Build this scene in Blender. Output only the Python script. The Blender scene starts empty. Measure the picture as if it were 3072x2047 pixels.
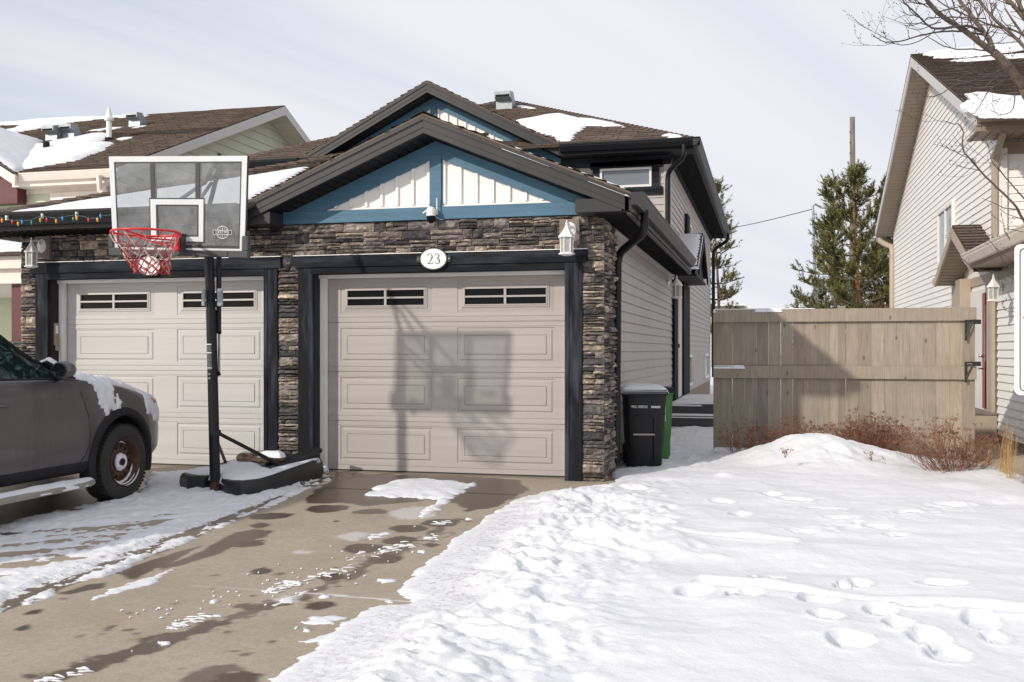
import bpy, math, random
import numpy as np
from mathutils import Vector, Matrix
random.seed(7); RN=random.Random(11)
PI=math.pi
# ---------------------------------------------------------------- camera model (measured from the photograph)
TH=math.atan(765/3019.); CT,ST=math.cos(TH),math.sin(TH)
F=3019.; CX=1536.; HY=1051.; H=1.305
def ray(x,y):
    u=(x-CX)/F; v=(HY-y)/F
    return (-ST+u*CT, CT+u*ST, v)
def PY(x,y,Y):
    a=ray(x,y); t=Y/a[1]; return Vector((a[0]*t,Y,H+a[2]*t))
def PX(x,y,X):
    a=ray(x,y); t=X/a[0]; return Vector((X,a[1]*t,H+a[2]*t))
def PT(x,y,t):
    a=ray(x,y); return Vector((a[0]*t,a[1]*t,H+a[2]*t))
def zg(Y): return -0.022*max(0,10-Y)
def G(x,y,off=0.0):
    z=0.
    for i in range(6):
        a=ray(x,y); t=(z-H)/a[2]; z=zg(a[1]*t)+off
    return (a[0]*t,a[1]*t)
sc=bpy.context.scene
COL=sc.collection
ORG={}
# ---------------------------------------------------------------- mesh builder
class MB:
    def __init__(s): s.v=[]; s.f=[]; s.c=[]; s.uv=None
    def add(s,vs,fs,c=None):
        n=len(s.v); s.v+= [tuple(p) for p in vs]; s.f+=[tuple(i+n for i in f) for f in fs]
        if c is not None: s.c+= [c]*len(fs)
        return s
    def box(s,x0,x1,y0,y1,z0,z1,c=None,M=None):
        vs=[(x0,y0,z0),(x1,y0,z0),(x1,y1,z0),(x0,y1,z0),(x0,y0,z1),(x1,y0,z1),(x1,y1,z1),(x0,y1,z1)]
        if M is not None: vs=[M@Vector(p) for p in vs]
        return s.add(vs,[(0,3,2,1),(4,5,6,7),(0,1,5,4),(1,2,6,5),(2,3,7,6),(3,0,4,7)],c)
    def quad(s,a,b,c_,d,c=None): return s.add([a,b,c_,d],[(0,1,2,3)],c)
    def poly(s,pts,c=None): return s.add(pts,[tuple(range(len(pts)))],c)
    def prism(s,pts,ext,c=None):
        n=len(pts); e=Vector(ext); vs=[Vector(p) for p in pts]+[Vector(p)+e for p in pts]
        fs=[tuple(range(n))[::-1],tuple(range(n,2*n))]+[(i,(i+1)%n,(i+1)%n+n,i+n) for i in range(n)]
        return s.add(vs,fs,c)
    def tube(s,path,r,k=8,cap=True,c=None,sq=None):
        path=[Vector(p) for p in path]; n=len(path)
        rs=r if isinstance(r,(list,tuple)) else [r]*n
        vs=[];up=None
        for i,p in enumerate(path):
            d=(path[min(i+1,n-1)]-path[max(i-1,0)])
            if d.length<1e-9: d=Vector((0,0,1))
            d.normalize()
            if up is None:
                up=Vector((0,0,1)) if abs(d.z)<.9 else Vector((0,1,0))
            a=d.cross(up)
            if a.length<1e-6: a=d.cross(Vector((1,0,0)))
            a.normalize(); b=a.cross(d); up=b
            for j in range(k):
                t=2*PI*(j+.5)/k
                ca,sa=math.cos(t),math.sin(t)
                if sq: ca*=sq[0]; sa*=sq[1]
                vs.append(p+a*(ca*rs[i])+b*(sa*rs[i]))
        fs=[(i*k+j,i*k+(j+1)%k,(i+1)*k+(j+1)%k,(i+1)*k+j) for i in range(n-1) for j in range(k)]
        if cap: fs+= [tuple(range(k))[::-1],tuple((n-1)*k+j for j in range(k))]
        return s.add(vs,fs,c)
    def lathe(s,prof,O=(0,0,0),k=24,axis='z',c=None,M=None,cap=True):
        O=Vector(O); vs=[]
        for r,h in prof:
            for j in range(k):
                t=2*PI*j/k; a,b=r*math.cos(t),r*math.sin(t)
                p={'z':Vector((a,b,h)),'x':Vector((h,a,b)),'y':Vector((a,h,b))}[axis]
                if M is not None: p=M@p
                vs.append(O+p)
        n=len(prof)
        fs=[(i*k+j,i*k+(j+1)%k,(i+1)*k+(j+1)%k,(i+1)*k+j) for i in range(n-1) for j in range(k)]
        if cap: fs+= [tuple(range(k))[::-1],tuple((n-1)*k+j for j in range(k))]
        return s.add(vs,fs,c)
    def sphere(s,O,r,k=8,c=None,sc_=(1,1,1)):
        prof=[(max(1e-4,r*math.sin(PI*i/k)),-r*math.cos(PI*i/k)) for i in range(k+1)]
        O=Vector(O); return s.lathe(prof,O,k+2,c=c,M=Matrix.Diagonal(sc_).to_3x3() if True else None)
    def build(s,name,mat,parent=None,smooth=False,bevel=0,local=False,angle=None):
        me=bpy.data.meshes.new(name)
        off=Vector((0,0,0))
        if parent is not None and not local: off=ORG.get(parent.name,Vector((0,0,0)))
        me.from_pydata([(p[0]-off.x,p[1]-off.y,p[2]-off.z) for p in s.v],[],s.f)
        if s.c and len(s.c)==len(s.f):
            a=me.color_attributes.new('Col','FLOAT_COLOR','CORNER')
            arr=[]
            for i,f in enumerate(s.f):
                cc=s.c[i]; arr+= [cc[0],cc[1],cc[2],1.0]*len(f)
            a.data.foreach_set('color',arr)
        if smooth: me.polygons.foreach_set('use_smooth',[True]*len(me.polygons))
        me.validate(); me.update()
        o=bpy.data.objects.new(name,me); COL.objects.link(o)
        if mat is not None: me.materials.append(mat)
        if parent is not None: o.parent=parent; ORG[o.name]=off
        if bevel:
            b=o.modifiers.new('bev','BEVEL'); b.width=bevel; b.segments=2; b.limit_method='ANGLE'; b.angle_limit=math.radians(40)
        if smooth and angle:
            me.set_sharp_from_angle(angle=math.radians(angle))
        return o
def tag(o,label,cat=None,group=None,kind=None):
    if label: o['label']=label
    if cat: o['category']=cat
    if group: o['group']=group
    if kind: o['kind']=kind
    return o
def thing(name,loc,label,cat,group=None,rz=0):
    o=bpy.data.objects.new(name,None); COL.objects.link(o); o.location=loc; o.rotation_euler=(0,0,rz)
    o.empty_display_size=.2
    ORG[o.name]=Vector(loc); return tag(o,label,cat,group)
def copy_tree(o,parent=None,loc=None):
    c=o.copy(); COL.objects.link(c)
    if parent is not None: c.parent=parent
    if loc is not None: c.location=loc
    for ch in list(o.children): copy_tree(ch,c)
    return c
# ---------------------------------------------------------------- materials
def nt(name):
    m=bpy.data.materials.new(name); m.use_nodes=True; n=m.node_tree; n.nodes.clear()
    out=n.nodes.new('ShaderNodeOutputMaterial'); b=n.nodes.new('ShaderNodeBsdfPrincipled')
    n.links.new(b.outputs[0],out.inputs[0]); return m,n,b,out
def L(n,a,b): n.links.new(a,b)
def noise(n,vec,scale,detail=4,rough=.55,dist=0):
    t=n.nodes.new('ShaderNodeTexNoise'); t.inputs['Scale'].default_value=scale; t.inputs['Detail'].default_value=detail
    t.inputs['Roughness'].default_value=rough; t.inputs['Distortion'].default_value=dist
    if vec is not None: L(n,vec,t.inputs['Vector'])
    return t
def mapping(n,stretch=(1,1,1)):
    tc=n.nodes.new('ShaderNodeTexCoord'); mp=n.nodes.new('ShaderNodeMapping'); mp.inputs['Scale'].default_value=stretch
    L(n,tc.outputs['Object'],mp.inputs['Vector']); return mp.outputs[0]
def mixc(n,fac,a,b,mode='MIX'):
    m=n.nodes.new('ShaderNodeMix'); m.data_type='RGBA'; m.blend_type=mode
    for s_,v in ((0,fac),(6,a),(7,b)):
        if hasattr(v,'links') or hasattr(v,'is_linked'): L(n,v,m.inputs[s_])
        elif s_==0: m.inputs[0].default_value=v
        else: m.inputs[s_].default_value=(v[0],v[1],v[2],1)
    return m.outputs[2]
def ramp(n,fac,p):
    r=n.nodes.new('ShaderNodeValToRGB'); L(n,fac,r.inputs[0]); e=r.color_ramp.elements
    while len(e)<len(p): e.new(.5)
    for i,(a,c) in enumerate(p):
        e[i].position=a; e[i].color=(c,c,c,1) if not isinstance(c,(tuple,list)) else (c[0],c[1],c[2],1)
    return r.outputs[0]
def mat(name,col,rough=.6,metal=0,var=.12,scale=6,bump=0,bscale=80,stretch=(1,1,1),attr=False,spec=.5,coat=0,dirt=None,dscale=2,col2=None,bdist=.005):
    m,n,b,out=nt(name); v=mapping(n,stretch)
    t=noise(n,v,scale)
    lo=tuple(max(0,c*(1-var)) for c in col); hi=tuple(min(1,c*(1+var)) for c in (col2 or col))
    c=mixc(n,ramp(n,t.outputs[0],[(.3,0.),(.7,1.)]),lo,hi)
    if attr:
        a=n.nodes.new('ShaderNodeVertexColor'); a.layer_name='Col'
        c=mixc(n,1.0,c,a.outputs[0],'MULTIPLY')
    if dirt:
        t2=noise(n,v,dscale,6,.65); c=mixc(n,ramp(n,t2.outputs[0],[(.48,0.),(.72,.75)]),c,dirt)
    L(n,c,b.inputs['Base Color'])
    b.inputs['Roughness'].default_value=rough; b.inputs['Metallic'].default_value=metal
    b.inputs['Specular IOR Level'].default_value=spec
    if coat: b.inputs['Coat Weight'].default_value=coat; b.inputs['Coat Roughness'].default_value=.08
    if bump:
        t3=noise(n,v,bscale,5,.6); bp=n.nodes.new('ShaderNodeBump'); bp.inputs['Strength'].default_value=bump; bp.inputs['Distance'].default_value=bdist
        L(n,t3.outputs[0],bp.inputs['Height']); L(n,bp.outputs[0],b.inputs['Normal'])
    return m
M={}
M['stone']=mat('ledge_stone',(1,1,1),.9,var=.34,scale=11,bump=1.0,bscale=24,attr=True,bdist=.03,stretch=(1,1,1.5),spec=.2)
M['mortar']=mat('mortar',(.02,.018,.017),.95)
M['black_trim']=mat('weathered_black_trim',(.0115,.013,.0165),.75,var=.3,scale=5,bump=.5,bscale=40,stretch=(6,6,.7),dirt=(.085,.10,.125),dscale=1.1,spec=.12)
M['black_trim_h']=mat('weathered_black_header',(.0115,.013,.0165),.75,var=.3,scale=5,bump=.6,bscale=40,stretch=(.7,6,6),dirt=(.06,.072,.09),dscale=1.3,spec=.12)
M['blue']=mat('blue_painted_board',(.050,.138,.215),.55,var=.14,scale=4,bump=.7,bscale=30,stretch=(.6,4,5))
M['white']=mat('white_painted_board',(.80,.78,.75),.5,var=.04,bump=.15,bscale=60)
M['charcoal']=mat('charcoal_aluminium',(.030,.029,.031),.45,var=.15,scale=3,bump=.08,bscale=20,spec=.35)
M['soffit']=mat('black_soffit',(.012,.012,.013),.6,var=.15,spec=.2)
M['gutter']=mat('black_gutter',(.010,.011,.014),.38,var=.2,scale=3,bump=.06,bscale=12,spec=.28)
M['door_r']=mat('greige_garage_door',(.385,.352,.332),.5,var=.05,scale=2,bump=.28,bscale=45,stretch=(.35,1,5),dirt=(.33,.295,.265),dscale=.9)
M['door_l']=mat('off_white_garage_door',(.50,.48,.465),.5,var=.04,scale=2,bump=.28,bscale=45,stretch=(.35,1,5),dirt=(.46,.435,.415),dscale=.9)
M['stop']=mat('white_door_stop',(.80,.78,.76),.5,var=.08,scale=3)
M['dglass']=mat('dark_door_glass',(.006,.007,.008),.2,var=.2,spec=.12)
M['taupe']=mat('taupe_vinyl_siding',(.43,.395,.38),.5,var=.05,scale=2,bump=.12,bscale=60)
M['taupe_trim']=mat('light_taupe_corner',(.46,.43,.41),.5,var=.04)
M['cream']=mat('cream_vinyl_siding',(.85,.82,.785),.5,var=.03,scale=2,bump=.1,bscale=60)
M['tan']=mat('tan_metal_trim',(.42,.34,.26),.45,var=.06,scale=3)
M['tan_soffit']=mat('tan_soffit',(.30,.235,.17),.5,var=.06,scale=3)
M['greyfascia']=mat('pale_grey_fascia',(.55,.53,.52),.45,var=.04)
M['green']=mat('sage_green_siding',(.56,.60,.44),.55,var=.05,scale=2)
M['creamtrim']=mat('cream_trim',(.72,.64,.56),.5,var=.04)
M['maroon']=mat('maroon_paint',(.09,.012,.018),.5,var=.15,bump=.2,bscale=30)
M['glass']=mat('window_glass',(.16,.19,.22),.05,var=.1,spec=.9,scale=1.5)
M['concrete']=mat('concrete',(.36,.30,.235),.9,var=.12,scale=4,bump=.5,bscale=120,bdist=.004)
M['parging']=mat('parged_foundation',(.27,.22,.16),.95,var=.15,bump=.8,bscale=60)
M['step']=mat('dark_grey_composite_step',(.062,.062,.067),.6,var=.15,scale=4)
M['galv']=mat('galvanised_steel',(.27,.30,.32),.45,metal=.35,var=.2,scale=12)
M['whitemetal']=mat('white_lamp_metal',(.76,.75,.73),.35,var=.05)
M['lampglass']=mat('seeded_lamp_glass',(.36,.36,.34),.12,var=.15,scale=30,bump=.4,bscale=80)
M['plate']=mat('brown_lamp_block',(.20,.155,.135),.7,var=.12,bump=.3)
M['fence']=None
M['redmetal']=mat('red_powder_coat',(.62,.018,.022),.35,var=.12)
M['net']=mat('net_cord',(1,1,1),.8,var=.25,scale=40,attr=True)
M['netred']=mat('red_net_cord',(.5,.03,.035),.8,var=.25,scale=40)
M['netwhite']=mat('faded_net_cord',(.62,.45,.42),.8,var=.25,scale=40)
M['pole']=mat('black_powder_pole',(.008,.009,.012),.42,var=.3,scale=6,bump=.1,spec=.3)
M['plastic']=mat('black_plastic',(.010,.0105,.012),.5,var=.3,scale=4,bump=.2,bscale=60)
M['bin']=mat('black_bin_plastic',(.008,.0085,.0095),.42,var=.25,scale=5,bump=.15,bscale=120,spec=.3)
M['greenbin']=mat('green_bin_plastic',(.035,.16,.03),.42,var=.12,scale=5,bump=.1)
M['padgrey']=mat('dark_grey_pad',(.045,.047,.052),.55,var=.12)
M['boardwhite']=mat('white_board_border',(.62,.65,.67),.35,var=.04)
M['boardline']=mat('dark_board_line',(.03,.032,.036),.4,var=.1)
M['acrylic_f']=mat('white_print',(.75,.76,.78),.4,var=.02)
M['bark']=mat('grey_brown_bark',(.13,.095,.07),.9,var=.35,scale=18,bump=.8,bscale=60,stretch=(1,1,.4))
M['twig']=mat('dark_twig_bark',(.075,.055,.048),.8,var=.3)
M['pinebark']=mat('orange_pine_bark',(.28,.115,.05),.9,var=.3,scale=6,bump=.8,bscale=20)
M['needle']=mat('pine_needles',(.075,.080,.024),.7,var=.45,scale=1.6,attr=False,col2=(.16,.15,.05),spec=.2)
M['needle2']=mat('dark_conifer_needles',(.04,.045,.015),.7,var=.5,scale=1.2,col2=(.085,.08,.028))
M['rust_shrub']=mat('russet_shrub_twigs',(.20,.085,.048),.8,var=.4,scale=9)
M['rust_head']=mat('dry_flower_heads',(.20,.10,.052),.9,var=.35,scale=20)
M['straw']=mat('dry_straw_grass',(.55,.36,.15),.7,var=.2)
M['polewood']=mat('weathered_pole_wood',(.20,.165,.14),.9,var=.3,scale=4,bump=.6,bscale=12,stretch=(3,3,.3))
M['log']=mat('rough_bark_log',(.15,.095,.06),.9,var=.6,scale=14,bump=1,bscale=26,bdist=.02,col2=(.28,.20,.13),stretch=(1,2.4,2.4))
M['chrome']=mat('chrome',(.6,.6,.6),.15,metal=1,var=.05)
M['reddoor']=mat('terracotta_red_door',(.36,.055,.035),.45,var=.08)
M['rubber']=mat('tyre_rubber',(.026,.024,.022),.8,var=.25,scale=9,bump=.3,bscale=50)
M['rustrim']=mat('rusty_steel_rim',(.075,.034,.02),.75,var=.45,scale=16,bump=.3)
M['clad']=mat('black_cladding',(.016,.016,.018),.7,var=.25,scale=4,bump=.2,bscale=90,spec=.25)
M['lead']=mat('deep_black',(.004,.004,.004),.9)  # near-black for trim, wire, pipes, seams and openings
M['alu']=mat('brushed_alu',(.36,.33,.29),.4,metal=.5,var=.12)
def carpaint():
    m,n,b,out=nt('dirty_grey_car_paint'); v=mapping(n,(1,1,.35)); t=noise(n,v,5,6,.65); v2=mapping(n,(14,14,.8)); t2=noise(n,v2,1.6,4)
    f=ramp(n,t.outputs[0],[(.35,0.),(.75,1.)]); f2=ramp(n,t2.outputs[0],[(.45,0.),(.75,.35)])
    c=mixc(n,f,(.078,.071,.074),(.105,.096,.097)); c=mixc(n,f2,c,(.125,.112,.11))
    L(n,c,b.inputs['Base Color']); b.inputs['Metallic'].default_value=.25
    r=ramp(n,t.outputs[0],[(.3,.34),(.75,.55)]); L(n,r,b.inputs['Roughness']); b.inputs['Coat Weight'].default_value=.6; b.inputs['Coat Roughness'].default_value=.12
    return m
M['paint']=carpaint()
def carglass():
    m,n,b,out=nt('frosted_green_car_glass'); v=mapping(n,(1,1,1.5)); t=noise(n,v,11,7,.75,.6)
    f=ramp(n,t.outputs[0],[(.50,0.),(.66,1.)]); c=mixc(n,f,(.006,.012,.012),(.07,.125,.115)); L(n,c,b.inputs['Base Color'])
    b.inputs['Roughness'].default_value=.12; return m
M['carglass']=carglass()
def snowmat(name='snow',col=(.725,.735,.765),bs=.5,streak=False):
    m,n,b,out=nt(name); v=mapping(n)
    a=noise(n,v,9,8,.68); a2=noise(n,v,70,6,.7)
    bp=n.nodes.new('ShaderNodeBump'); bp.inputs['Strength'].default_value=bs; bp.inputs['Distance'].default_value=.03
    ad=n.nodes.new('ShaderNodeMath'); ad.operation='MULTIPLY_ADD'; L(n,a2.outputs[0],ad.inputs[0]); ad.inputs[1].default_value=.16; L(n,a.outputs[0],ad.inputs[2])
    L(n,ad.outputs[0],bp.inputs['Height']); L(n,bp.outputs[0],b.inputs['Normal'])
    b.inputs['Roughness'].default_value=.65; b.inputs['Specular IOR Level'].default_value=.25
    c=mixc(n,ramp(n,a.outputs[0],[(.35,0.),(.65,1.)]),tuple(x*.97 for x in col),col)
    if streak:
        at=n.nodes.new('ShaderNodeAttribute'); at.attribute_name='dirt'
        d=noise(n,v,26,7,.75); dm=ramp(n,d.outputs[0],[(.50,0.),(.66,1.)])
        mu=n.nodes.new('ShaderNodeMath'); mu.operation='MULTIPLY'; L(n,at.outputs['Fac'],mu.inputs[0]); L(n,dm,mu.inputs[1])
        c=mixc(n,mu.outputs[0],c,(.36,.30,.25))
    L(n,c,b.inputs['Base Color'])
    return m
M['snow']=snowmat('roof_snow',bs=.35)
M['gsnow']=snowmat('ground_snow',bs=.42,streak=True)
def shingle(name='brown_shingles',c1=(.150,.108,.083),c2=(.050,.036,.029),sc_=1.0):
    m,n,b,out=nt(name)
    uv=n.nodes.new('ShaderNodeUVMap'); uv.uv_map='UVMap'
    br=n.nodes.new('ShaderNodeTexBrick'); L(n,uv.outputs[0],br.inputs['Vector'])
    br.inputs['Scale'].default_value=1; br.inputs['Brick Width'].default_value=.30; br.inputs['Row Height'].default_value=.14
    br.inputs['Mortar Size'].default_value=.012; br.inputs['Color1'].default_value=(*c1,1); br.inputs['Color2'].default_value=(c2[0]*1.2,c2[1]*1.2,c2[2]*1.2,1); br.inputs['Mortar'].default_value=(.02,.015,.012,1)
    br.offset=.37; br.offset_frequency=3; br.inputs['Bias'].default_value=-.1
    t=noise(n,uv.outputs[0],90,3); t2=noise(n,uv.outputs[0],1.3,4)
    c=mixc(n,ramp(n,t.outputs[0],[(.35,0.),(.7,.5)]),br.outputs[0],(.17,.125,.098))
    c=mixc(n,ramp(n,t2.outputs[0],[(.4,0.),(.7,.35)]),c,(.05,.038,.032))
    L(n,c,b.inputs['Base Color']); b.inputs['Roughness'].default_value=.95
    bp=n.nodes.new('ShaderNodeBump'); bp.inputs['Strength'].default_value=.5; bp.inputs['Distance'].default_value=.008
    L(n,t.outputs[0],bp.inputs['Height']); L(n,bp.outputs[0],b.inputs['Normal'])
    return m
M['shingle']=shingle()
def fencemat():
    m,n,b,out=nt('stained_fence_wood'); v=mapping(n,(14,1,.9)); t=noise(n,v,3.2,6,.6,.8)
    v2=mapping(n,(1,1,1)); k=n.nodes.new('ShaderNodeTexVoronoi'); k.inputs['Scale'].default_value=4.3; mp=mapping(n,(1.6,1,.75)); L(n,mp,k.inputs['Vector'])
    a=n.nodes.new('ShaderNodeVertexColor'); a.layer_name='Col'
    c=mixc(n,ramp(n,t.outputs[0],[(.35,0.),(.65,1.)]),(.265,.22,.175),(.355,.30,.24)); c=mixc(n,1.,c,a.outputs[0],'MULTIPLY')
    c=mixc(n,ramp(n,k.outputs['Distance'],[(.05,.9),(.12,0.)]),c,(.115,.08,.055))
    t5=noise(n,mapping(n,(1,1,1)),3.0,5,.6); c=mixc(n,ramp(n,t5.outputs[0],[(.45,0.),(.75,.5)]),c,(.20,.165,.13))
    L(n,c,b.inputs['Base Color']); b.inputs['Roughness'].default_value=.75
    bp=n.nodes.new('ShaderNodeBump'); bp.inputs['Strength'].default_value=.35; bp.inputs['Distance'].default_value=.004; L(n,t.outputs[0],bp.inputs['Height']); L(n,bp.outputs[0],b.inputs['Normal'])
    return m
M['fence']=fencemat()
def acrylic():
    m,n,b,out=nt('hazy_clear_acrylic'); v=mapping(n); t=noise(n,v,5,7,.7)  # cloudy haze mixed into the clear sheet in place of reflections
    b.inputs['Base Color'].default_value=(.5,.52,.54,1); b.inputs['Roughness'].default_value=.25
    tr=n.nodes.new('ShaderNodeBsdfTransparent'); tr.inputs[0].default_value=(.80,.82,.83,1)
    mx=n.nodes.new('ShaderNodeMixShader'); L(n,ramp(n,t.outputs[0],[(.30,.10),(.75,.36)]),mx.inputs[0]); L(n,tr.outputs[0],mx.inputs[1]); L(n,b.outputs[0],mx.inputs[2]); L(n,mx.outputs[0],out.inputs[0]); return m
M['acrylic']=acrylic()
def drivemat():
    m,n,b,out=nt('wet_driveway_concrete'); v=mapping(n)
    t=noise(n,v,1.6,6,.6); t2=noise(n,v,160,4,.6); t4=noise(n,v,26,5,.6)
    a=n.nodes.new('ShaderNodeAttribute'); a.attribute_name='wet'; a2=n.nodes.new('ShaderNodeAttribute'); a2.attribute_name='ice'
    c=mixc(n,ramp(n,t.outputs[0],[(.3,0.),(.7,1.)]),(.335,.282,.22),(.425,.362,.29))
    c=mixc(n,ramp(n,t4.outputs[0],[(.42,0.),(.72,.55)]),c,(.27,.21,.15))
    t6=noise(n,v,70,4,.7); c=mixc(n,ramp(n,t6.outputs[0],[(.40,.0),(.66,.5)]),c,(.25,.20,.145))
    t7=noise(n,v,3.4,6,.7,.5); c=mixc(n,ramp(n,t7.outputs[0],[(.60,0.),(.72,.55)]),c,(.27,.185,.11))
    c=mixc(n,a.outputs['Fac'],c,(.078,.054,.036)); c=mixc(n,a2.outputs['Fac'],c,(.62,.60,.60))
    L(n,c,b.inputs['Base Color'])
    mr=n.nodes.new('ShaderNodeMapRange'); L(n,a.outputs['Fac'],mr.inputs[0]); mr.inputs[3].default_value=.88; mr.inputs[4].default_value=.30; L(n,mr.outputs[0],b.inputs['Roughness'])
    bp=n.nodes.new('ShaderNodeBump'); bp.inputs['Strength'].default_value=.35; bp.inputs['Distance'].default_value=.003; L(n,t2.outputs[0],bp.inputs['Height']); L(n,bp.outputs[0],b.inputs['Normal'])
    return m
M['drive']=drivemat()
# ---------------------------------------------------------------- generic constructions
def clip(poly,a,b,c_):   # keep a*x+b*y>=c
    out=[]
    n=len(poly)
    for i in range(n):
        p,q=poly[i],poly[(i+1)%n]; dp=a*p[0]+b*p[1]-c_; dq=a*q[0]+b*q[1]-c_
        if dp>=0: out.append(p)
        if (dp>=0)!=(dq>=0):
            t=dp/(dp-dq); out.append((p[0]+(q[0]-p[0])*t,p[1]+(q[1]-p[1])*t))
    return out
def lap(mb,O,U,V,N,poly,pitch,depth,v0=0.,jit=0,uv=False,tab=0):
    """overlapping rows (vinyl siding, shingles) over the polygon poly given in (u,v)"""
    O,U,V,N=Vector(O),Vector(U),Vector(V),Vector(N)
    vmin=min(p[1] for p in poly); vmax=max(p[1] for p in poly)
    k=math.floor((vmin-v0)/pitch); 
    while v0+k*pitch<vmax-1e-6:
        a=v0+k*pitch; b=a+pitch; k+=1
        q=clip(clip(poly,0,1,a),0,-1,-b)
        if len(q)<3: continue
        segs=[q]
        if tab:   # split into tabs of different thickness
            xs0=min(p[0] for p in q); xs1=max(p[0] for p in q); segs=[]; x=xs0
            while x<xs1:
                w=tab*RN.uniform(.6,1.5); s_=clip(clip(q,1,0,x),-1,0,-(x+w)); 
                if len(s_)>=3: segs.append(s_)
                x+=w
        for s_ in segs:
            dd=depth+(RN.uniform(-jit,jit) if jit else 0)
            f=lambda p:O+U*p[0]+V*p[1]+N*(dd*(1-(p[1]-a)/pitch))
            n0=len(mb.v); mb.v+=[tuple(f(p)) for p in s_]; mb.f.append(tuple(range(n0,n0+len(s_))))
            if mb.uv is not None: mb.uv.append([(p[0],p[1]) for p in s_])
            low=[p for p in s_ if abs(p[1]-a)<1e-5]
            if len(low)>=2:
                x0=min(p[0] for p in low); x1=max(p[0] for p in low)
                A=O+U*x0+V*a; B=O+U*x1+V*a
                n0=len(mb.v); mb.v+=[tuple(A+N*dd),tuple(B+N*dd),tuple(B-N*.002),tuple(A-N*.002)]; mb.f.append((n0,n0+1,n0+2,n0+3))
                if mb.uv is not None: mb.uv.append([(x0,a+.003),(x1,a+.003),(x1,a),(x0,a)])
def roof(name,pts,parent,eave_dir,mat_=None,pitch=.14,thick=.03,backing=True):
    """pts: 3-D polygon (planar), eave_dir unit vector along the eave"""
    pts=[Vector(p) for p in pts]; U=Vector(eave_dir).normalized()
    N=Vector((0,0,0))
    for i in range(len(pts)):
        N+=(pts[i]-pts[0]).cross(pts[(i+1)%len(pts)]-pts[0])
    N.normalize()
    if N.z<0: N=-N
    V=N.cross(U).normalized()
    if V.z<0: V=-V
    O=min(pts,key=lambda p:p.z)
    poly=[((p-O).dot(U),(p-O).dot(V)) for p in pts]
    mb=MB(); mb.uv=[]
    lap(mb,O+N*thick*.3,U,V,N,poly,pitch,.019,jit=.006,tab=.26)
    n0=len(mb.v)
    if backing:
        mb.v+=[tuple(p-N*thick) for p in pts]; mb.f.append(tuple(range(n0,n0+len(pts)))); mb.uv.append([(0,0)]*len(pts))
        for i in range(len(pts)):
            j=(i+1)%len(pts); a,b=pts[i],pts[j]; n1=len(mb.v)
            mb.v+=[tuple(a-N*thick),tuple(b-N*thick),tuple(b+N*thick*.35),tuple(a+N*thick*.35)]; mb.f.append((n1,n1+1,n1+2,n1+3)); mb.uv.append([(0,0),(1,0),(1,.02),(0,.02)])
    uvs=[c for f in mb.uv for c in f]; fl=mb.f; mb.uv=None
    off=ORG.get(parent.name,Vector((0,0,0))) if parent else Vector((0,0,0))
    me=bpy.data.meshes.new(name); me.from_pydata([(p[0]-off.x,p[1]-off.y,p[2]-off.z) for p in mb.v],[],fl)
    ul=me.uv_layers.new(name='UVMap'); ul.data.foreach_set('uv',[x for c in uvs for x in c])
    me.materials.append(mat_ or M['shingle']); me.update()
    o=bpy.data.objects.new(name,me); COL.objects.link(o)
    if parent: o.parent=parent; ORG[o.name]=off
    return o
def kgutter(mb,A,B,out,h=.11,w=.11):
    """K-style gutter from A to B (top back edge), 'out' = outward unit vector"""
    A,B,out=Vector(A),Vector(B),Vector(out).normalized(); Z=Vector((0,0,1))
    prof=[(0,0),(w,0),(w,-.022),(w*.93,-.03),(w*.9,-.05),(w*.6,-h+.012),(w*.55,-h),(0,-h)]
    mb.prism([A+out*a+Z*b for a,b in prof],B-A)
    mb.prism([A+out*(w+.004)+Z*.003,A+out*(w+.004)-Z*.012,A+out*(w-.006)-Z*.012,A+out*(w-.006)+Z*.003],B-A)
def snow_sheet(name,pts,N,label,parent=None,h=.05,seed=0,res=.06,rag=.10,holes=0.,cat='snow'):
    """a lumpy snow slab lying on the plane polygon pts, ragged edges"""
    pts=[Vector(p) for p in pts]; N=Vector(N).normalized(); C0=pts[0]
    U=(pts[1]-pts[0]).normalized(); U=(U-N*U.dot(N)).normalized(); V=N.cross(U)
    P=[((p-C0).dot(U),(p-C0).dot(V)) for p in pts]
    x0,x1=min(p[0] for p in P)-.2,max(p[0] for p in P)+.2; y0,y1=min(p[1] for p in P)-.2,max(p[1] for p in P)+.2
    nx=min(260,max(4,int((x1-x0)/res))); ny=min(200,max(4,int((y1-y0)/res)))
    X,Y=np.meshgrid(np.linspace(x0,x1,nx),np.linspace(y0,y1,ny))
    sd=polysd(X,Y,P); nn=fbm(X*1.3,Y*3.0,seed,5); 
    s_=sd+(nn-.5)*rag*2.2 - holes*np.clip(fbm(X*2.1,Y*4,seed+5,4)-.55,0,1)*4
    hh=np.clip(s_*.9,-.02,1); hh=h*(1-np.exp(-hh/h*1.2))+ (fbm(X*3,Y*3,seed+2,3)-.5)*h*.35*(s_>0)
    hh=np.where(s_<=0,-.035,hh)
    vs=[];
    for j in range(ny):
        for i in range(nx):
            vs.append(tuple(C0+U*float(X[j,i])+V*float(Y[j,i])+N*float(hh[j,i])))
    fs=[]
    ok=s_>0
    for j in range(ny-1):
        for i in range(nx-1):
            if ok[j,i] or ok[j+1,i] or ok[j,i+1] or ok[j+1,i+1]: fs.append((j*nx+i,j*nx+i+1,(j+1)*nx+i+1,(j+1)*nx+i))
    mb=MB(); mb.v=vs; mb.f=fs
    # drop unused verts
    used=sorted({i for f in fs for i in f}); mp={a:i for i,a in enumerate(used)}
    mb.v=[vs[i] for i in used]; mb.f=[tuple(mp[i] for i in f) for f in fs]
    o=mb.build(name,M['snow'],parent,smooth=True)
    if label: tag(o,label,cat,kind='stuff')
    return o
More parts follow.
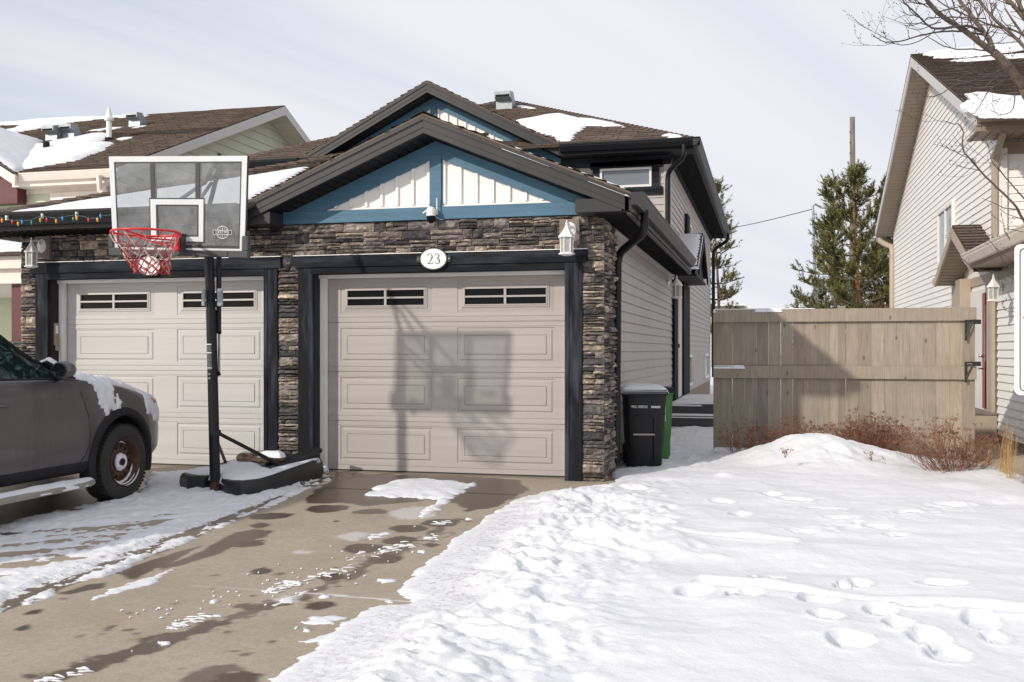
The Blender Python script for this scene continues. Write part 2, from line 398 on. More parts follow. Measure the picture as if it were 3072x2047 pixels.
# numpy noise
def h2(i,j,s): 
    n=(i.astype(np.int64)*374761393+j.astype(np.int64)*668265263+s*1442695041)&0xffffffff
    n=((n^(n>>13))*1274126177)&0xffffffff; n=(n^(n>>16))&0xffffffff
    return n/4294967295.
def vn(x,y,s):
    i=np.floor(x);j=np.floor(y);fx=x-i;fy=y-j;fx=fx*fx*(3-2*fx);fy=fy*fy*(3-2*fy)
    return (h2(i,j,s)*(1-fx)+h2(i+1,j,s)*fx)*(1-fy)+(h2(i,j+1,s)*(1-fx)+h2(i+1,j+1,s)*fx)*fy
def fbm(x,y,s=0,o=5,g=.5):
    a=1.;t=0.;r=0.
    for k in range(o): r=r+a*vn(x*2**k+17.3*k,y*2**k-9.1*k,s+k*13); t+=a; a*=g
    return r/t
def polysd(X,Y,P):
    d=np.full(X.shape,1e9); ins=np.zeros(X.shape,bool); n=len(P)
    for i in range(n):
        ax,ay=P[i]; bx,by=P[(i+1)%n]; ex,ey=bx-ax,by-ay; l=ex*ex+ey*ey+1e-12
        t=np.clip(((X-ax)*ex+(Y-ay)*ey)/l,0,1); d=np.minimum(d,(X-ax-t*ex)**2+(Y-ay-t*ey)**2)
        c=((ay>Y)!=(by>Y)); 
        with np.errstate(divide='ignore',invalid='ignore'):
            xi=(bx-ax)*(Y-ay)/((by-ay) if by!=ay else 1e-12)+ax
        ins^= c&(X<xi)
    d=np.sqrt(d); return np.where(ins,d,-d)
def textmesh(s,size,M4,name,mat_,parent,ext=.002,font_sx=1.0):
    cu=bpy.data.curves.new('t','FONT'); cu.body=s; cu.size=size; cu.extrude=ext; cu.align_x='CENTER'; cu.align_y='CENTER'
    o=bpy.data.objects.new('t',cu); COL.objects.link(o); bpy.context.view_layer.update()
    me=bpy.data.meshes.new_from_object(o.evaluated_get(bpy.context.evaluated_depsgraph_get()))
    bpy.data.objects.remove(o); me.transform(Matrix.Diagonal((font_sx,1,1,1))); me.transform(M4)
    if parent: me.transform(Matrix.Translation(-ORG[parent.name]))
    me.materials.clear(); me.materials.append(mat_); me.name=name
    r=bpy.data.objects.new(name,me); COL.objects.link(r); 
    if parent: r.parent=parent; ORG[r.name]=ORG[parent.name]
    return r
FRONT=Matrix(((1,0,0,0),(0,0,-1,0),(0,1,0,0),(0,0,0,1)))   # text plane xy -> facing -Y
CAMP=Vector((0,0,H))
def RPl(x,y,P0,N):
    d=Vector(ray(x,y)); N=Vector(N); t=(Vector(P0)-CAMP).dot(N)/d.dot(N); return CAMP+d*t
def px_poly(cx,cy,k,pts): return [(cx+a/k,cy+b/k) for a,b in pts]
STC=[(.085,.075,.073),(.12,.103,.096),(.16,.135,.12),(.06,.055,.057),(.21,.178,.155),(.26,.21,.165),(.14,.12,.116),(.11,.09,.078),(.22,.18,.155),(.07,.063,.061),(.30,.25,.20),(.18,.155,.15)]
def stone_fill(mb,u0,u1,v0,v1,P,seed=0,dep=.045,big=1.):
    R=random.Random(seed)
    def stone(a,b,c,d):
        col=R.choice(STC); k=R.uniform(1.1,1.75); col=tuple(x*k for x in col)
        nu=max(3,int((b-a)/.05)+2); nv=4 if d-c>.05 else 3
        base=R.uniform(.25,1.1)*dep; tilt=-R.uniform(-.25,.6)*dep; g=R.uniform(.0015,.004)
        ph=R.uniform(0,9); vs=[]
        e0,e1=R.uniform(-.004,.004),R.uniform(-.004,.004)
        for j in range(nv+1):
            for i in range(nu+1):
                s,t=i/nu,j/nv
                edge=min(s,1-s,)*nu; et=min(t,1-t)*nv
                n=base+tilt*(t-.5)+R.uniform(-.006,.006)+.007*math.sin(ph+s*7+t*3)
                if i in(0,nu) or j in(0,nv): n*=.35
                u=a+g+(b-a-2*g)*s+(R.uniform(-.004,.004) if 0<i<nu else 0)
                v=c+g+(d-c-2*g)*t+(R.uniform(-.0035,.0035) if 0<j<nv else (e0*math.sin(s*4+ph) if j==0 else e1*math.sin(s*5+ph)))
                vs.append(P(u,v,n))
        W=nu+1; fs=[(j*W+i,j*W+i+1,(j+1)*W+i+1,(j+1)*W+i) for j in range(nv) for i in range(nu)]
        nf_=len(fs)
        n0=len(vs)
        rim=[i for i in range(W)]+[j*W+nu for j in range(1,nv+1)]+[nv*W+i for i in range(nu-1,-1,-1)]+[j*W for j in range(nv-1,0,-1)]
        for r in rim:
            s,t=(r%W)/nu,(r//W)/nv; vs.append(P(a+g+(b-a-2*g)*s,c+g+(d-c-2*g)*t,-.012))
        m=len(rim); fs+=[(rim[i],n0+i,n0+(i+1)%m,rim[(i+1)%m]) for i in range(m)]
        n0_=len(mb.c); mb.add(vs,fs,col)
        for q in range(nf_):
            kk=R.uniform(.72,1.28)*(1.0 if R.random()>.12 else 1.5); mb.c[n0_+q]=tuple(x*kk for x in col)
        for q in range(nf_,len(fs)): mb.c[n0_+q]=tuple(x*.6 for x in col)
    z=v0
    while z<v1-.005:
        hh=min(R.uniform(.06,.11)*big,v1-z)
        if v1-z-hh<.03: hh=v1-z
        u=u0
        while u<u1-.005:
            w=min(R.uniform(.12,.38)*big,u1-u)
            if u1-u-w<.07: w=u1-u
            # layers
            nl=R.choice([1,2,2,3]) if hh>.07 else R.choice([1,2])
            cuts=[0]+sorted([ (i+R.uniform(-.22,.22))/nl for i in range(1,nl)])+[1]
            for q in range(nl):
                a,b=z+hh*cuts[q],z+hh*cuts[q+1]
                ns=1 if w<.2 else R.choice([1,1,2])
                m=u+w*R.uniform(.3,.7)
                if ns==1: stone(u,u+w,a,b)
                else: stone(u,m,a,b); stone(m,u+w,a,b)
            u+=w
        z+=hh
# =================================================================== DUPLEX HOUSE
HO=Vector((-1.6,9.95,0))
duplex=thing('duplex_house',HO,'duplex with dark stone double garage, blue and white board gables and black trim','house')
YS=9.93
# garage stone veneer
sb=MB(); Pf=lambda u,v,n:(u,YS-n,v)
stone_fill(sb,-8.39,-1.567,2.31,2.655,Pf,1,big=.95)
stone_fill(sb,-8.39,-8.235,1.95,2.31,Pf,2); stone_fill(sb,-8.39,-8.175,-.05,1.95+.235,Pf,3)
stone_fill(sb,-5.12,-4.88,-.03,2.20,Pf,4); stone_fill(sb,-5.07,-4.93,2.20,2.31,Pf,5)
stone_fill(sb,-1.788,-1.567,-.03,2.20,Pf,6); stone_fill(sb,-1.735,-1.567,2.20,2.31,Pf,8)
stone_fill(sb,9.93,10.66,-.02,2.62,lambda u,v,n:(-1.567+n-.015,u,v),7)
stone_fill(sb,-10.66,-9.93,-.02,2.62,lambda u,v,n:(-8.39-n+.015,-u,v),9)
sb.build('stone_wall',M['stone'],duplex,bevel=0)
mb=MB()
mb.box(-8.38,-8.0,9.945,10.3,-.1,2.2); mb.box(-5.3,-4.7,9.945,10.3,-.1,2.2); mb.box(-1.95,-1.58,9.945,10.66,-.1,2.2); mb.box(-8.38,-1.58,9.945,10.12,2.2,2.66); mb.box(-8.38,-8.2,10.12,10.66,-.1,2.66)
mb.box(-1.95,-1.58,10.12,10.66,2.2,2.66)
mb.build('backing_wall',M['mortar'],duplex)
# black door frames
def door_frame(hl,hr,jl0,jl1,jr0,jr1,ztop):
    t=MB(); t.box(hl,hr,9.882,9.95,2.187,2.31)
    h=t.build('door_frame',M['black_trim_h'],duplex,bevel=.003)
    a=MB(); a.box(jl0,jl1,9.90,10.125,-.04,2.186)
    a.build('jamb',M['black_trim'],h,bevel=.003)
    a=MB(); a.box(jr0,jr0+.044,9.895,10.125,-.04,2.186); a.box(jr0+.048,jr1,9.90,10.05,-.04,2.186)
    a.build('jamb',M['black_trim'],h,bevel=.003)
    a=MB(); a.box(jl1-.03,jr0+.03,9.898,10.125,2.118,2.187); a.build('inner_head',M['black_trim_h'],h,bevel=.003)
    a=MB(); a.box(hl,hr,9.872,9.95,2.311,2.318); a.build('flashing',M['stop'],h)
    a=MB(); a.box(jl1,jl1+.068,10.07,10.14,-.01,2.118); a.box(jr0-.03,jr0-.004,10.07,10.14,-.01,2.118); a.box(jl1,jr0,10.04,10.14,2.08,2.1175)
    a.build('door_stop',M['stop'],h,bevel=.002)
door_frame(-4.923,-1.735,-4.877,-4.706,-1.964,-1.788,2.31)
door_frame(-8.238,-5.076,-8.181,-8.015,-5.282,-5.12,2.31)
# garage doors
def garage_door(x0,x1,m,Y=10.15,label=None):
    w=x1-x0; d=MB(); SH=.5325
    def strip(a,b,c,e,y=Y): d.quad((a,y,c),(b,y,c),(b,y,e),(a,y,e))
    cols=[(x0+.165,x0+.165+w*.387),(x1-.165-w*.387,x1-.165)]
    def panel(a,b,c,e):
        rings=[(0,0),(.006,.008),(.020,.008),(.034,-.001),(.075,-.001),(.083,.005),(.09,-.004)]
        prev=None
        for ins,dy in rings:
            r=[(a+ins,Y+dy,c+ins),(b-ins,Y+dy,c+ins),(b-ins,Y+dy,e-ins),(a+ins,Y+dy,e-ins)]
            if prev:
                for i in range(4): d.quad(prev[i],prev[(i+1)%4],r[(i+1)%4],r[i])
            prev=r
        d.quad(*prev)
    wins=[]
    for k in range(4):
        z0=k*SH+.012; z1=(k+1)*SH
        j=.05
        # joint ribs
        for (za,zb,dy) in ((z0-.012,z0,.008),(z0,z0+j,0),(z0+j,z0+j+.005,.005)): strip(x0,x1,za,zb,Y+dy)
        for zz,dy0,dy1 in ((z0,.008,0),(z0+j,0,.005),(z0+j+.005,.005,0)): d.quad((x0,Y+dy0,zz),(x1,Y+dy0,zz),(x1,Y+dy1,zz),(x0,Y+dy1,zz))
        zt=z1-.045
        if k<3:
            d.quad((x0,Y,zt),(x1,Y,zt),(x1,Y+.005,zt),(x0,Y+.005,zt)); strip(x0,x1,zt,zt+.005,Y+.005); d.quad((x0,Y+.005,zt+.005),(x1,Y+.005,zt+.005),(x1,Y,zt+.005),(x0,Y,zt+.005)); strip(x0,x1,zt+.005,z1)
            d.quad((x0,Y,z1),(x1,Y,z1),(x1,Y+.008,z1),(x0,Y+.008,z1))
        else: strip(x0,x1,zt,z1)
        pa,pb=z0+j+.005,zt
        c0,c1=pa+.045,pb-.01
        if k==3: c0,c1=1.70,2.035
        strip(x0,x1,pa,c0); strip(x0,x1,c1,pb)
        xs=[x0]+[q for c in cols for q in c]+[x1]
        for i in (0,2,4): strip(xs[i],xs[i+1],c0,c1)
        for a,b in cols:
            if k<3: panel(a,b,c0,c1)
            else:
                rings=[(0,0),(.006,.007),(.05,.0),(.055,-.008),(.075,-.012)]
                prev=None
                for ins,dy in rings:
                    r=[(a+ins,Y+dy,c0+ins),(b-ins,Y+dy,c0+ins),(b-ins,Y+dy,c1-ins),(a+ins,Y+dy,c1-ins)]
                    if prev:
                        for i in range(4): d.quad(prev[i],prev[(i+1)%4],r[(i+1)%4],r[i])
                    prev=r
                wins.append((a+.075,b-.075,c0+.075,c1-.075))
    o=d.build('garage_door',m,duplex)
    if label: o['label']=label
    sl=MB(); sl.box(x0,x1,Y-.006,Y+.01,-.012,.013); sl.build('weather_seal',M['plastic'],o)
    for (a,b,c,e) in wins:
        f=MB(); y0,y1=Y-.018,Y+.004
        mx=(a+b)/2; mz=(c+e)/2
        for q in ((a,b,c-.0,c+.012),(a,b,e-.012,e),(a,a+.012,c+.012,e-.012),(b-.012,b,c+.012,e-.012),(mx-.013,mx+.013,c+.012,e-.012)): f.box(q[0],q[1],y0,y1,q[2],q[3])
        for q in ((a+.012,mx-.013),(mx+.013,b-.012)): f.box(q[0],q[1],y0+.002,y1,mz-.010,mz+.010)
        f.build('window',m,o,bevel=.002)
        g=MB(); g.box(a,b,Y+.006,Y+.012,c,e); g.build('window_pane',M['dglass'],o)
    return o
garage_door(-4.66,-1.955,M['door_r'],label='greige panelled garage door with two four-pane window strips')
garage_door(-8.01,-5.275,M['door_l'],label='off-white panelled garage door behind the hoop')
# gable 1
XC=-3.322; SL=.415
b=MB(); b.box(-5.045,-1.62,9.885,9.95,2.657,2.787)
b.build('gable_trim',M['blue'],duplex,bevel=.002)
gt=MB()
for sx in (-1,1):
    def q(dx,z): return (XC+sx*dx,9.89,z)
    gt.prism([q(0,3.466),q(1.636,2.789),q(1.236,2.789),q(.0,3.302)] if sx>0 else [q(0,3.302),q(1.236,2.789),q(1.636,2.789),q(0,3.466)],(0,.05,0))
gt.build('gable_trim',M['blue'],duplex)
b=MB(); b.box(XC-.063,XC+.063,9.882,9.94,2.789,3.33); b.build('gable_trim',M['blue'],duplex,bevel=.002)
def gable_panel(xc,zb,za,hw,y,sp=.173,bw=.03,name='gable_panel'):
    g=MB(); g.poly([(xc-hw,y,zb),(xc+hw,y,zb),(xc,y,za)])
    s=(za-zb)/hw
    x=xc-hw+.12
    k=-int(hw/sp)
    for i in range(k,-k+1):
        x=xc+i*sp+.087
        z1=za-s*abs(x-xc)-.005
        if z1-zb>.03: g.box(x-bw/2,x+bw/2,y-.022,y+.002,zb+.03,z1)
    g.box(xc-hw+.1,xc+hw-.1,y-.022,y+.002,zb,zb+.022)
    return g.build(name,M['white'],duplex)
gable_panel(XC,2.787,3.40,1.5,9.93)
# rake fascia (stepped profile)
def rake(xc,za,sl,hw,y,th,thm,name='rake_fascia'):
    r=MB(); s=math.sqrt(1+sl*sl)
    bands=[(0,.22,-.022),(.22,.30,-.012),(.30,.66,-.008),(.66,.70,-.002),(.70,1.,-.005)]
    for sx in (-1,1):
        for a,b_,dy in bands:
            p=[(xc,y+dy,za-th*a),(xc+sx*hw,y+dy,za-sl*hw-th*a),(xc+sx*hw,y+dy,za-sl*hw-th*b_),(xc,y+dy,za-th*b_)]
            if sx<0: p=p[::-1]
            r.prism(p,(0,.04-dy,0))
    return r.build(name,M['charcoal'],duplex)
rake(-3.346,3.655,.415,2.03,9.58,.168,None)
def rake_soffit(xc,za,sl,hw,y0,y1,parent,m=M['soffit']):
    s=MB()
    for sx in (-1,1):
        V=Vector((sx,0,-sl)).normalized(); ln=hw*math.sqrt(1+sl*sl)
        lap(s,(xc,y0,za),(0,1,0),V,(0,0,-1),[(0,0),(y1-y0,0),(y1-y0,ln),(0,ln)],.10,.008)
    return s.build('soffit',m,parent)
rake_soffit(-3.346,3.492,.415,2.0,9.61,9.95,duplex)
# cornice return boxes
r=MB(); r.box(-1.80,-1.345,9.585,9.93,2.635,2.765); r.build('cornice_return',M['charcoal'],duplex,bevel=.003)
r=MB(); r.box(-5.36,-5.05,9.60,9.93,2.63,2.76); r.build('cornice_return',M['charcoal'],duplex,bevel=.003)
# garage roof
roof('roof',[(-3.346,9.57,3.67),(-1.25,9.57,2.80),(-1.25,17.6,2.80),(-3.346,17.6,3.67)],duplex,(0,1,0))
roof('roof',[(-3.346,9.57,3.67),(-5.36,9.57,2.835),(-5.36,12.5,2.835),(-3.346,17.6,3.67)],duplex,(0,1,0))
K=4.6
roof('roof',[(-8.68,9.42,2.785),(-5.25,9.42,2.785),(-3.9,9.42+K,2.785+.36*K),(-8.68+K,9.42+K,2.785+.36*K)],duplex,(1,0,0))
roof('roof',[(-8.68,9.42,2.785),(-8.68,17.6,2.785),(-8.68+K,17.6,2.785+.36*K),(-8.68+K,9.42+K,2.785+.36*K)],duplex,(0,1,0))
# soffits + eave fascia, garage
s=MB()
lap(s,(-1.60,9.62,2.625),(0,1,0),(1,0,0),(0,0,-1),[(0,0),(7.9,0),(7.9,.36),(0,.36)],5,.001)
for i in range(78): s.box(-1.62,-1.27,9.66+i*.102,9.66+i*.102+.012,2.612,2.625)
for i in range(35): s.box(-8.85+i*.102,-8.838+i*.102,9.46,9.93,2.612,2.625)
s.box(-8.86,-5.30,9.46,9.95,2.625,2.64); s.box(-1.62,-1.26,9.6,17.5,2.6255,2.64); s.box(-8.86,-8.38,9.46,17.5,2.626,2.64)
s.build('soffit',M['soffit'],duplex)
f=MB(); f.box(-1.28,-1.255,9.60,17.45,2.635,2.79); f.box(-1.30,-1.262,9.60,17.45,2.60,2.636); f.build('eave_fascia',M['charcoal'],duplex,bevel=.002); f=MB()
f.box(-8.88,-5.34,9.435,9.46,2.63,2.80); f.box(-8.90,-8.87,9.435,17.4,2.63,2.80)
f.build('eave_fascia',M['charcoal'],duplex,bevel=.002)
g=MB(); kgutter(g,(-1.255,9.56,2.81),(-1.255,17.0,2.81),(1,0,0),.12,.115); g.build('gutter',M['charcoal'],duplex)
g=MB(); kgutter(g,(-9.0,9.435,2.815),(-5.28,9.435,2.815),(0,-1,0),.14,.12); g.build('gutter',M['gutter'],duplex)
def dspout(path,name,m,parent,r=.043):
    t=MB(); pts=[Vector(p) for p in path]; out=[pts[0]]
    for i in range(1,len(pts)-1):
        a,b_,c=pts[i-1],pts[i],pts[i+1]; rr=min(.14,(b_-a).length*.45,(c-b_).length*.45)
        p=b_+(a-b_).normalized()*rr; q=b_+(c-b_).normalized()*rr
        for k in range(7):
            u=k/6; out.append(p*(1-u)**2+b_*2*u*(1-u)+q*u*u)
    out.append(pts[-1])
    # corrugated elbows
    rs=[]; 
    for i,p in enumerate(out): rs.append(r*(1.05 if (i%2==0 and 0<i<len(out)-1) else 1.0))
    t.tube(out,rs,12)
    return t.build(name,m,parent,smooth=True,angle=50)
dspout([(-1.20,10.2,2.72),(-1.20,10.2,2.50),(-1.55,10.72,2.33),(-1.57,10.74,0.1)],'downspout',M['gutter'],duplex)
# siding, right side wall
def wallX(name,X,poly,mat_,parent,nx=1,pitch=.1175,depth=.016,v0=0):
    s=MB(); lap(s,(X,0,0),(0,1,0),(0,0,1),(nx,0,0),poly,pitch,depth,v0)
    return s.build(name,mat_,parent)
def wallY(name,Y,poly,mat_,parent,pitch=.12,depth=.016,v0=0):
    s=MB(); lap(s,(0,Y,0),(1,0,0),(0,0,1),(0,-1,0),poly,pitch,depth,v0)
    return s.build(name,mat_,parent)
wallX('siding_wall',-1.645,[(10.6,.12),(18.0,.12),(18.0,2.62),(10.6,2.62)],M['taupe'],duplex)
wallX('siding_wall',-1.645,[(18.0,.42),(30.6,.42),(30.6,4.68),(18.0,4.68)],M['taupe'],duplex)
wallX('siding_wall',-1.645,[(17.6,2.62),(18.0,2.62),(18.0,4.68),(17.6,4.68)],M['taupe'],duplex)
b=MB(); b.box(-1.70,-1.648,10.6,30.6,-.3,.42); b.box(-9.6,-1.65,30.5,30.6,-.3,4.6); b.box(-9.6,-9.5,17.6,30.6,-.3,4.6); b.build('foundation',M['parging'],duplex)
b=MB(); b.box(-1.63,-1.60,10.64,18.0,2.555,2.624); b.box(-1.60,-1.585,10.64,18.0,2.595,2.6245); b.build('frieze_trim',M['taupe_trim'],duplex)
# foundation wall below the wall further back
wallY('siding_wall',17.6,[(-9.5,2.6),(-1.66,2.6),(-1.66,4.72),(-9.5,4.72)],M['taupe'],duplex)
b=MB(); b.box(-1.735,-1.615,17.565,17.62,2.7,4.60); b.box(-1.655,-1.613,17.62,17.70,2.7,4.60); b.build('corner_board',M['taupe_trim'],duplex,bevel=.004)
b=MB(); b.box(-3.9,-1.61,17.545,17.60,4.53,4.70); b.box(-1.64,-1.60,17.60,30.6,4.58,4.69); b.build('frieze_board',M['black_trim_h'],duplex)
# upper window (front)
def RY(x0,y0,x1,y1,Y):
    a=PY(x0,y0,Y); c=PY(x1,y1,Y); return a.x,c.x,c.z,a.z
def window(parent,axis,pl,a0,a1,z0,z1,fw=.045,mull=None,m=None,nx=1,depth=.05,hm=None):
    """axis 'Y': faces -Y at plane pl spanning x; axis 'X': faces nx*X at plane pl spanning y"""
    f=MB(); g=MB(); m=m or M['whitemetal']
    def bx(mb,a,b_,c,e,d0,d1):
        if axis=='Y': mb.box(a,b_,pl-d1,pl-d0,c,e)
        else:
            lo,hi=sorted((pl+nx*d0,pl+nx*d1)); mb.box(lo,hi,a,b_,c,e)
    bx(f,a0,a1,z0,z0+fw,0,depth); bx(f,a0,a1,z1-fw,z1,0,depth); bx(f,a0,a0+fw,z0+fw,z1-fw,0,depth); bx(f,a1-fw,a1,z0+fw,z1-fw,0,depth)
    if mull:
        for q in mull: bx(f,q-fw*.4,q+fw*.4,z0+fw,z1-fw,0,depth*.9)
    if hm: bx(f,a0+fw,a1-fw,hm-fw*.3,hm+fw*.3,0,depth*.8)
    w=f.build('window',m,parent,bevel=.003)
    bx(g,a0+fw*.8,a1-fw*.8,z0+fw*.8,z1-fw*.8,0,depth*.4); g.build('window_pane',M['glass'],w)
    return w
xa,xb,za,zb=RY(1800,508,1955,560,17.56)
window(duplex,'Y',17.60,xa,xb,za,zb,.04,depth=.065)
b=MB(); b.box(xa-.17,xb+.19,17.545,17.6,zb,zb+.12); b.box(xb,xb+.13,17.55,17.6,za,zb); b.box(xa-.13,xa,17.55,17.6,za,zb); b.box(xa-.17,xb+.19,17.54,17.6,za-.13,za)
b.build('window_trim',M['black_trim_h'],duplex)
# side windows
window(duplex,'X',-1.64,PX(2057.5,1100,-1.6).y,PX(2076,1100,-1.6).y,.55,1.20,.05,depth=.06,mull=None,hm=None)
yb0,yb1=PX(2115,1100,-1.6).y,PX(2125.5,1100,-1.6).y
window(duplex,'X',-1.64,yb0,yb1,.55,1.22,.08,depth=.06)
yw0,yw1=PX(2060,700,-1.6).y,PX(2073.5,700,-1.6).y
window(duplex,'X',-1.64,yw0+.6,yw1,3.35,4.0,.06,depth=.06)
b=MB(); b.box(-1.64,-1.575,yw0-.1,yw0+.6,3.3,4.1); b.build('window_trim',M['black_trim_h'],duplex)
# main hip roof
EZ=4.85; AX,AY1,AY2,AZ=-5.6,21.5,26.7,6.82
roof('roof',[(-10,17.1,EZ),(-1.2,17.1,EZ),(AX,AY1,AZ)],duplex,(1,0,0),pitch=.15)
roof('roof',[(-1.2,17.1,EZ),(-1.2,31.1,EZ),(AX,AY2,AZ),(AX,AY1,AZ)],duplex,(0,1,0),pitch=.15)
roof('roof',[(-10,17.1,EZ),(-10,31.1,EZ),(AX,AY2,AZ),(AX,AY1,AZ)],duplex,(0,1,0),pitch=.15)
roof('roof',[(-10,31.1,EZ),(-1.2,31.1,EZ),(AX,AY2,AZ)],duplex,(1,0,0),pitch=.15)
M['cap']=mat('ridge_cap_shingle',(.10,.07,.054),.95,var=.35,scale=9,bump=.5,bscale=80)
def hipcap(a,b_,n):
    cap=MB()
    a,b_=Vector(a),Vector(b_)
    for i in range(n):
        p=a.lerp(b_,i/n); q=a.lerp(b_,(i+1.15)/n); d=(q-p).normalized(); s_=d.cross(Vector((0,0,1))).normalized()
        for sg in (-1,1):
            cap.quad(p+Vector((0,0,.045)),q+Vector((0,0,.03)),q+s_*sg*.14-Vector((0,0,.035)),p+s_*sg*.14-Vector((0,0,.02)),None)
    cap.build('ridge_cap',M['cap'],duplex)
hipcap((-1.2,17.1,EZ),(AX,AY1,AZ),46); hipcap((-10,17.1,EZ),(AX,AY1,AZ),46); hipcap((AX,AY1,AZ),(AX,AY2,AZ),36); hipcap((-8.68,9.42,2.785),(-8.68+K,9.42+K,2.785+.36*K),46); hipcap((-3.346,9.57,3.665),(-3.346,17.6,3.665),56)
# gable 2
XG,ZG,SG=-5.94,6.15,.516
rake(XG,ZG-.015,SG,2.44,17.2,.185,None)
rake_soffit(XG,ZG-.21,SG,2.4,17.23,17.6,duplex)
roof('roof',[(XG,17.18,ZG),(-3.45,17.18,4.865),(-3.45,17.3,4.865),(XG,20.0,ZG)],duplex,(0,1,0),pitch=.15)
roof('roof',[(XG,17.18,ZG),(-8.43,17.18,4.865),(-8.43,17.3,4.865),(XG,20.0,ZG)],duplex,(0,1,0),pitch=.15)
gt=MB()
for sx in (-1,1):
    def q(dx,z): return (XG+.01+sx*dx,17.54,z)
    P_=[q(0,5.95),q(2.33,4.75),q(1.99,4.75),q(0,5.775)]
    gt.prism(P_ if sx>0 else P_[::-1],(0,.05,0))
gt.box(XG-.05,XG+.07,17.535,17.59,4.75,5.80)
gt.build('gable_trim',M['blue'],duplex)
gable_panel(XG+.01,4.72,5.88,2.25,17.58)
b=MB(); b.box(-8.4,-3.55,17.53,17.6,4.58,4.76); b.build('gable_trim',M['blue'],duplex)
g=MB(); kgutter(g,(-3.47,17.12,4.86),(-1.08,17.12,4.86),(0,-1,0),.13,.12); g.build('gutter',M['gutter'],duplex)
g=MB(); kgutter(g,(-10.1,17.12,4.86),(-8.40,17.12,4.86),(0,-1,0),.13,.12); g.build('gutter',M['gutter'],duplex)
g=MB(); kgutter(g,(-1.2,17.0,4.86),(-1.2,31.2,4.86),(1,0,0),.13,.12); g.build('gutter',M['charcoal'],duplex)
f=MB(); f.box(-3.5,-1.205,17.12,17.15,4.68,4.84); f.box(-1.235,-1.205,17.15,31.1,4.68,4.84); f.box(-10.05,-8.35,17.12,17.15,4.68,4.84)
f.box(-3.5,-1.235,17.15,17.6,4.69,4.705); f.box(-1.64,-1.235,17.6,31.1,4.69,4.705); f.box(-10.05,-8.35,17.15,17.6,4.69,4.705)
for i in range(132): f.box(-1.64,-1.24,17.65+i*.102,17.665+i*.102,4.68,4.69)
f.build('soffit',M['soffit'],duplex)
dspout([(-1.35,17.06,4.75),(-1.35,17.06,4.55),(-1.66,17.5,4.38),(-1.66,17.5,2.9)],'downspout',M['gutter'],duplex)
dspout([(-1.12,30.4,4.75),(-1.12,30.4,4.55),(-1.55,30.6,4.3),(-1.55,30.6,.5)],'downspout',M['gutter'],duplex,.05)
# side entry: posts, door, steps, little gable
b=MB(); b.box(-1.645,-1.58,18.02,18.68,.42,2.62); b.box(-1.645,-1.56,19.75,21.3,.42,2.62); b.build('entry_trim',M['black_trim'],duplex,bevel=.004)
b=MB(); b.box(-1.645,-1.60,18.68,19.75,.42,2.62)
for z in (18.95,19.2,19.5): b.box(-1.602,-1.585,z,z+.05,.45,2.5)
d=b.build('entry_door',M['whitemetal'],duplex,bevel=.003)
b=MB(); b.box(-1.6,-1.56,18.78,18.80,1.35,1.42); b.build('handle',M['chrome'],d)
b=MB()
for k,(y0,z) in enumerate(((16.8,.235),(17.15,.41))): b.box(-1.64,-.15,y0,20.6,z-.19,z-.012); 
b.build('entry_steps',M['step'],duplex,bevel=.01)
PGX=-1.2; PG=(18.3,19.72,21.1); PZ0,PZ1=2.80,3.54
roof('roof',[(PGX,PG[1],PZ1),(PGX,PG[0],PZ0),(-2.6,PG[0],PZ0),(-3.2,PG[1],PZ1)],duplex,(1,0,0))
roof('roof',[(PGX,PG[1],PZ1),(PGX,PG[2],PZ0),(-1.6,PG[2],PZ0),(-1.6,PG[1],PZ1)],duplex,(1,0,0))
b=MB()
for sg in (0,2):
    p=[(PGX,PG[1],PZ1-.02),(PGX,PG[sg],PZ0-.02),(PGX,PG[sg],PZ0-.15),(PGX,PG[1],PZ1-.16)]
    b.prism(p,(.03,0,0))
b.prism([(PGX-.06,PG[0]+.1,PZ0-.13),(PGX-.06,PG[2]-.1,PZ0-.13),(PGX-.06,PG[1],PZ1-.1)],(-.3,0,0))
b.box(-1.62,PGX-.02,PG[0],PG[2],PZ0-.16,PZ0-.13)
b.build('porch_gable',M['soffit'],duplex)
# roof vent
def roof_vent(parent,p,s=1.):
    x,y,z=p; v=MB(); w=.14*s
    v.prism([(x-w,y+.12*s,z-.05),(x-w,y-.12*s,z-.12*s),(x-w,y-.10*s,z+.10*s),(x-w,y-.22*s,z+.14*s),(x-w,y-.22*s,z+.24*s),(x-w,y-.02*s,z+.27*s),(x-w,y+.2*s,z+.02)],(2*w,0,0))
    o=v.build('roof_vent',M['galv'],parent,bevel=.004)
    h=MB(); h.box(x-w*.85,x+w*.85,y-.226*s,y-.215*s,z+.145*s,z+.185*s); h.build('vent_opening',M['lead'],o)
    return o
NF=(0,-.448,1)
p=RPl(1517,326,(0,17.1,EZ),NF); roof_vent(duplex,p,1.25)
# snow on roofs
RP=lambda pts,P0,N:[RPl(x,y,P0,N) for x,y in pts]
S1=px_poly(1400,200,2.851,[(390,465),(620,437),(780,410),(900,432),(1100,455),(1310,505),(1360,522),(1040,515),(985,570),(870,650),(780,640),(640,590)])
snow_sheet('roof_snow',RP(S1,(0,17.1,EZ),NF),NF,'largest snow patch on the brown hip roof right of the upper gable',h=.06,seed=3,rag=.13)
S2=px_poly(1400,200,2.851,[(385,345),(480,332),(560,345),(640,372),(480,368)])
snow_sheet('roof_snow',RP(S2,(0,17.1,EZ),NF),NF,'small snow streak beside the metal vent on the brown hip roof',h=.03,seed=4,rag=.05,res=.04)
S3=px_poly(1400,200,2.851,[(1660,600),(1740,580),(1830,590),(1880,615),(1760,625)])
snow_sheet('roof_snow',RP(S3,(0,17.1,EZ),NF),NF,'little snow clump at the right eave corner of the brown hip roof',h=.05,seed=5,rag=.05,res=.035)
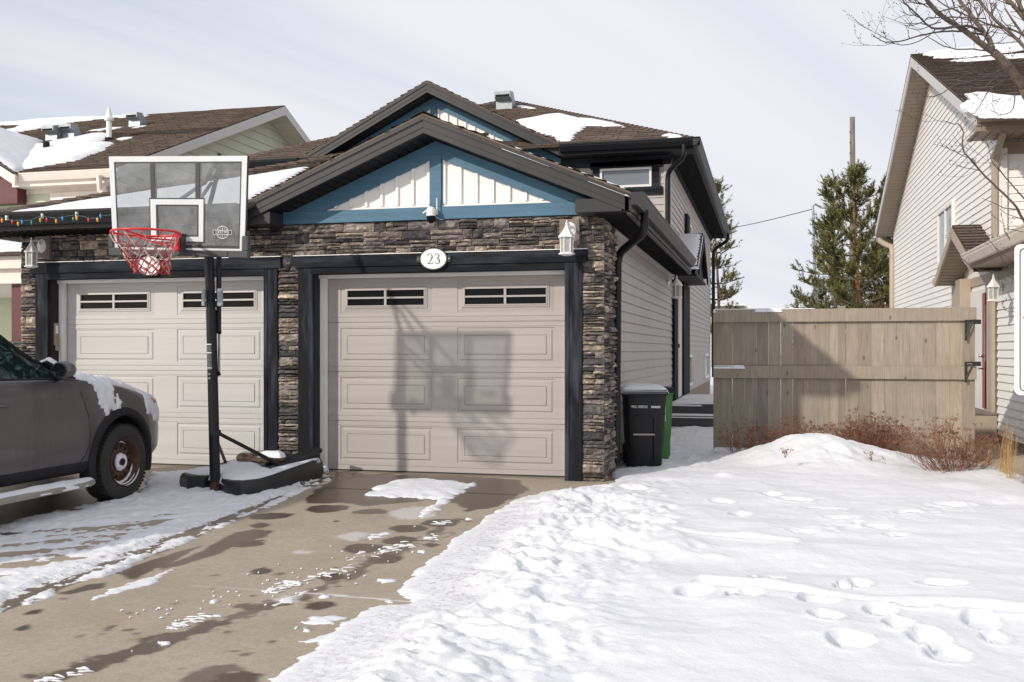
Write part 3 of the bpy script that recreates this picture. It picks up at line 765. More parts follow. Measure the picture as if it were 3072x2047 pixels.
NL=(0,-.36,1); PL0=(0,9.45,2.795)
S4=[(-120,675),(0,654),(160,618),(330,592),(560,563),(747,527),(812,515),(962,494),(905,520),(846,560),(760,604),(640,622),(330,636),(0,652)]
snow_sheet('roof_snow',[RPl(x,y,PL0,NL) for x,y in [(-70,664),(0,648),(60,636),(130,626),(330,594),(560,560),(752,532),(838,518),(940,501),(846,556),(758,601),(735,618),(330,636),(0,652),(-70,658)]],NL,'long snow sheet on the low garage roof above the coloured lights',h=.04,seed=6,rag=.03)
ND=(.415,0,1)
snow_sheet('roof_snow',[(-2.5,9.60,3.31),(-1.27,9.60,2.81),(-1.27,14,2.81),(-2.9,14,3.48)],ND,'thin snow sheet along the right slope of the front gable',h=.05,seed=8,rag=.02,res=.05)
snow_sheet('roof_snow',[(PGX-.02,PG[1]-.02,PZ1),(PGX-.02,PG[0],PZ0),(-2.6,PG[0],PZ0),(-3.0,PG[1],PZ1)],(0,-(PZ1-PZ0)/(PG[1]-PG[0]),1),'snow sheet covering the small porch gable over the side entry',h=.06,seed=9,rag=.02,res=.05)
snow_sheet('step_snow',[(-1.6,17.17,.40),(-.15,17.17,.40),(-.15,20.4,.40),(-1.6,20.4,.40)],(0,0,1),'snow lying on the upper grey entry step',h=.03,seed=10,rag=.02,res=.05)
snow_sheet('step_snow',[(-1.6,16.81,.223),(-.15,16.81,.223),(-.15,17.15,.223),(-1.6,17.15,.223)],(0,0,1),'snow strip lying on the lower grey entry step',h=.02,seed=12,rag=.02,res=.04)
# =================================================================== GROUND, DRIVEWAY, SNOW
def axis_steps(a,b,s0,g):
    r=[a]; 
    while r[-1]<b: r.append(r[-1]+s0+(r[-1]-a)*g)
    return np.array(r)
def gridmesh(name,X,Y,Z,keep,mat_,attrs={}):
    ny,nx=X.shape
    idx=np.arange(ny*nx).reshape(ny,nx)
    a=idx[:-1,:-1];b=idx[:-1,1:];c=idx[1:,1:];d=idx[1:,:-1]
    k=keep[:-1,:-1]|keep[:-1,1:]|keep[1:,1:]|keep[1:,:-1]
    q=np.stack([a[k],b[k],c[k],d[k]],1)
    used=np.zeros(ny*nx,bool); used[q.ravel()]=True
    rm=np.cumsum(used)-1
    co=np.stack([X.ravel(),Y.ravel(),Z.ravel()],1)[used].astype(np.float32); q=rm[q].astype(np.int32)
    me=bpy.data.meshes.new(name); me.vertices.add(len(co)); me.vertices.foreach_set('co',co.ravel())
    me.loops.add(q.size); me.loops.foreach_set('vertex_index',q.ravel())
    me.polygons.add(len(q)); me.polygons.foreach_set('loop_start',np.arange(len(q),dtype=np.int32)*4)
    me.polygons.foreach_set('loop_total',np.full(len(q),4,np.int32)); me.polygons.foreach_set('use_smooth',np.ones(len(q),bool))
    for nme,v in attrs.items():
        at=me.attributes.new(nme,'FLOAT','POINT'); at.data.foreach_set('value',v.ravel()[used].astype(np.float32))
    me.update(calc_edges=True); me.validate(); me.materials.append(mat_)
    o=bpy.data.objects.new(name,me); COL.objects.link(o); return o
def GP(pts,off=0.): return [G(x,y,off) for x,y in pts]
def zgA(Y): return -0.022*np.maximum(0,10-Y)
def K1(pts): return px_poly(0,1400,1.5687,pts)
def K2(pts): return px_poly(1100,1350,1.1932,pts)
def sstep(x,a,b): t=np.clip((x-a)/(b-a),0,1); return t*t*(3-2*t)
def ell(X,Y,cx,cy,rx,ry,seed=0,rag=.25):
    """distance-like value (>0 inside, metres) of an ellipse given in photograph pixels on the ground"""
    a=G(cx-rx,cy); b=G(cx+rx,cy); c=G(cx,cy-ry); d=G(cx,cy+ry)
    mx_,my_=(a[0]+b[0])/2,(c[1]+d[1])/2; RX=math.hypot(b[0]-a[0],b[1]-a[1])/2; RY_=math.hypot(d[0]-c[0],d[1]-c[1])/2
    ux,uy=(b[0]-a[0])/(2*RX),(b[1]-a[1])/(2*RX)
    p=(X-mx_)*ux+(Y-my_)*uy; q=-(X-mx_)*uy+(Y-my_)*ux
    r=np.sqrt((p/RX)**2+(q/RY_)**2)+ (fbm(X*4,Y*4,seed,3)-.5)*rag
    return (1-r)*min(RX,RY_)
# --- driveway concrete
xs=np.arange(-9.6,-.2,.022); ys=axis_steps(3.2,10.16,.014,.0022)
X,Y=np.meshgrid(xs,ys); Z=zgA(Y)
wet=np.zeros_like(X); ice=np.zeros_like(X)
def addwet(sd,soft=.02,amt=1.):
    soft=min(soft,.012) if soft<.05 else soft
    global wet; wet=np.maximum(wet,sstep(sd,-soft,soft)*amt)
n1=(fbm(X*5,Y*5,3,5)-.5); n2=(fbm(X*22,Y*22,4,4)-.5)
addwet(polysd(X,Y,GP([(905,1512),(950,1470),(1000,1440),(1015,1418),(1230,1425),(1460,1432),(1560,1440),(1580,1470),(1500,1520),(1400,1535),(1380,1512),(1290,1500),(1100,1520),(1060,1512)]))+n1*.12+n2*.05)
for i,(cx,cy,rx,ry) in enumerate([(978,1527,60,12),(1113,1536,53,9),(810,1548,58,9),(780,1577,30,7),(750,1632,46,10),(1200,1625,50,13),(1160,1676,48,15),(1000,1732,42,13),(968,1815,52,15),(785,1715,32,10),(1095,1645,60,14),(1225,1585,60,11),(1320,1570,50,14),(1295,1636,22,6),(100,1837,20,6),(75,1886,20,6),(1008,1565,12,3),(705,2040,80,30),(665,2010,55,14),(620,2035,70,24),(735,1964,9,4),(680,1896,12,4),(330,1883,12,4),(385,1892,14,3),(835,1723,16,5),(640,1727,14,4),(90,1760,18,5),(190,1796,12,3)]):
    addwet(ell(X,Y,cx,cy,rx,ry,i,.75)+n2*.06+n1*.04,.01,1. if i<18 else .75)
addwet(polysd(X,Y,GP([(470,1700),(560,1672),(650,1630),(700,1598),(760,1590),(815,1594),(792,1614),(700,1640),(655,1662),(560,1690),(480,1712)]))+n1*.08+n2*.03,.02,.85)
addwet(polysd(X,Y,GP([(345,1720),(480,1672),(560,1650),(600,1640),(520,1690),(400,1735)]))+n1*.1,.02,.95)
addwet(polysd(X,Y,GP([(180,1780),(260,1752),(318,1748),(300,1765),(200,1785)]))+n1*.1,.02,.9)
# speckled wet tyre trail
def trail(pts,w,thr,amt=.9,seed=20):
    P=[G(*p) for p in pts]; d=np.full(X.shape,9.)
    for (ax,ay),(bx,by) in zip(P,P[1:]):
        ex,ey=bx-ax,by-ay; t=np.clip(((X-ax)*ex+(Y-ay)*ey)/(ex*ex+ey*ey),0,1); d=np.minimum(d,np.hypot(X-ax-t*ex,Y-ay-t*ey))
    s=(w-d)/w+(fbm(X*11,Y*11,seed,4)-.5)*2.2-thr
    addwet(s,.12,amt)
trail([(1380,1560),(1230,1640),(1080,1710),(900,1790),(700,1850),(620,1890)],.12,.75,.7)
trail([(620,1880),(420,1950),(280,1990),(160,2025),(60,2080)],.11,.30,.9,31)
trail([(900,1800),(760,1820)],.10,.5,.8,37)
addwet(polysd(X,Y,GP([(1010,1432),(900,1475),(700,1566),(500,1652),(300,1728),(0,1838),(0,1780),(250,1695),(480,1610),(650,1550),(850,1473),(950,1430)]))+n1*.08,.02,.75)
ax_,ay_=G(1060,1720); bx_,by_=G(1380,1600); ex_,ey_=bx_-ax_,by_-ay_; el_=math.hypot(ex_,ey_); al2=((X-ax_)*ex_+(Y-ay_)*ey_)/el_; ac2=(-(X-ax_)*ey_+(Y-ay_)*ex_)/el_
tread=(np.sin(al2*2*PI/.055+np.sign(ac2-.11)*ac2*30)>.15)*(np.abs(ac2-.11)<.10)*(np.abs(np.abs(ac2-.11)-.05)>.012)*(al2>0)*(al2<el_)*(fbm(X*5,Y*5,83,3)>.42)
wet=np.maximum(wet,tread*.85)
for q_ in range(26):
    rr_=random.Random(q_); cx_q=rr_.uniform(120,1240); cy_q=rr_.uniform(1600,2040)
    if cx_q> 700+ (2047-cy_q)*1.05: continue
    addwet(ell(X,Y,cx_q,cy_q,rr_.uniform(4,15),rr_.uniform(1.5,4.5),q_,.5)+n2*.02,.01,rr_.uniform(.45,.95))
# under the car: wet melt
sdc=polysd(X,Y,[(-8.2,2.),( -5.55,2.),(-5.5,5.5),(-5.4,7.3),(-5.35,8.6),(-5.6,9.2),(-8.2,9.3)])+n1*.3
addwet(sdc,.08,.92)
addwet((10.16-Y-.18)*-1+n1*.1,.03,.5)
# pale ice in the tread marks
for cx,cy,rx,ry in [(905,1657,32,6),(1055,1610,50,12),(860,1800,45,14),(1240,1540,70,20)]:
    ice=np.maximum(ice,sstep(ell(X,Y,cx,cy,rx,ry,5)+n2*.12,-.01,.03)*.55)
# joint cracks
def crack(p,q,w=.008,v=.8):
    global ice
    (ax,ay),(bx,by)=G(*p),G(*q); ex,ey=bx-ax,by-ay; t=np.clip(((X-ax)*ex+(Y-ay)*ey)/(ex*ex+ey*ey),0,1)
    d=np.hypot(X-ax-t*ex,Y-ay-t*ey)
    ice=np.maximum(ice,(d<w)*v)
crack((924,1779),(1236,1806),.012,.85); crack((560,1757),(924,1779),.008,.25)
Z=Z+ (fbm(X*1.2,Y*1.2,9,3)-.5)*.006
# saw-cut control joints
(j1x,j1y)=G(924,1779); 
Z=Z-.012*(np.abs(Y-8.95)<.012)
drive=gridmesh('driveway',X,Y,Z,np.ones_like(X,bool),M['drive'],{'wet':wet*(1-ice),'ice':ice}); tag(drive,'tan concrete driveway with dark wet patches in front of the garage doors',kind='structure')
mb=MB(); mb.box(-26,-.2,-12,3.2,-.6,-.1504); mb.quad((-9.6,3.2,-.15),(-.2,3.2,-.15),(-.2,3.2,-.6),(-9.6,3.2,-.6))
o=mb.build('road',M['concrete']); tag(o,'concrete drive and street edge behind the camera',kind='structure')
# apron slab under garage + walkway right
mb=MB(); mb.box(-8.4,-1.66,10.162,12,-.3,-.006); o=mb.build('garage_slab',M['concrete']); tag(o,'garage floor slab under the doors',kind='structure')
mb=MB(); mb.box(2.2,3.11,10.3,16.9,-.25,.012); o=mb.build('walkway',M['concrete']); tag(o,'bare concrete walkway beside the cream house',kind='structure')
# --- snow
xs=np.concatenate([np.arange(-9.9,-1.4,.022),np.arange(-1.4,6.2,.019)]); ys=axis_steps(3.3,17.4,.012,.0026)
X,Y=np.meshgrid(xs,ys)
hs=np.full(X.shape,-.05); n1=fbm(X*1.7,Y*1.7,41,5)-.5; n2=fbm(X*7,Y*7,42,5)-.5; n3=fbm(X*28,Y*28,43,4)-.5; n4=fbm(X*2.6,Y*9,44,5)-.5
lawn=GP([(794,2047),(899,1977),(994,1891),(1045,1859),(1109,1821),(1211,1817),(1243,1808),(1180,1776),(1243,1725),(1307,1668),(1370,1610),(1435,1572),(1460,1547),(1536,1505),(1636,1476),(1790,1462)])
lawn=[(-1.9,2.)]+[(G(640,2200)[0],G(640,2200)[1])]+lawn+[(-1.50,9.72),(-1.46,9.95),(-1.60,10.62),(-1.66,10.8),(-1.66,17.6),(-.6,17.6),(-.6,13.2),(2.36,13.0),(2.34,12.5),(2.42,12.1),(2.56,11.8),(2.5,11.2),(2.36,10.45),(2.55,10.2),(3.2,10.0),(6.4,9.6),(6.4,2.)]
sdl=polysd(X,Y,lawn)
e=sdl+n2*.10+n3*.05
base=.05*(1-np.exp(-np.clip(e,0,9)*7))
rough=sstep(-(X-(-1.55+(Y-4)*.02)),-1.25,.25)*sstep(10.6-Y,0,1.2)      # trampled band beside the drive
rough=np.maximum(rough*np.where(Y>8.6,.6,1),0)
r2=fbm(X*3.4+n1*2,Y*3.4,61,5); ridg=1-np.abs(2*r2-1)
r3=fbm(X*9,Y*9,66,4); ridg2=1-np.abs(2*r3-1)
h=base+n1*.06*sstep(sdl,0,.4)+(fbm(X*.8+3,Y*2.2,47,4)-.5)*.05*sstep(sdl,.2,.9)+n3*.003
clod=np.clip(fbm(X*11,Y*11,68,4)-.58,0,1)
h=h+rough*sstep(sdl,0.05,.5)*((ridg-.62)*.17+(ridg2-.6)*.05+n2*.065+clod*.12)
# smooth packed tyre strip at the concrete edge
strip_=sstep(sdl,.02,.1)*sstep(-sdl,-.55,-.35)*sstep(8.2-Y,0,.5)
wv=np.sin((X*.45+Y*.9)*2*PI/.05)*.003*(n1+.5)
h=h*(1-strip_*.75)+strip_*(.018+n2*.008+wv)
# foot prints
def pit(cx,cy,rx,ry,dep=.05,rim=.008,ang=0.,seed=0):
    global h
    a=G(cx-rx,cy); b_=G(cx+rx,cy); c=G(cx,cy-ry); d=G(cx,cy+ry)
    mx_,my_=(a[0]+b_[0])/2,(c[1]+d[1])/2; RX=abs(b_[0]-a[0])/2; RY_=abs(d[1]-c[1])/2
    ca,sa=math.cos(ang),math.sin(ang); p=((X-mx_)*ca+(Y-my_)*sa)/RX; q=(-(X-mx_)*sa+(Y-my_)*ca)/RY_
    r=np.sqrt(p*p+q*q)+n2*.35
    h=h-dep*(1-sstep(r,.72,1.05))+rim*np.exp(-((r-1.15)/.14)**2)
for i,(cx,cy,rx,ry) in enumerate([(1645,642,58,20),(1730,725,76,27),(2010,712,72,30),(2080,766,76,25),(1905,662,55,22),(2195,642,62,30),(1965,587,76,17),(2060,508,84,13),(1765,503,42,14),(1705,512,30,10),(1455,500,48,13),(1390,505,30,8),(1370,563,50,16),(1310,560,25,9),(1620,577,74,18),(1170,548,66,18),(1840,612,58,22),(1065,292,45,10),(1018,290,20,9),(1340,252,42,9),(1270,206,42,5),(1530,198,64,7),(1640,228,80,6),(900,232,60,10),(2250,700,50,20),(1450,180,40,6),(1700,270,70,6),(1830,300,60,6),(1560,320,60,6),(1950,250,60,7),(2080,210,60,6),(1900,330,50,7)]):
    x,y=K2([(cx,cy)])[0]; big=cy>480; pit(x,y,rx/1.1932,ry/1.1932,(.075 if big else .035),.010,0,i)
# ploughed lumpy trail crossing the lawn on the right
tr=polysd(X,Y,GP(K2([(1500,310),(1700,260),(1900,215),(2200,190),(2353,180),(2353,225),(2100,260),(1900,290),(1750,330),(1560,335)])))
h=h+sstep(tr,-.05,.2)*(n2*.05+n3*.012)
tr=polysd(X,Y,GP(K2([(700,290),(900,300),(1150,345),(1300,400),(1310,420),(1100,420),(900,380),(700,330)])))
h=h+sstep(tr,-.05,.15)*(.03+n2*.06)
# wheel-like shallow groove
for p0,p1 in (((1180,515),(2353,610)),((740,300),(1400,350))):
    (ax,ay),(bx,by)=[G(*q) for q in K2([p0,p1])]; ex,ey=bx-ax,by-ay; t_=((X-ax)*ex+(Y-ay)*ey)/(ex*ex+ey*ey); d=np.abs((X-ax)*ey-(Y-ay)*ex)/math.hypot(ex,ey)
    h=h-.022*np.exp(-(d/.05)**2)*(t_>0)*(t_<1.2)+.012*np.exp(-((d-.11)/.05)**2)*(t_>0)*(t_<1.2)
# mound along the fence
def bump(cx,cy,sx,sy,a,ang=0):
    ca,sa=math.cos(ang),math.sin(ang); p=((X-cx)*ca+(Y-cy)*sa)/sx; q=(-(X-cx)*sa+(Y-cy)*ca)/sy
    return a*np.exp(-(p*p+q*q))
md=bump(.42,11.55,.60,.72,.225)+bump(1.05,11.35,.6,.8,.13)+bump(-.1,11.5,.7,.6,.05)+bump(1.75,11.6,.4,.5,.05)
_k=sstep(bump(.70,11.0,.16,.42,1.),.2,.9); md=md+_k*(n2*.09-.012+n3*.02)+sstep(md,.04,.15)*(n1*.07+n2*.035+n3*.01)+bump(.28,11.5,.18,.12,.03)*1.0
md=md+bump(2.05,10.9,.5,.5,.09)+bump(.6,10.5,1.6,.8,.03)
md=md+sstep(Y,12.2,12.55)*(Y<12.9)*.02*(X>-.6)*sstep(2.0-X,0,.3)
h=h+md
h=h-bump(1.62,11.1,.32,.3,.05)
gro=polysd(X,Y,GP([(2480,1355),(2520,1350),(2560,1400),(2600,1440),(2560,1440),(2500,1400)])); h=h+sstep(gro,-.03,.1)*(n2*.06-.015)
h=h-bump(*G(2478,1390),.06,.05,.07)
for px_,py_,r_ in ((2175,1450,.10),):
    h=h+bump(*G(px_,py_),.10,.08,.035)
# passage: trodden
ps=sstep(Y,10.3,10.9)*sstep(-.3-X,0,.3); h=h+ps*(n2*.055+n3*.02)*.8
h=np.where(sdl>.25,np.maximum(h,.008),h)
hs=np.where(sdl>-.15,np.where(e>0,h,-.03),hs)
# left side thin snow
L2=GP([(1013,1425),(940,1462),(892,1483),(765,1537),(669,1585),(542,1636),(446,1674),(351,1719),(191,1763),(64,1821),(-60,1870)])+[(-8.9,5.),(-9.8,6.4)]+[(-9.8,8.)]+GP([(0,1580)])+GP([(60,1562),(160,1534),(255,1518),(357,1500),(420,1470),(450,1440),(462,1418)])+[(-5.9,9.9),(-5.3,9.85),(-4.8,9.75),(-4.62,9.75)]
sd2=polysd(X,Y,L2); # streaks along the tracks
ca,sa=math.cos(.62),math.sin(.62); A_=X*ca+Y*sa; B_=-X*sa+Y*ca
st=fbm(A_*1.6,B_*9,71,5)-.5; 
hole=polysd(X,Y,GP([(-40,1600),(0,1590),(280,1578),(520,1530),(560,1545),(470,1590),(340,1640),(250,1690),(90,1718),(-60,1760)]))
e2=sd2+n2*.12+n3*.06
h2_=np.clip(.017*(1-np.exp(-np.clip(e2,-1,9)*12)),-.02,1)+st*.040+n3*.022+n2*.020+np.clip(fbm(X*16,Y*16,99,4)-.55,0,1)*.06 - .019*sstep(hole,-.1,.2)
h2_=h2_+.012*sstep(polysd(X,Y,GP([(560,1440),(560,1500),(760,1530),(960,1450),(900,1440),(760,1480)])),-.05,.15)
# tyre lane lugs
lane=polysd(X,Y,GP([(1010,1428),(900,1470),(700,1560),(500,1645),(300,1720),(0,1830),(0,1790),(250,1700),(480,1615),(650,1555),(850,1478),(950,1432)]))
lug=np.sin(A_*2*PI/.036+np.sin(B_*60)*1.2); lx,ly=G(0,1810); ux_,uy_=G(1000,1425)[0]-lx,G(1000,1425)[1]-ly; ul_=math.hypot(ux_,uy_); al_=((X-lx)*ux_+(Y-ly)*uy_)/ul_; ac_=(-(X-lx)*uy_+(Y-ly)*ux_)/ul_
lugs=(np.sin(al_*2*PI/.045+np.sign(np.sin(ac_*2*PI/.11))*1.6)>.1)*(np.sin(ac_*2*PI/.05+n1*3)>-.55)
h2_=h2_-sstep(lane,0,.03)*(.012+.016*(1-lugs)*(n2+.75)) + sstep(lane,0,.03)*(np.sin(ac_*2*PI/.16+n1*4)*.007)
hs=np.maximum(hs,np.where(e2>0,h2_,-.05)); 
# patches on the drive
def patch(pts,hh=.028,rag=.10,seed=0,fine=.10):
    global hs
    sd=polysd(X,Y,GP(pts)); ee=sd+n2*rag+n3*fine
    hs=np.maximum(hs,np.where(ee>0,hh*(1-np.exp(-ee*10))+n2*.03*sstep(ee,0,.1)+n3*.01,-.05))
patch([(1088,1492),(1130,1462),(1180,1443),(1270,1438),(1350,1446),(1425,1452),(1400,1472),(1370,1487),(1345,1508),(1295,1547),(1262,1562),(1250,1550),(1290,1518),(1310,1500),(1250,1496),(1180,1492)],.035,.16)
patch(K1([(390,645),(450,605),(620,545),(740,505),(860,463),(760,522),(735,552),(600,580),(480,620)]),.008,.04,fine=.02)
patch(K1([(1420,735),(1470,710),(1560,705),(1640,715),(1580,738),(1480,745)]),.015,.06)
patch(K1([(1410,820),(1500,805),(1560,800),(1470,840)]),.012,.06)
patch(K1([(0,690),(120,640),(280,598),(140,655),(30,700)]),.008,.03)
patch(K1([(1270,640),(1330,610),(1440,590),(1500,570),(1400,625),(1330,660),(1280,665)]),.008,.05)
patch(K1([(1720,330),(1760,310),(1850,305),(1820,330),(1740,345)]),.006,.05)
patch(K1([(1640,440),(1700,395),(1735,390),(1690,425)]),.006,.05)
for (cx,cy,rx,ry) in [(1830,637,14,5),(1520,617,30,5),(1530,560,6,3),(1398,760,16,6),(1445,776,20,7),(2140,345,20,7),(2210,250,18,3),(1010,640,12,4),(1820,540,40,8),(1990,405,10,4),(740,835,14,5),(610,875,16,6),(780,835,10,4),(640,822,8,3)]:
    x,y=K1([(cx,cy)])[0]; ee=ell(X,Y,x,y,rx/1.57,ry/1.57,int(cx))+n3*.06
    hs=np.maximum(hs,np.where(ee>0,.012+n3*.01,-.05))
Zs=zgA(Y)+np.clip(hs,-.05,1)
# drop to the concrete edge beside the walkway
dirt=rough*sstep(sdl,0,.2)*(sstep(-sdl,-.9,-.3)*.7+.06)
dirt=np.maximum(dirt,sstep(lane,-.05,.02)*.9); dirt=np.maximum(dirt,sstep(sd2,0,.1)*.12)
dirt=np.maximum(dirt,sstep(polysd(X,Y,GP([(1800,1490),(1900,1480),(2010,1500),(1980,1520),(1850,1530)])),-.2,.2)*.5)
snow=gridmesh('snow',X,Y,Zs,hs>-.012,M['gsnow'],{'dirt':dirt}); tag(snow,'snow on the lawn, the passage and the edges of the driveway',kind='structure')
# big ground sheet
mb=MB(); 
mb.quad((-400,-200,-.62),(400,-200,-.62),(400,12.9,-.62),(-400,12.9,-.62)); mb.quad((-400,12.9,-.62),(400,12.9,-.62),(400,13.1,-.02),(-400,13.1,-.02)); mb.quad((-400,13.1,-.02),(400,13.1,-.02),(400,900,-.02),(-400,900,-.02))
o=mb.build('ground',M['gsnow']); tag(o,'snow covered ground reaching the horizon',kind='structure')
mb=MB(); mb.box(3.3,30,-12,9.3,-.5,-.10); mb.box(6.15,30,9.3,13,-.5,-.03); mb.box(-1.9,3.3,-12,3.35,-.5,-.105); mb.box(-30,-9.7,3,12,-.5,-.10); o=mb.build('snowy_verge',M['gsnow']); tag(o,'snow covered ground beyond the driveway and lawn',kind='structure')
# crumbs of tyre-tread snow
cr=MB(); R=random.Random(5)
def crumb(x,y,l,w,a):
    X0,Y0=G(x,y); z=zg(Y0); dx,dy=math.cos(a)*l/2,math.sin(a)*l/2
    cr.tube([(X0-dx,Y0-dy,z+w*.4),(X0-dx*.3,Y0-dy*.3+R.uniform(-.006,.006),z+w*.7),(X0+dx*.4,Y0+dy*.4,z+w*.7),(X0+dx,Y0+dy,z+w*.4)],[w*.5,w*.7,w*.65,w*.45],5)
for pts,nn in (([(1930,370),(1850,388),(1760,415)],26),([(1660,470),(1560,500),(1480,525)],14),([(1420,550),(1330,570),(1240,600)],26),([(1020,705),(940,715),(850,745),(790,770)],26),([(440,960),(380,970),(320,980)],8),([(260,1000),(200,1015)],7),([(2100,262),(2060,272)],10),([(2060,328),(1990,345)],10),([(1380,550),(1300,560)],8)):
    P=K1(pts)
    for i in range(nn):
        t=R.random()*(len(P)-1); k=min(int(t),len(P)-2); u=t-k
        x=P[k][0]*(1-u)+P[k+1][0]*u+R.gauss(0,9); y=P[k][1]*(1-u)+P[k+1][1]*u+R.gauss(0,4.6)
        crumb(x,y,R.uniform(.03,.085),R.uniform(.005,.009),R.choice([.15,.25,.9,-.3])+R.gauss(0,.15))
for i in range(70):
    t=R.random(); x=1243-t*900+R.gauss(0,60); y=1640+t*240+R.gauss(0,25); crumb(x,y,R.uniform(.008,.02),.008,R.random()*3)
o=cr.build('snow_crumbs',M['snow'],smooth=True); tag(o,'white crumbs of packed tyre snow scattered on the driveway','snow crumbs',kind='stuff')
# leaves / pebbles debris near the jamb
db=MB()
for i in range(90):
    x,y=R.gauss(1020,28),R.gauss(1432,9)
    if y<1418: continue
    X0,Y0=G(x,y); z=zg(Y0)+.03; a=R.random()*3; l=R.uniform(.008,.025)
    db.quad((X0,Y0,z),(X0+l*math.cos(a),Y0+l*math.sin(a),z+.004),(X0+l*math.cos(a+.6),Y0+l*math.sin(a+.6),z+.008),(X0+.3*l*math.cos(a+1.2),Y0+.3*l*math.sin(a+1.2),z+.003))
o=db.build('leaf_litter',M['rust_head']); tag(o,'brown leaf bits on the snow beside the central pillar foot','leaf litter',kind='stuff')
def rock(name,x,y,r,label,m=None,off=.02):
    X0,Y0=G(x,y); mb=MB(); mb.sphere((0,0,0),r,8); 
    mb.v=[(X0+v[0]*(1.2+.3*R.uniform(-1,1)),Y0+v[1]*(1+.25*R.uniform(-1,1)),zg(Y0)+off+v[2]*.8*(1+.2*R.uniform(-1,1))) for v in mb.v]
    o=mb.build(name,m or M['step'],smooth=False); tag(o,label,'stone'); return o
rock('stone',905,1456,.028,'small grey stone on the snow right of the hoop base',mat('grey_stone',(.12,.11,.10),.9,var=.2))
rock('ice_lump',968,1415,.05,'dirty white ice lump at the foot of the central pillar',M['snow'])
rock('ice_lump',975,1420,.035,'small dirty ice lump beside the right door track',M['snow'])
rock('leaf',720,1984+0,.0,'x') if False else None
b=MB(); X0,Y0=G(1185,2038); z=zg(Y0)+.05
b.quad((X0-.02,Y0,z),(X0+.015,Y0-.01,z+.006),(X0+.02,Y0+.012,z+.012),(X0-.012,Y0+.014,z+.004)); o=b.build('dead_leaf',mat('dead_leaf',(.22,.09,.04),.8)); tag(o,'brown dead leaf on the snow near the bottom of the picture','leaf')
# =================================================================== FENCE
FY=12.58
fence=thing('fence',(.8,FY,0),'tan board fence panel with two rails standing between the two houses behind the shrubs','fence')
fb=MB(); R=random.Random(3)
edges=[2140,2163,2198,2234,2269,2306,2342,2379,2415,2453,2490,2514,2538,2575.5,2614,2653,2691,2730,2769,2808,2848,2888,2925]
for i in range(len(edges)-1):
    x0=PY(edges[i],1100,FY).x; x1=PY(edges[i+1],1100,FY).x; k=R.uniform(.78,1.12); g=R.choice([.0008,.0012,.002,.005]) 
    if i in(0,11,21): continue
    col=(k,k*R.uniform(.97,1.02),k*R.uniform(.94,1.02))
    fb.box(x0+g/2,x1-g/2,FY+R.uniform(0,.004),FY+.022,.07+R.uniform(-.01,.01),1.70,col)
fb.build('boards',M['fence'],fence,bevel=.001)
x0=PY(2140,1100,FY).x; x1=PY(2925,1100,FY).x
def frail(z0,z1,n='rail'):
    r=MB(); r.box(x0,x1+.01,FY-.042,FY-.003,z0,z1,(.96,.96,.95)); r.build(n,M['fence'],fence,bevel=.004)
frail(1.645,1.80); frail(.965,1.115); 
r=MB(); r.box(x0,x1,FY-.03,FY-.003,.02,.10,(.8,.78,.76)); r.build('rail',M['fence'],fence,bevel=.004)
for a,b_,h in ((2140,2163,1.79),(2514-24,2514+24,1.83),(2888,2925,1.79)):
    if a==2490: a,b_=2491,2538
    xa,xb=PY(a,1100,FY).x,PY(b_,1100,FY).x
    if a==2491: xa,xb=PY(2513,1100,FY).x+.002,PY(2538,1100,FY).x-.004
    r=MB(); r.box(xa,xb,FY-.001,FY+.09,-.1,h,(.84,.83,.80)); r.build('post',M['fence'],fence,bevel=.003)
for yy in (965,1091):
    p=PY(2932,yy,FY-.05); br=MB(); 
    br.box(p.x-.135,p.x-.11,FY-.055,FY-.043,p.z-.22,p.z+.01)
    br.box(p.x-.135,p.x+.02,FY-.055,FY-.043,p.z+.005,p.z+.02)
    br.tube([(p.x-.12,FY-.05,p.z-.17),(p.x-.04,FY-.05,p.z+.01)],.011,6)
    br.box(p.x-.05,p.x+.035,FY-.085,FY-.035,p.z-.03,p.z+.022)
    br.build('gate_bracket',M['plastic'],fence,bevel=.003)
snow_sheet('fence_snow',[(x0,FY-.04,1.8),(x0,FY+.02,1.8),(x0+1.2,FY+.02,1.8),(x0+1.2,FY-.04,1.8)],(0,0,1),'thin snow line along the left end of the fence top rail',h=.012,seed=21,rag=.03,res=.012)
snow_sheet('fence_snow',[(x0,FY-.045,1.115),(x0,FY-.001,1.115),(x0+.36,FY-.001,1.115),(x0+.36,FY-.045,1.115)],(0,0,1),'short snow line on the left end of the fence middle rail',h=.008,seed=22,rag=.025,res=.01)
snow_sheet('fence_snow',[(x0,FY-.06,.10),(x0,FY-.001,.10),(x0+.95,FY-.001,.10),(x0+.95,FY-.06,.10)],(0,0,1),'snow ledge along the bottom rail at the left of the fence',h=.03,seed=23,rag=.012,res=.012)
# =================================================================== CREAM HOUSE (right)
cream=thing('cream_house',(3.1,15.2,0),'cream sided house with tan gutters and small porch gable on the right','house')
XR=3.1
wallX('siding_wall',XR,[(15.2,.1),(27.0,.1),(27.0,4.5),(20.7,7.02),(15.2,4.72)],M['cream'],cream,nx=-1,pitch=.1095,depth=.015)
wallX('siding_wall',XR,[(9.5,.14),(15.15,.14),(15.15,2.62),(9.5,2.62)],M['cream'],cream,nx=-1,pitch=.1095,depth=.02)
wallY('siding_wall',15.2,[(XR+.02,2.3),(11,2.3),(11,4.5),(XR+.02,4.5)],M['cream'],cream,pitch=.112,depth=.015)
wallY('siding_wall',9.5,[(XR,.14),(10,.14),(10,2.62),(XR,2.62)],M['cream'],cream,pitch=.112,depth=.015)
b=MB(); b.box(XR+.01,11,9.55,27,-.3,.16); b.box(XR+.02,11,26.9,27,0,4.5); b.box(10.9,11,9.55,27,0,4.5); b.build('foundation',M['parging'],cream)
CZ,CA=4.50,6.98
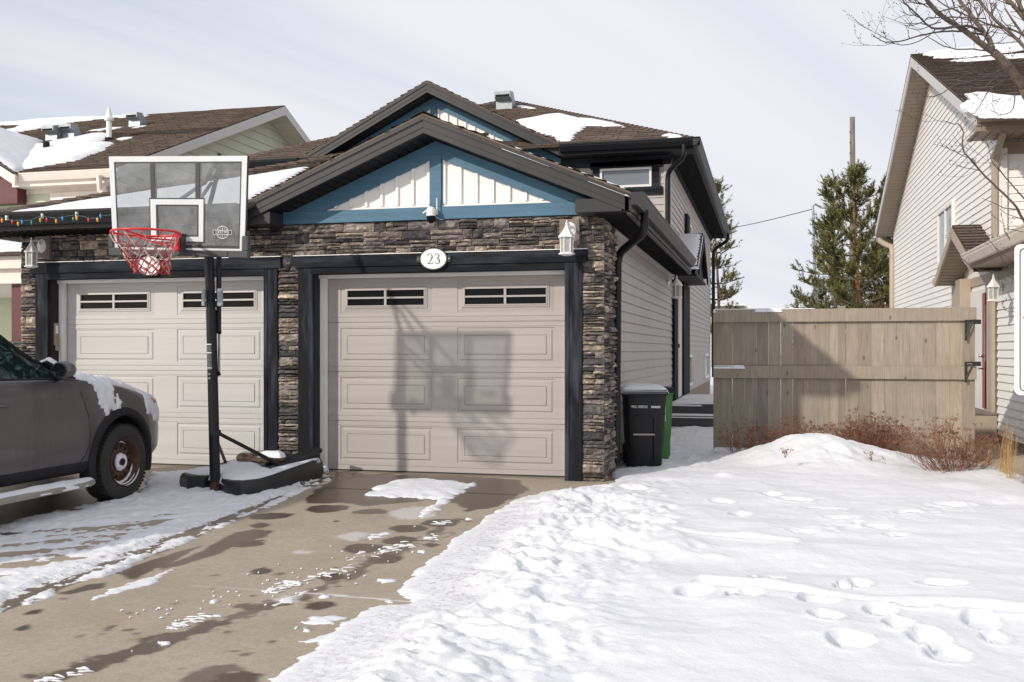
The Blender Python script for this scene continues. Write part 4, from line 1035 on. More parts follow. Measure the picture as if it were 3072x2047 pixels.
roof('roof',[(2.68,14.5,CZ),(2.68,20.65,CA),(11.5,20.65,CA),(11.5,14.5,CZ)],cream,(1,0,0),pitch=.14)
roof('roof',[(2.68,27.2,CZ-.1),(2.68,20.65,CA),(11.5,20.65,CA),(11.5,27.2,CZ-.1)],cream,(1,0,0),pitch=.14)
f=MB()
for (ya,za,yb,zb) in ((20.65,CA,14.5,CZ),(20.65,CA,27.2,CZ-.1)):
    f.prism([(2.68,ya,za-.02),(2.68,yb,zb-.02),(2.68,yb,zb-.20),(2.68,ya,za-.215)],(.03,0,0))
f.build('rake_fascia',M['greyfascia'],cream)
s=MB()
for (ya,za,yb,zb) in ((20.65,CA-.2,14.5,CZ-.2),(20.65,CA-.2,27.2,CZ-.3)):
    V=Vector((0,yb-ya,zb-za)); ln=V.length; V.normalize()
    lap(s,(2.7,ya,za),(1,0,0),V,(0,0,-1),[(0,0),(.4,0),(.4,ln),(0,ln)],.13,.008)
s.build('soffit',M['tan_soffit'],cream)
g=MB(); kgutter(g,(2.72,14.52,4.46),(11.5,14.52,4.46),(0,-1,0),.13,.13); g.build('gutter',M['tan'],cream)
g=MB(); kgutter(g,(2.70,27.2,4.36),(11.5,27.2,4.36),(0,1,0),.13,.13); g.build('gutter',M['tan'],cream)
f=MB(); f.box(2.70,11.4,14.52,14.55,4.22,4.42); f.box(2.70,11.4,14.55,15.2,4.22,4.235)
for i in range(60): f.box(2.75+i*.15,2.76+i*.15,14.55,15.2,4.205,4.22)
f.box(XR-.005,10,15.165,15.2,4.02,4.2)
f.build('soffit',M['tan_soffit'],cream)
b=MB(); b.box(XR-.01,XR+.12,15.155,15.2,2.5,4.1); b.build('corner_board',M['cream'],cream,bevel=.003)
b=MB(); b.box(3.95,10,15.14,15.19,3.35,3.95); b.box(3.62,3.95,15.14,15.19,3.82,3.98); b.box(3.62,3.95,15.14,15.19,3.30,3.42); b.build('window_trim',M['tan'],cream)
window(cream,'Y',15.17,4.3,5.6,3.0,3.9,.05,depth=.06)
# downspouts
t=MB(); t.box(XR-.075,XR-.01,15.12,15.22,2.72,4.05); 
M_=Matrix.Translation(Vector((XR-.03,14.9,4.12)))
t.tube([(XR-.03,14.62,4.33),(XR-.03,14.70,4.22),(XR-.04,15.12,3.98),(XR-.04,15.16,3.85)],.055,4)
t.build('downspout',M['tan'],cream,bevel=.005)
t=MB(); pth=[(2.80,27.25,4.25),(2.80,27.25,4.1),(2.9,27.1,4.0),(XR-.05,26.9,3.9),(XR-.05,26.85,3.7),(XR-.05,26.85,.2)]
t.tube(pth,.07,8); t.build('downspout',M['tan'],cream,smooth=True,angle=50)
# side window
ya,yb=PX(2823,700,XR).y,PX(2869,700,XR).y
window(cream,'X',XR-.012,yb,ya,2.85,3.84,.06,nx=-1,depth=.06,mull=[(ya+yb)/2])
# garage roof eave (to the right of the porch)
roof('roof',[(2.66,9.1,2.62),(2.66,14.9,2.62),(3.1,15.2,2.80),(6.5,15.2,4.2),(6.5,9.1,4.2)],cream,(0,1,0))
g=MB(); kgutter(g,(2.68,9.1,2.60),(2.68,14.75,2.60),(-1,0,0),.13,.13); g.build('gutter',M['creamtrim'],cream)
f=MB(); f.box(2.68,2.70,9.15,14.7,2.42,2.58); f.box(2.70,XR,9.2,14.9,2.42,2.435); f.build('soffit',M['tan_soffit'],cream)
b=MB(); b.box(XR-.03,XR,9.5,17.2,2.28,2.41); b.build('frieze_board',M['tan'],cream)
# porch gable
PX0=2.70; PA=(14.75,16.3,17.85); PZA,PZB=3.16,2.50
roof('roof',[(PX0,PA[1],PZA),(PX0,PA[0],PZB),(3.4,PA[0],PZB),(3.4,PA[1],PZA)],cream,(1,0,0))
roof('roof',[(PX0,PA[1],PZA),(PX0,PA[2],PZB),(3.09,PA[2],PZB),(3.09,PA[1],PZA)],cream,(1,0,0))
f=MB()
for k in (0,2): f.prism([(PX0-.02,PA[1],PZA-.02),(PX0-.02,PA[k],PZB-.02),(PX0-.02,PA[k],PZB-.15),(PX0-.02,PA[1],PZA-.17)],(.03,0,0))
f.box(PX0-.03,PX0+.06,PA[2]-.02,PA[2]+.1,PZB-.12,PZB-.01)
f.build('rake_fascia',M['tan'],cream)
s=MB()
for k in (0,2):
    V=Vector((0,PA[k]-PA[1],PZB-PZA)); ln=V.length; V.normalize()
    lap(s,(PX0+.01,PA[1],PZA-.13),(1,0,0),V,(0,0,-1),[(0,0),(.4,0),(.4,ln),(0,ln)],.11,.008)
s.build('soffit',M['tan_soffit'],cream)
# posts / trims at the entry
def trimpx(xa,xb,X,z0,z1,d=.06):
    y0,y1=PX(xb,1000,X).y,PX(xa,1000,X).y
    b=MB(); b.box(X-d,X,y0,y1,z0,z1); b.build('entry_trim',M['tan'],cream,bevel=.004)
trimpx(2874,2890,XR-.02,.15,2.42,.10); trimpx(2898,2913,XR-.02,.15,2.42,.16); 
y0,y1=PX(2971,1000,XR).y,PX(2922,1000,XR).y
b=MB(); b.box(XR-.05,XR-.0,y0+.0,y1,.42,2.20); dr=b.build('entry_door',M['creamtrim'],cream,bevel=.003)
dr.data.materials.clear(); dr.data.materials.append(M['whitemetal'])
ya,yb=PX(2967,1000,XR-.05).y,PX(2952,1000,XR-.05).y
b=MB(); b.box(XR-.075,XR-.048,ya+.05,yb,.47,2.13); b.build('red_panel',M['reddoor'],dr)
b=MB(); b.box(XR-.085,XR-.07,ya+.10,yb-.22,1.15,1.95); b.build('window_pane',M['glass'],dr)
h_=MB(); h_.tube([(XR-.075,yb-.06,1.22),(XR-.13,yb-.06,1.22)],.022,8); h_.tube([(XR-.075,yb-.06,1.04),(XR-.14,yb-.06,1.04),(XR-.14,yb-.16,1.04)],.012,8); h_.build('handle',M['chrome'],dr,smooth=True)
y0,y1=PX(2992,1000,XR).y,PX(2972,1000,XR).y
b=MB(); b.box(XR-.075,XR-.022,y0,y1,.42,2.30); b.build('entry_trim',M['tan'],cream,bevel=.003)
b=MB(); b.box(XR-.55,XR-.02,15.1,16.9,.0,.41); b.build('entry_steps',M['concrete'],cream,bevel=.01)
b=MB(); b.box(XR-.6,XR-.01,15.08,16.95,.411,.44); b.build('threshold',M['polewood'],cream,bevel=.004)
NC=(0,-(CA-CZ)/6.15,1); PC=(0,14.5,CZ)
snow_sheet('roof_snow',[RPl(x,y,PC,NC) for x,y in [(2885,285),(2940,290),(3072,305),(3180,312),(3250,345),(2950,345),(2900,325)]],NC,'thick snow slab at the eave of the cream house roof above the tan gutter',h=.16,seed=31,rag=.05,res=.04)
snow_sheet('roof_snow',[RPl(x,y,PC,NC) for x,y in [(2760,169),(2800,163),(2900,152),(2980,146),(3100,142),(3100,150),(2990,168),(2900,176),(2790,182),(2800,174)]],NC,'snow patch along the ridge of the cream house roof',h=.12,seed=32,rag=.05,res=.06)
snow_sheet('roof_snow',[RPl(x,y,PC,NC) for x,y in [(2840,187),(2900,182),(3000,172),(3100,163),(3100,178),(2960,184),(2870,190)]],NC,'lower thin snow strip just under the ridge of the cream house roof',h=.06,seed=33,rag=.05,res=.05)
# =================================================================== GREEN HOUSE (left)
green=thing('green_house',(-12,17.1,0),'sage green house with brown shingle roof and cream gutter behind the hoop on the left','house')
XN=-12.0; GE,GR=4.78,7.57
roof('roof',[(XN,16.7,GE),(XN,23.6,GR),(-30,23.6,GR),(-30,16.7,GE)],green,(-1,0,0),pitch=.145)
roof('roof',[(XN,30.5,GE),(XN,23.6,GR),(-30,23.6,GR),(-30,30.5,GE)],green,(-1,0,0),pitch=.145)
f=MB()
for (yb,zb) in ((16.7,GE),(30.5,GE)): f.prism([(XN+.03,23.6,GR-.01),(XN+.03,yb,zb-.01),(XN+.03,yb,zb-.2),(XN+.03,23.6,GR-.23)],(-.03,0,0))
f.build('rake_fascia',M['greyfascia'],green)
s=MB()
for yb in (16.7,30.5):
    V=Vector((0,yb-23.6,GE-GR)); ln=V.length; V.normalize()
    lap(s,(XN,23.6,GR-.2),(-1,0,0),V,(0,0,-1),[(0,0),(.55,0),(.55,ln),(0,ln)],.2,.01)
s.build('soffit',M['creamtrim'],green)
wallX('siding_wall',XN-.5,[(17.1,0),(30.1,0),(30.1,4.75),(23.6,7.35),(17.1,4.7)],M['green'],green,nx=1,pitch=.22,depth=.02)
wallY('siding_wall',17.1,[(-30,0),(XN-.5,0),(XN-.5,4.7),(-30,4.7)],M['green'],green,pitch=.2,depth=.02)
g=MB(); kgutter(g,(-14.15,16.72,4.74),(XN-.02,16.72,4.74),(0,-1,0),.15,.14); g.build('gutter',M['creamtrim'],green)
f=MB(); f.box(-14.35,XN-.03,16.72,16.75,4.5,4.72); f.box(-14.35,XN-.03,16.75,17.1,4.50,4.515); f.box(-30,XN-.48,17.06,17.1,4.41,4.5); f.build('eave_fascia',M['creamtrim'],green)
f=MB(); p0=PY(152,0,17.05).x; p1=PY(310,0,17.05).x; za=PY(200,580,17.05).z; 
f.box(p0,p1,17.02,17.08,3.2,4.41); f.build('window_trim',M['creamtrim'],green)
window(green,'Y',17.03,PY(175,0,17).x,PY(286,0,17).x,3.0,PY(200,592,17).z,.06,depth=.05)
t=MB(); pq=PY(298,530,16.6); t.tube([(pq.x,16.6,4.62),(pq.x,16.6,4.35),(pq.x+.45,16.98,4.1),(pq.x+.45,16.98,0)],.06,8); t.build('downspout',M['creamtrim'],green,smooth=True,angle=50)
# cross gable at the far left (maroon)
gx=-16.65; gz=6.25; hw=2.55; Yg=16.5; Yb=16.7+(gz-GE)/((GR-GE)/6.9)
roof('roof',[(gx,Yg,gz),(gx+hw,Yg,4.72),(gx+hw,16.8,4.72),(gx,Yb,gz)],green,(0,1,0)); roof('roof',[(gx,Yg,gz),(gx-hw,Yg,4.72),(gx-hw,16.8,4.72),(gx,Yb,gz)],green,(0,1,0))
f=MB()
for sx in (-1,1):
    P_=[(gx,Yg,gz-.01),(gx+sx*hw,Yg,4.71),(gx+sx*hw,Yg,4.49),(gx,Yg,gz-.24)]; f.prism(P_ if sx>0 else P_[::-1],(0,.05,0))
f.build('rake_fascia',M['creamtrim'],green)
f=MB(); f.prism([(gx,Yg+.3,gz-.25),(gx-2.2,Yg+.3,4.6),(gx+2.2,Yg+.3,4.6)],(0,.4,0)); f.box(gx-2.2,gx+2.35,Yg+.3,17.05,4.2,4.6); f.build('gable_wall',M['maroon'],green)
snow_sheet('roof_snow',[(gx+.1,Yg+.05,gz-.03),(gx+hw-.05,Yg+.05,4.76),(gx+hw-.05,16.9,4.76),(gx+.1,Yb,gz-.03)],((gz-4.72)/hw,0,1),'snow on the small cross gable at the far left of the green house roof',h=.09,seed=57,rag=.04)
# entry porch with red post, seen past the left pillar
f=MB(); q=PY(0,760,13.6); f.box(-16,-11.0,13.4,17.0,2.35,2.60); f.box(-16,-10.95,13.3,13.42,2.58,2.78); f.build('porch_beam',M['creamtrim'],green,bevel=.01)
f=MB(); f.box(-11.6,-11.25,13.5,13.85,.0,2.36); f.build('porch_post',M['maroon'],green,bevel=.01)
f=MB(); f.box(-11.25,-10.98,13.5,13.8,1.45,1.75); f.build('porch_rail',M['maroon'],green,bevel=.01)
sb=MB(); stone_fill(sb,-11.75,-11.12,0,1.45,lambda u,v,n:(u,13.42-n,v),77); sb.box(-11.74,-11.13,13.43,13.9,0,1.45,(.05,.045,.04)); sb.build('stone_pillar',M['stone'],green)
window(green,'Y',17.06,-14.6,-13.2,1.0,2.1,.08,depth=.06)
roof('roof',[(-16,13.2,2.80),(-10.85,13.2,2.80),(-10.85,17.0,3.6),(-16,17.0,3.6)],green,(1,0,0))
snow_sheet('roof_snow',[(-16,13.25,2.83),(-10.9,13.25,2.83),(-10.9,16.9,3.6),(-16,16.9,3.6)],(0,-.21,1),'snow sheet on the low porch roof at the left picture edge',h=.08,seed=41,rag=.06)
NG=(0,-(GR-GE)/6.9,1); PGn=(0,16.7,GE)
def gv(x,y): return RPl(x,y,PGn,NG)
for (x,y) in ((160,420),(211,414),(408,378)):
    roof_vent(green,gv(x+4,y),1.15)
v=MB(); p=gv(327,422); v.tube([p+Vector((0,0,-.1)),p+Vector((0,0,.06))],.09,14); v.build('pipe_flashing',M['lead'],green,smooth=True,angle=40)
v=MB(); v.lathe([(.058,0),(.058,.44),(.10,.45),(.112,.50),(.085,.52),(.075,.56),(.04,.67),(.035,.73),(.001,.735)],tuple(p),18); v.build('chimney_pipe',M['whitemetal'],green,smooth=True,angle=40)
v=MB(); p=gv(139,456); v.lathe([(.075,-.1),(.07,.21),(.06,.215),(.055,.1)],tuple(p),14); v.build('vent_pipe',M['lead'],green,smooth=True,angle=40)
K3=lambda pts: px_poly(0,300,2.851,pts)
snow_sheet('roof_snow',[gv(x,y) for x,y in K3([(-200,330),(0,350),(180,395),(340,400),(560,350),(800,300),(940,290),(950,330),(830,375),(1000,372),(900,430),(800,480),(650,530),(450,562),(230,603),(180,606),(0,530),(-200,470)])],NG,'largest snow field on the green house roof below the metal vents',h=.10,seed=51,rag=.14,res=.10)
snow_sheet('roof_snow',[gv(x,y) for x,y in K3([(-150,205),(170,195),(500,165),(640,158),(920,150),(1270,138),(1260,150),(980,165),(760,185),(500,215),(240,270),(0,320),(-150,330),(-150,300),(100,262),(200,222),(-150,232)])],NG,'long snow band under the ridge of the green house roof',h=.09,seed=52,rag=.16,res=.10)
snow_sheet('roof_snow',[gv(x,y) for x,y in K3([(715,280),(800,262),(950,242),(1075,235),(1000,255),(870,272)])],NG,'narrow snow streak left of the white chimney pipe',h=.04,seed=53,rag=.08,res=.06)
snow_sheet('roof_snow',[gv(x,y) for x,y in K3([(960,345),(1050,325),(1160,322),(1100,345),(1030,360)])],NG,'small snow patch right of the white chimney pipe foot',h=.04,seed=54,rag=.08,res=.06)
snow_sheet('roof_snow',[gv(x,y) for x,y in K3([(1100,245),(1210,228),(1275,215),(1240,235),(1150,248)])],NG,'tiny snow streak at the foot of the rightmost metal vent',h=.03,seed=55,rag=.05,res=.05)
# =================================================================== LANTERNS, PLAQUES, CAMERA, KEYPAD, LIGHTS
def lantern(c,base,label,plate=None,side=(0,-1,0),s=1.,dirr=None):
    """c: centre of the glass body, base: wall point of the back plate"""
    c=Vector(c); base=Vector(base); side=Vector(side)
    t=thing('wall_lantern',base,label,'lantern','white coach lanterns on the walls')
    r=.058*s; hh=.155*s
    def hexp(rad,z,k=6,ph=.3): return [(c.x+rad*math.cos(ph+2*PI*i/k),c.y+rad*math.sin(ph+2*PI*i/k),z) for i in range(k)]
    fr=MB()
    zt=c.z+hh/2; zb=c.z-hh/2
    for P in zip(hexp(r,zb),hexp(r*1.08,zt)): fr.tube(P,.006*s,5)
    fr.lathe([(.001,-.022),(r*.7,-.022),(r*1.15,-.012),(r*1.38,-.010),(r*1.38,.0),(r*1.1,.008),(r*.9,.012)],(c.x,c.y,zb),6,M=Matrix.Rotation(.3,3,'Z'))
    fr.build('frame',M['whitemetal'],t)
    rf=MB(); rf.lathe([(r*1.0,.0),(r*1.42,.0),(r*1.45,.012),(r*1.1,.035),(r*.62,.075),(r*.35,.105),(r*.22,.12),(.012*s,.124),(.015*s,.14),(.006*s,.15),(.008*s,.165),(.001,.175)],(c.x,c.y,zt),6,M=Matrix.Rotation(.3,3,'Z')); rf.build('lamp_roof',M['whitemetal'],t)
    g=MB(); g.lathe([(r*.93,0),(r*1.0,hh)],(c.x,c.y,zb),6,M=Matrix.Rotation(.3,3,'Z')); g.build('lamp_glass',M['lampglass'],t)
    bp=MB(); ax={0:'x',1:'y'}[0 if abs(side.x)>.5 else 1]; sg=-1 if (side.x+side.y)<0 else 1
    bp.lathe([(.001,0),(.062*s,0),(.062*s,.008),(.05*s,.016),(.03*s,.026),(.001,.03)][::1],tuple(base),8,axis=ax,M=Matrix.Diagonal((sg if ax=='x' else 1,sg if ax=='y' else 1,1.35)))
    p0=base+side*.02; p1=Vector((c.x,c.y,zt+.10*s)); mid=(p0+p1)/2+Vector((0,0,.05*s))
    bp.tube([p0,p0.lerp(mid,.5)+Vector((0,0,.02*s)),mid,p1.lerp(mid,.4)+Vector((0,0,.012)),p1],.011*s,8)
    bp.build('wall_bracket',M['whitemetal'],t,smooth=True,angle=35)
    if plate:
        b=MB(); x0,x1,z0,z1,y=plate; b.box(x0,x1,y,y+.05,z0,z1); b.box(x0+.02,x1-.02,y-.006,y+.01,z0+.025,z1-.025); b.build('mounting_block',M['plate'],t,bevel=.006)
    return t
cR=PY(1700,735,9.70); lantern((cR.x,9.70,PY(1700,737,9.7).z),(-1.90,9.86,2.50),'white coach lantern on the stone right of the plaque reading 23',(-2.012,-1.809,2.352,2.612,9.86))
cL=PY(94,778,9.70); lantern((cL.x,9.70,cL.z),(PY(126,748,9.86).x,9.86,2.50),'white coach lantern at the far left under the coloured lights',(PY(105,750,9.86).x,PY(147,750,9.86).x,2.352,2.612,9.86))
b=PX(2008,862,-1.6); lantern((-1.38,PX(2030,870,-1.38).y,PX(2030,875,-1.38).z),(-1.62,b.y,b.z+.1),'white lantern on the taupe side wall above the bins',side=(1,0,0),s=1.15)
b=PX(3005,865,XR-.02); lantern((XR-.30,PX(2980,880,XR-.3).y,PX(2980,882,XR-.3).z),(XR-.02,b.y,b.z),'white lantern beside the red door of the cream house',side=(-1,0,0),s=1.05)
def digit2(w,h,x,z):
    pts=[(-.42,.26),(-.36,.40),(-.18,.49),(.05,.49),(.25,.40),(.33,.22),(.27,.05),(.1,-.15),(-.15,-.33),(-.42,-.47)]
    ws=[.03,.05,.05,.04,.06,.10,.11,.08,.045,.03]; return [[(x+a*w,z+b*h) for a,b in pts],[q*w*.9 for q in ws]],[[(x-.42*w,z-.46*h),(x+.3*w,z-.46*h),(x+.42*w,z-.30*h)],[.05*w,.055*w,.025*w]]
def digit3(w,h,x,z):
    a=[(-.38,.30),(-.3,.42),(-.1,.49),(.1,.47),(.26,.36),(.26,.2),(.12,.07),(-.12,.02)]; b=[(-.12,.02),(.14,.0),(.34,-.12),(.38,-.28),(.25,-.43),(0,-.5),(-.22,-.47),(-.42,-.36)]
    return [[(x+p*w,z+q*h) for p,q in a],[t*w for t in (.03,.045,.04,.05,.09,.09,.05,.025)]],[[(x+p*w,z+q*h) for p,q in b],[t*w for t in (.025,.06,.10,.11,.06,.04,.045,.05)]]
def ribbon(mb,P,W,y):
    n=len(P); l=[];r=[]
    # smooth
    Q=[];V=[]
    for i in range(n-1):
        for k in range(5):
            t=k/5; p0=P[max(i-1,0)];p1=P[i];p2=P[i+1];p3=P[min(i+2,n-1)]
            f=lambda a,b,c,d:.5*((2*b)+(-a+c)*t+(2*a-5*b+4*c-d)*t*t+(-a+3*b-3*c+d)*t**3)
            Q.append((f(p0[0],p1[0],p2[0],p3[0]),f(p0[1],p1[1],p2[1],p3[1]))); V.append(W[i]*(1-t)+W[i+1]*t)
    Q.append(P[-1]);V.append(W[-1])
    for i in range(len(Q)):
        a=Q[max(i-1,0)];b=Q[min(i+1,len(Q)-1)]; d=math.hypot(b[0]-a[0],b[1]-a[1]) or 1; nx,nz=-(b[1]-a[1])/d,(b[0]-a[0])/d
        l.append((Q[i][0]+nx*V[i],y,Q[i][1]+nz*V[i])); r.append((Q[i][0]-nx*V[i],y,Q[i][1]-nz*V[i]))
    for i in range(len(Q)-1): mb.quad(l[i],l[i+1],r[i+1],r[i])
def plaque(xc,zc,label,digits=True):
    t=thing('house_number_plaque',(xc,9.87,zc),label,'plaque')
    y=9.862
    def oval(rx,rz,k=40): return [(xc+rx*math.cos(2*PI*i/k),y,zc+rz*math.sin(2*PI*i/k)) for i in range(k)]
    b=MB(); b.prism(oval(.152,.118),(0,.022,0)); b.box(xc-.185,xc-.12,y+.004,y+.02,zc-.035,zc+.035); b.box(xc+.12,xc+.185,y+.004,y+.02,zc-.035,zc+.035); b.build('back_plate',M['plastic'],t,bevel=.002)
    b=MB(); b.prism([(p[0],p[1]-.004,p[2]) for p in oval(.138,.104)],(0,.006,0)); b.build('face',M['white'],t)
    if digits:
        d=MB()
        for P,W in digit2(.068,.105,xc-.035,zc): ribbon(d,P,W,y-.0065)
        for P,W in digit3(.066,.105,xc+.042,zc): ribbon(d,P,W,y-.0065)
        d.build('number',mat('charcoal_number',(.06,.06,.065),.5),t)
    s=MB(); s.sphere((xc-.168,y,zc),.006,5); s.sphere((xc+.168,y,zc),.006,5); s.build('screws',M['whitemetal'],t)
plaque(-3.335,2.247,'white oval house number plaque reading 23 on the right garage header')
plaque(PY(449,799,9.87).x,2.247,'white oval plaque half hidden behind the red and white net',False)
# camera
cx_,cz_=PY(1293,640,9.80).x,2.70
t=thing('security_camera',(cx_,9.88,2.74),'white dome security camera with black lens on the blue band','camera')
b=MB(); b.lathe([(.001,.075),(.028,.073),(.04,.06),(.046,.04),(.048,0),(.048,-.02)],(cx_,9.80,cz_),20); b.box(cx_-.015,cx_+.05,9.80,9.885,cz_+.0,cz_+.05); b.build('camera_body',M['whitemetal'],t,smooth=True,angle=40)
b=MB(); b.lathe([(.046,-.02),(.046,-.03),(.044,-.05),(.035,-.075),(.018,-.09),(.001,-.094)],(cx_,9.80,cz_),20); b.build('lens_dome',M['dglass'],t,smooth=True)
b=MB(); b.tube([(cx_+.05,9.84,cz_+.04),(cx_+.048,9.84,cz_+.17)],.006,8); b.build('antenna',M['whitemetal'],t)
b=MB(); b.tube([(cx_-.04,9.80,cz_+.045),(cx_-.085,9.79,cz_+.01)],.008,8); b.build('antenna',M['whitemetal'],t)
b=MB(); b.tube([(cx_+.03,9.86,cz_-.02),(cx_+.07,9.87,cz_-.045),(cx_+.11,9.878,cz_-.05)],.003,5); b.build('cable',M['whitemetal'],t)
# keypad on left jamb reveal
t=thing('door_keypad',(-8.0,10.0,1.4),'beige door opener keypad on the black left jamb','keypad')
b=MB(); b.box(-8.014,-7.985,9.985,10.055,1.36,1.62); b.build('keypad_body',mat('beige_plastic',(.33,.28,.22),.5),t,bevel=.006)
b=MB(); b.box(-7.986,-7.978,9.99,10.05,1.30,1.47); b.build('keypad_cover',mat('beige_cover',(.28,.235,.18),.5),t,bevel=.004)
b=MB(); b.box(-7.985,-7.981,10.0,10.04,1.50,1.59); b.build('label_plate',M['white'],t)
# Christmas lights
t=thing('string_lights',(-8.0,9.29,2.8),'string of coloured bulbs clipped along the black left gutter','string lights')
K5=lambda x,y: PY(x/3.485,450+y/3.485,9.285)
wp=[(-120,700),(0,710),(60,712),(110,735),(150,738),(205,735),(260,738),(330,735),(390,705),(435,690),(520,705),(600,715),(660,700),(720,690),(790,680),(800,668),(830,690),(870,695),(930,715),(1010,715),(1055,690),(1100,685),(1160,680),(1230,700)]
b=MB(); b.tube([K5(*p)+Vector((0,-.004*(i%2),0)) for i,p in enumerate(wp)],.0035,5); b.build('wire',mat('green_wire',(.05,.10,.09),.5),t)
BC={'y':(.75,.33,.02),'r':(.5,.01,.015),'b':(.05,.25,.62),'g':(.01,.20,.10)}
BM={k:mat('bulb_'+{'y':'amber','r':'red','b':'blue','g':'green'}[k],v,.2,spec=.7) for k,v in BC.items()}
bulbs=[(30,735,'y'),(140,752,'r'),(198,770,'y'),(240,752,'b'),(340,760,'g'),(430,732,'y'),(498,730,'r'),(596,742,'y'),(663,715,'b'),(775,722,'g'),(810,712,'y'),(935,732,'r'),(1028,728,'y'),(1060,692,'b'),(-60,745,'g')]
for x,y,k in bulbs:
    p=K5(x,y)+Vector((0,-.012,0)); b=MB(); b.lathe([(.001,-.030),(.007,-.024),(.0125,-.008),(.0125,.004),(.008,.016),(.006,.018)],tuple(p),8); b.build('bulb',BM[k],t,smooth=True)
    b=MB(); b.lathe([(.006,.014),(.006,.035),(.001,.036)],tuple(p),6); b.build('socket',M['plastic'],t)
for x,y in ((62,705),(435,685),(795,668)):
    p=K5(x,y); b=MB(); b.box(p.x-.008,p.x+.008,9.283,9.31,p.z-.03,p.z+.02); b.build('clip',M['whitemetal'],t)
# =================================================================== WHEELED BINS
def bin_(name,cx,cy,z,rz,m,label,w=.47,d=.52,h=.86,k=1.):
    t=thing(name,(cx,cy,z),label,'bin',None,rz)
    b=MB(); rows=[(.0,.80,.76),(.03,.82,.78),(.30,.88,.86),(.33,.90,.88),(.75,.97,.97),(.86,1,1),(.865,1.03,1.03),(.90,1.03,1.03)]
    hb=h*.93
    vs=[]
    N=20
    for (zz,fx,fy) in rows:
        for i in range(N):
            a=2*PI*i/N; ca,sa=math.cos(a),math.sin(a); e=.32
            x=math.copysign(abs(ca)**e,ca)*w/2*fx; y=math.copysign(abs(sa)**e,sa)*d/2*fy
            if y>0: y=y*(.92)
            vs.append((x,y,zz/.90*hb))
    fs=[(j*N+i,j*N+(i+1)%N,(j+1)*N+(i+1)%N,(j+1)*N+i) for j in range(len(rows)-1) for i in range(N)]+[tuple(range(N))[::-1],tuple((len(rows)-1)*N+i for i in range(N))]
    b.add(vs,fs); b.build('bin_body',m,t,smooth=True,local=True,angle=30)
    # recessed front panel frame + grab bar
    b=MB(); x0,x1=-.12,.10
    b.tube([(x0,-d*.435,.05),(x0,-d*.452,h*.35),(x0,-d*.47,h*.62),(x0+.03,-d*.475,h*.66),(x1-.03,-d*.475,h*.66),(x1,-d*.47,h*.62),(x1,-d*.452,h*.35),(x1,-d*.435,.05)],.009,6); b.build('front_rib',m,t,local=True,smooth=True)
    b=MB(); b.tube([(x0-.005,-d*.47,h*.42),(x1+.005,-d*.47,h*.42)],.011,8); b.build('grab_bar',M['alu'],t,local=True)
    l=MB(); l.box(-w*.52,w*.52,-d*.54,d*.50,hb-.012,hb+.028); l.box(-w*.50,w*.50,-d*.52,d*.48,hb+.028,hb+.045); l.tube([(-w*.4,d*.56,hb-.01),(w*.4,d*.56,hb-.01)],.014,8)
    l.box(-w*.42,-w*.36,d*.44,d*.57,hb-.02,hb+.02); l.box(w*.36,w*.42,d*.44,d*.57,hb-.02,hb+.02)
    l.build('lid',M['bin'],t,local=True,bevel=.012)
    for sx in (-1,1):
        q=MB(); q.lathe([(.03,-.028),(.10,-.028),(.115,-.02),(.115,.02),(.10,.028),(.03,.028)],(sx*w*.40,d*.46,.112),22,axis='x'); 
        for i in range(22):
            a=2*PI*i/22; q.box(sx*w*.5-.024,sx*w*.5+.024,-.006+0,.006,.108,.119,M=Matrix.Translation((0,d*.44,.112))@Matrix.Rotation(a,4,'X')) if False else None
        q.build('wheel',M['rubber'],t,local=True,smooth=True,angle=40)
    return t
bin1=bin_('wheeled_bin',-1.318,11.10,.035,math.radians(10),M['bin'],'black wheeled bin with snow on its lid beside the stone corner')
ORGm=Matrix.Translation((-1.318,11.10,.035))@Matrix.Rotation(math.radians(10),4,'Z')
def localtext(par,s,size,loc,mname,m,sx=1.):
    cu=bpy.data.curves.new('t','FONT'); cu.body=s; cu.size=size; cu.extrude=.001; cu.align_x='CENTER'; cu.align_y='CENTER'
    o=bpy.data.objects.new('t',cu); COL.objects.link(o); bpy.context.view_layer.update(); me=bpy.data.meshes.new_from_object(o.evaluated_get(bpy.context.evaluated_depsgraph_get())); bpy.data.objects.remove(o)
    me.transform(Matrix.Translation(loc)@FRONT@Matrix.Diagonal((sx,1,1,1))); me.materials.clear(); me.materials.append(m); r=bpy.data.objects.new(mname,me); COL.objects.link(r); r.parent=par; return r
localtext(bin1,'YRG 008542',.040,(-.06,-.268,.66),'stamped_number',M['white'],.85)
b=MB(); b.box(.065,.165,-.27,-.264,.648,.672); b.build('barcode',mat('bar_code_print',(.45,.47,.5),.5),bin1,local=True)
for k,(z0,z1) in enumerate(((.58,.66),(.49,.565))):
    b=MB(); x=.239
    for (ya,yb,za,zb) in ((-.06,.10,z0,z0+.008),(-.06,.10,z1-.008,z1),(-.06,-.052,z0,z1),(.092,.10,z0,z1)): b.box(x-.008,x-.0015-.003*(1-k),ya,yb,za,zb)
    b.build('sticker_outline',M['white'],bin1,local=True)
bin2=bin_('wheeled_bin',-1.30,11.80,.03,math.radians(8),M['greenbin'],'green wheeled bin tucked behind the black one')
bs=snow_sheet('bin_snow',[ORGm@Vector(p) for p in ((-.24,-.27,.845),(.24,-.27,.845),(.24,.25,.845),(-.24,.25,.845))],(0,0,1),'domed snow cap lying on the black bin lid',h=.055,seed=61,rag=.004,res=.02)
# =================================================================== BASKETBALL HOOP
PXc,PYc=-5.02,8.47
hoop=thing('basketball_hoop',(PXc,PYc,zg(PYc)),'portable basketball hoop with clear backboard and red rim in front of the left garage','hoop')
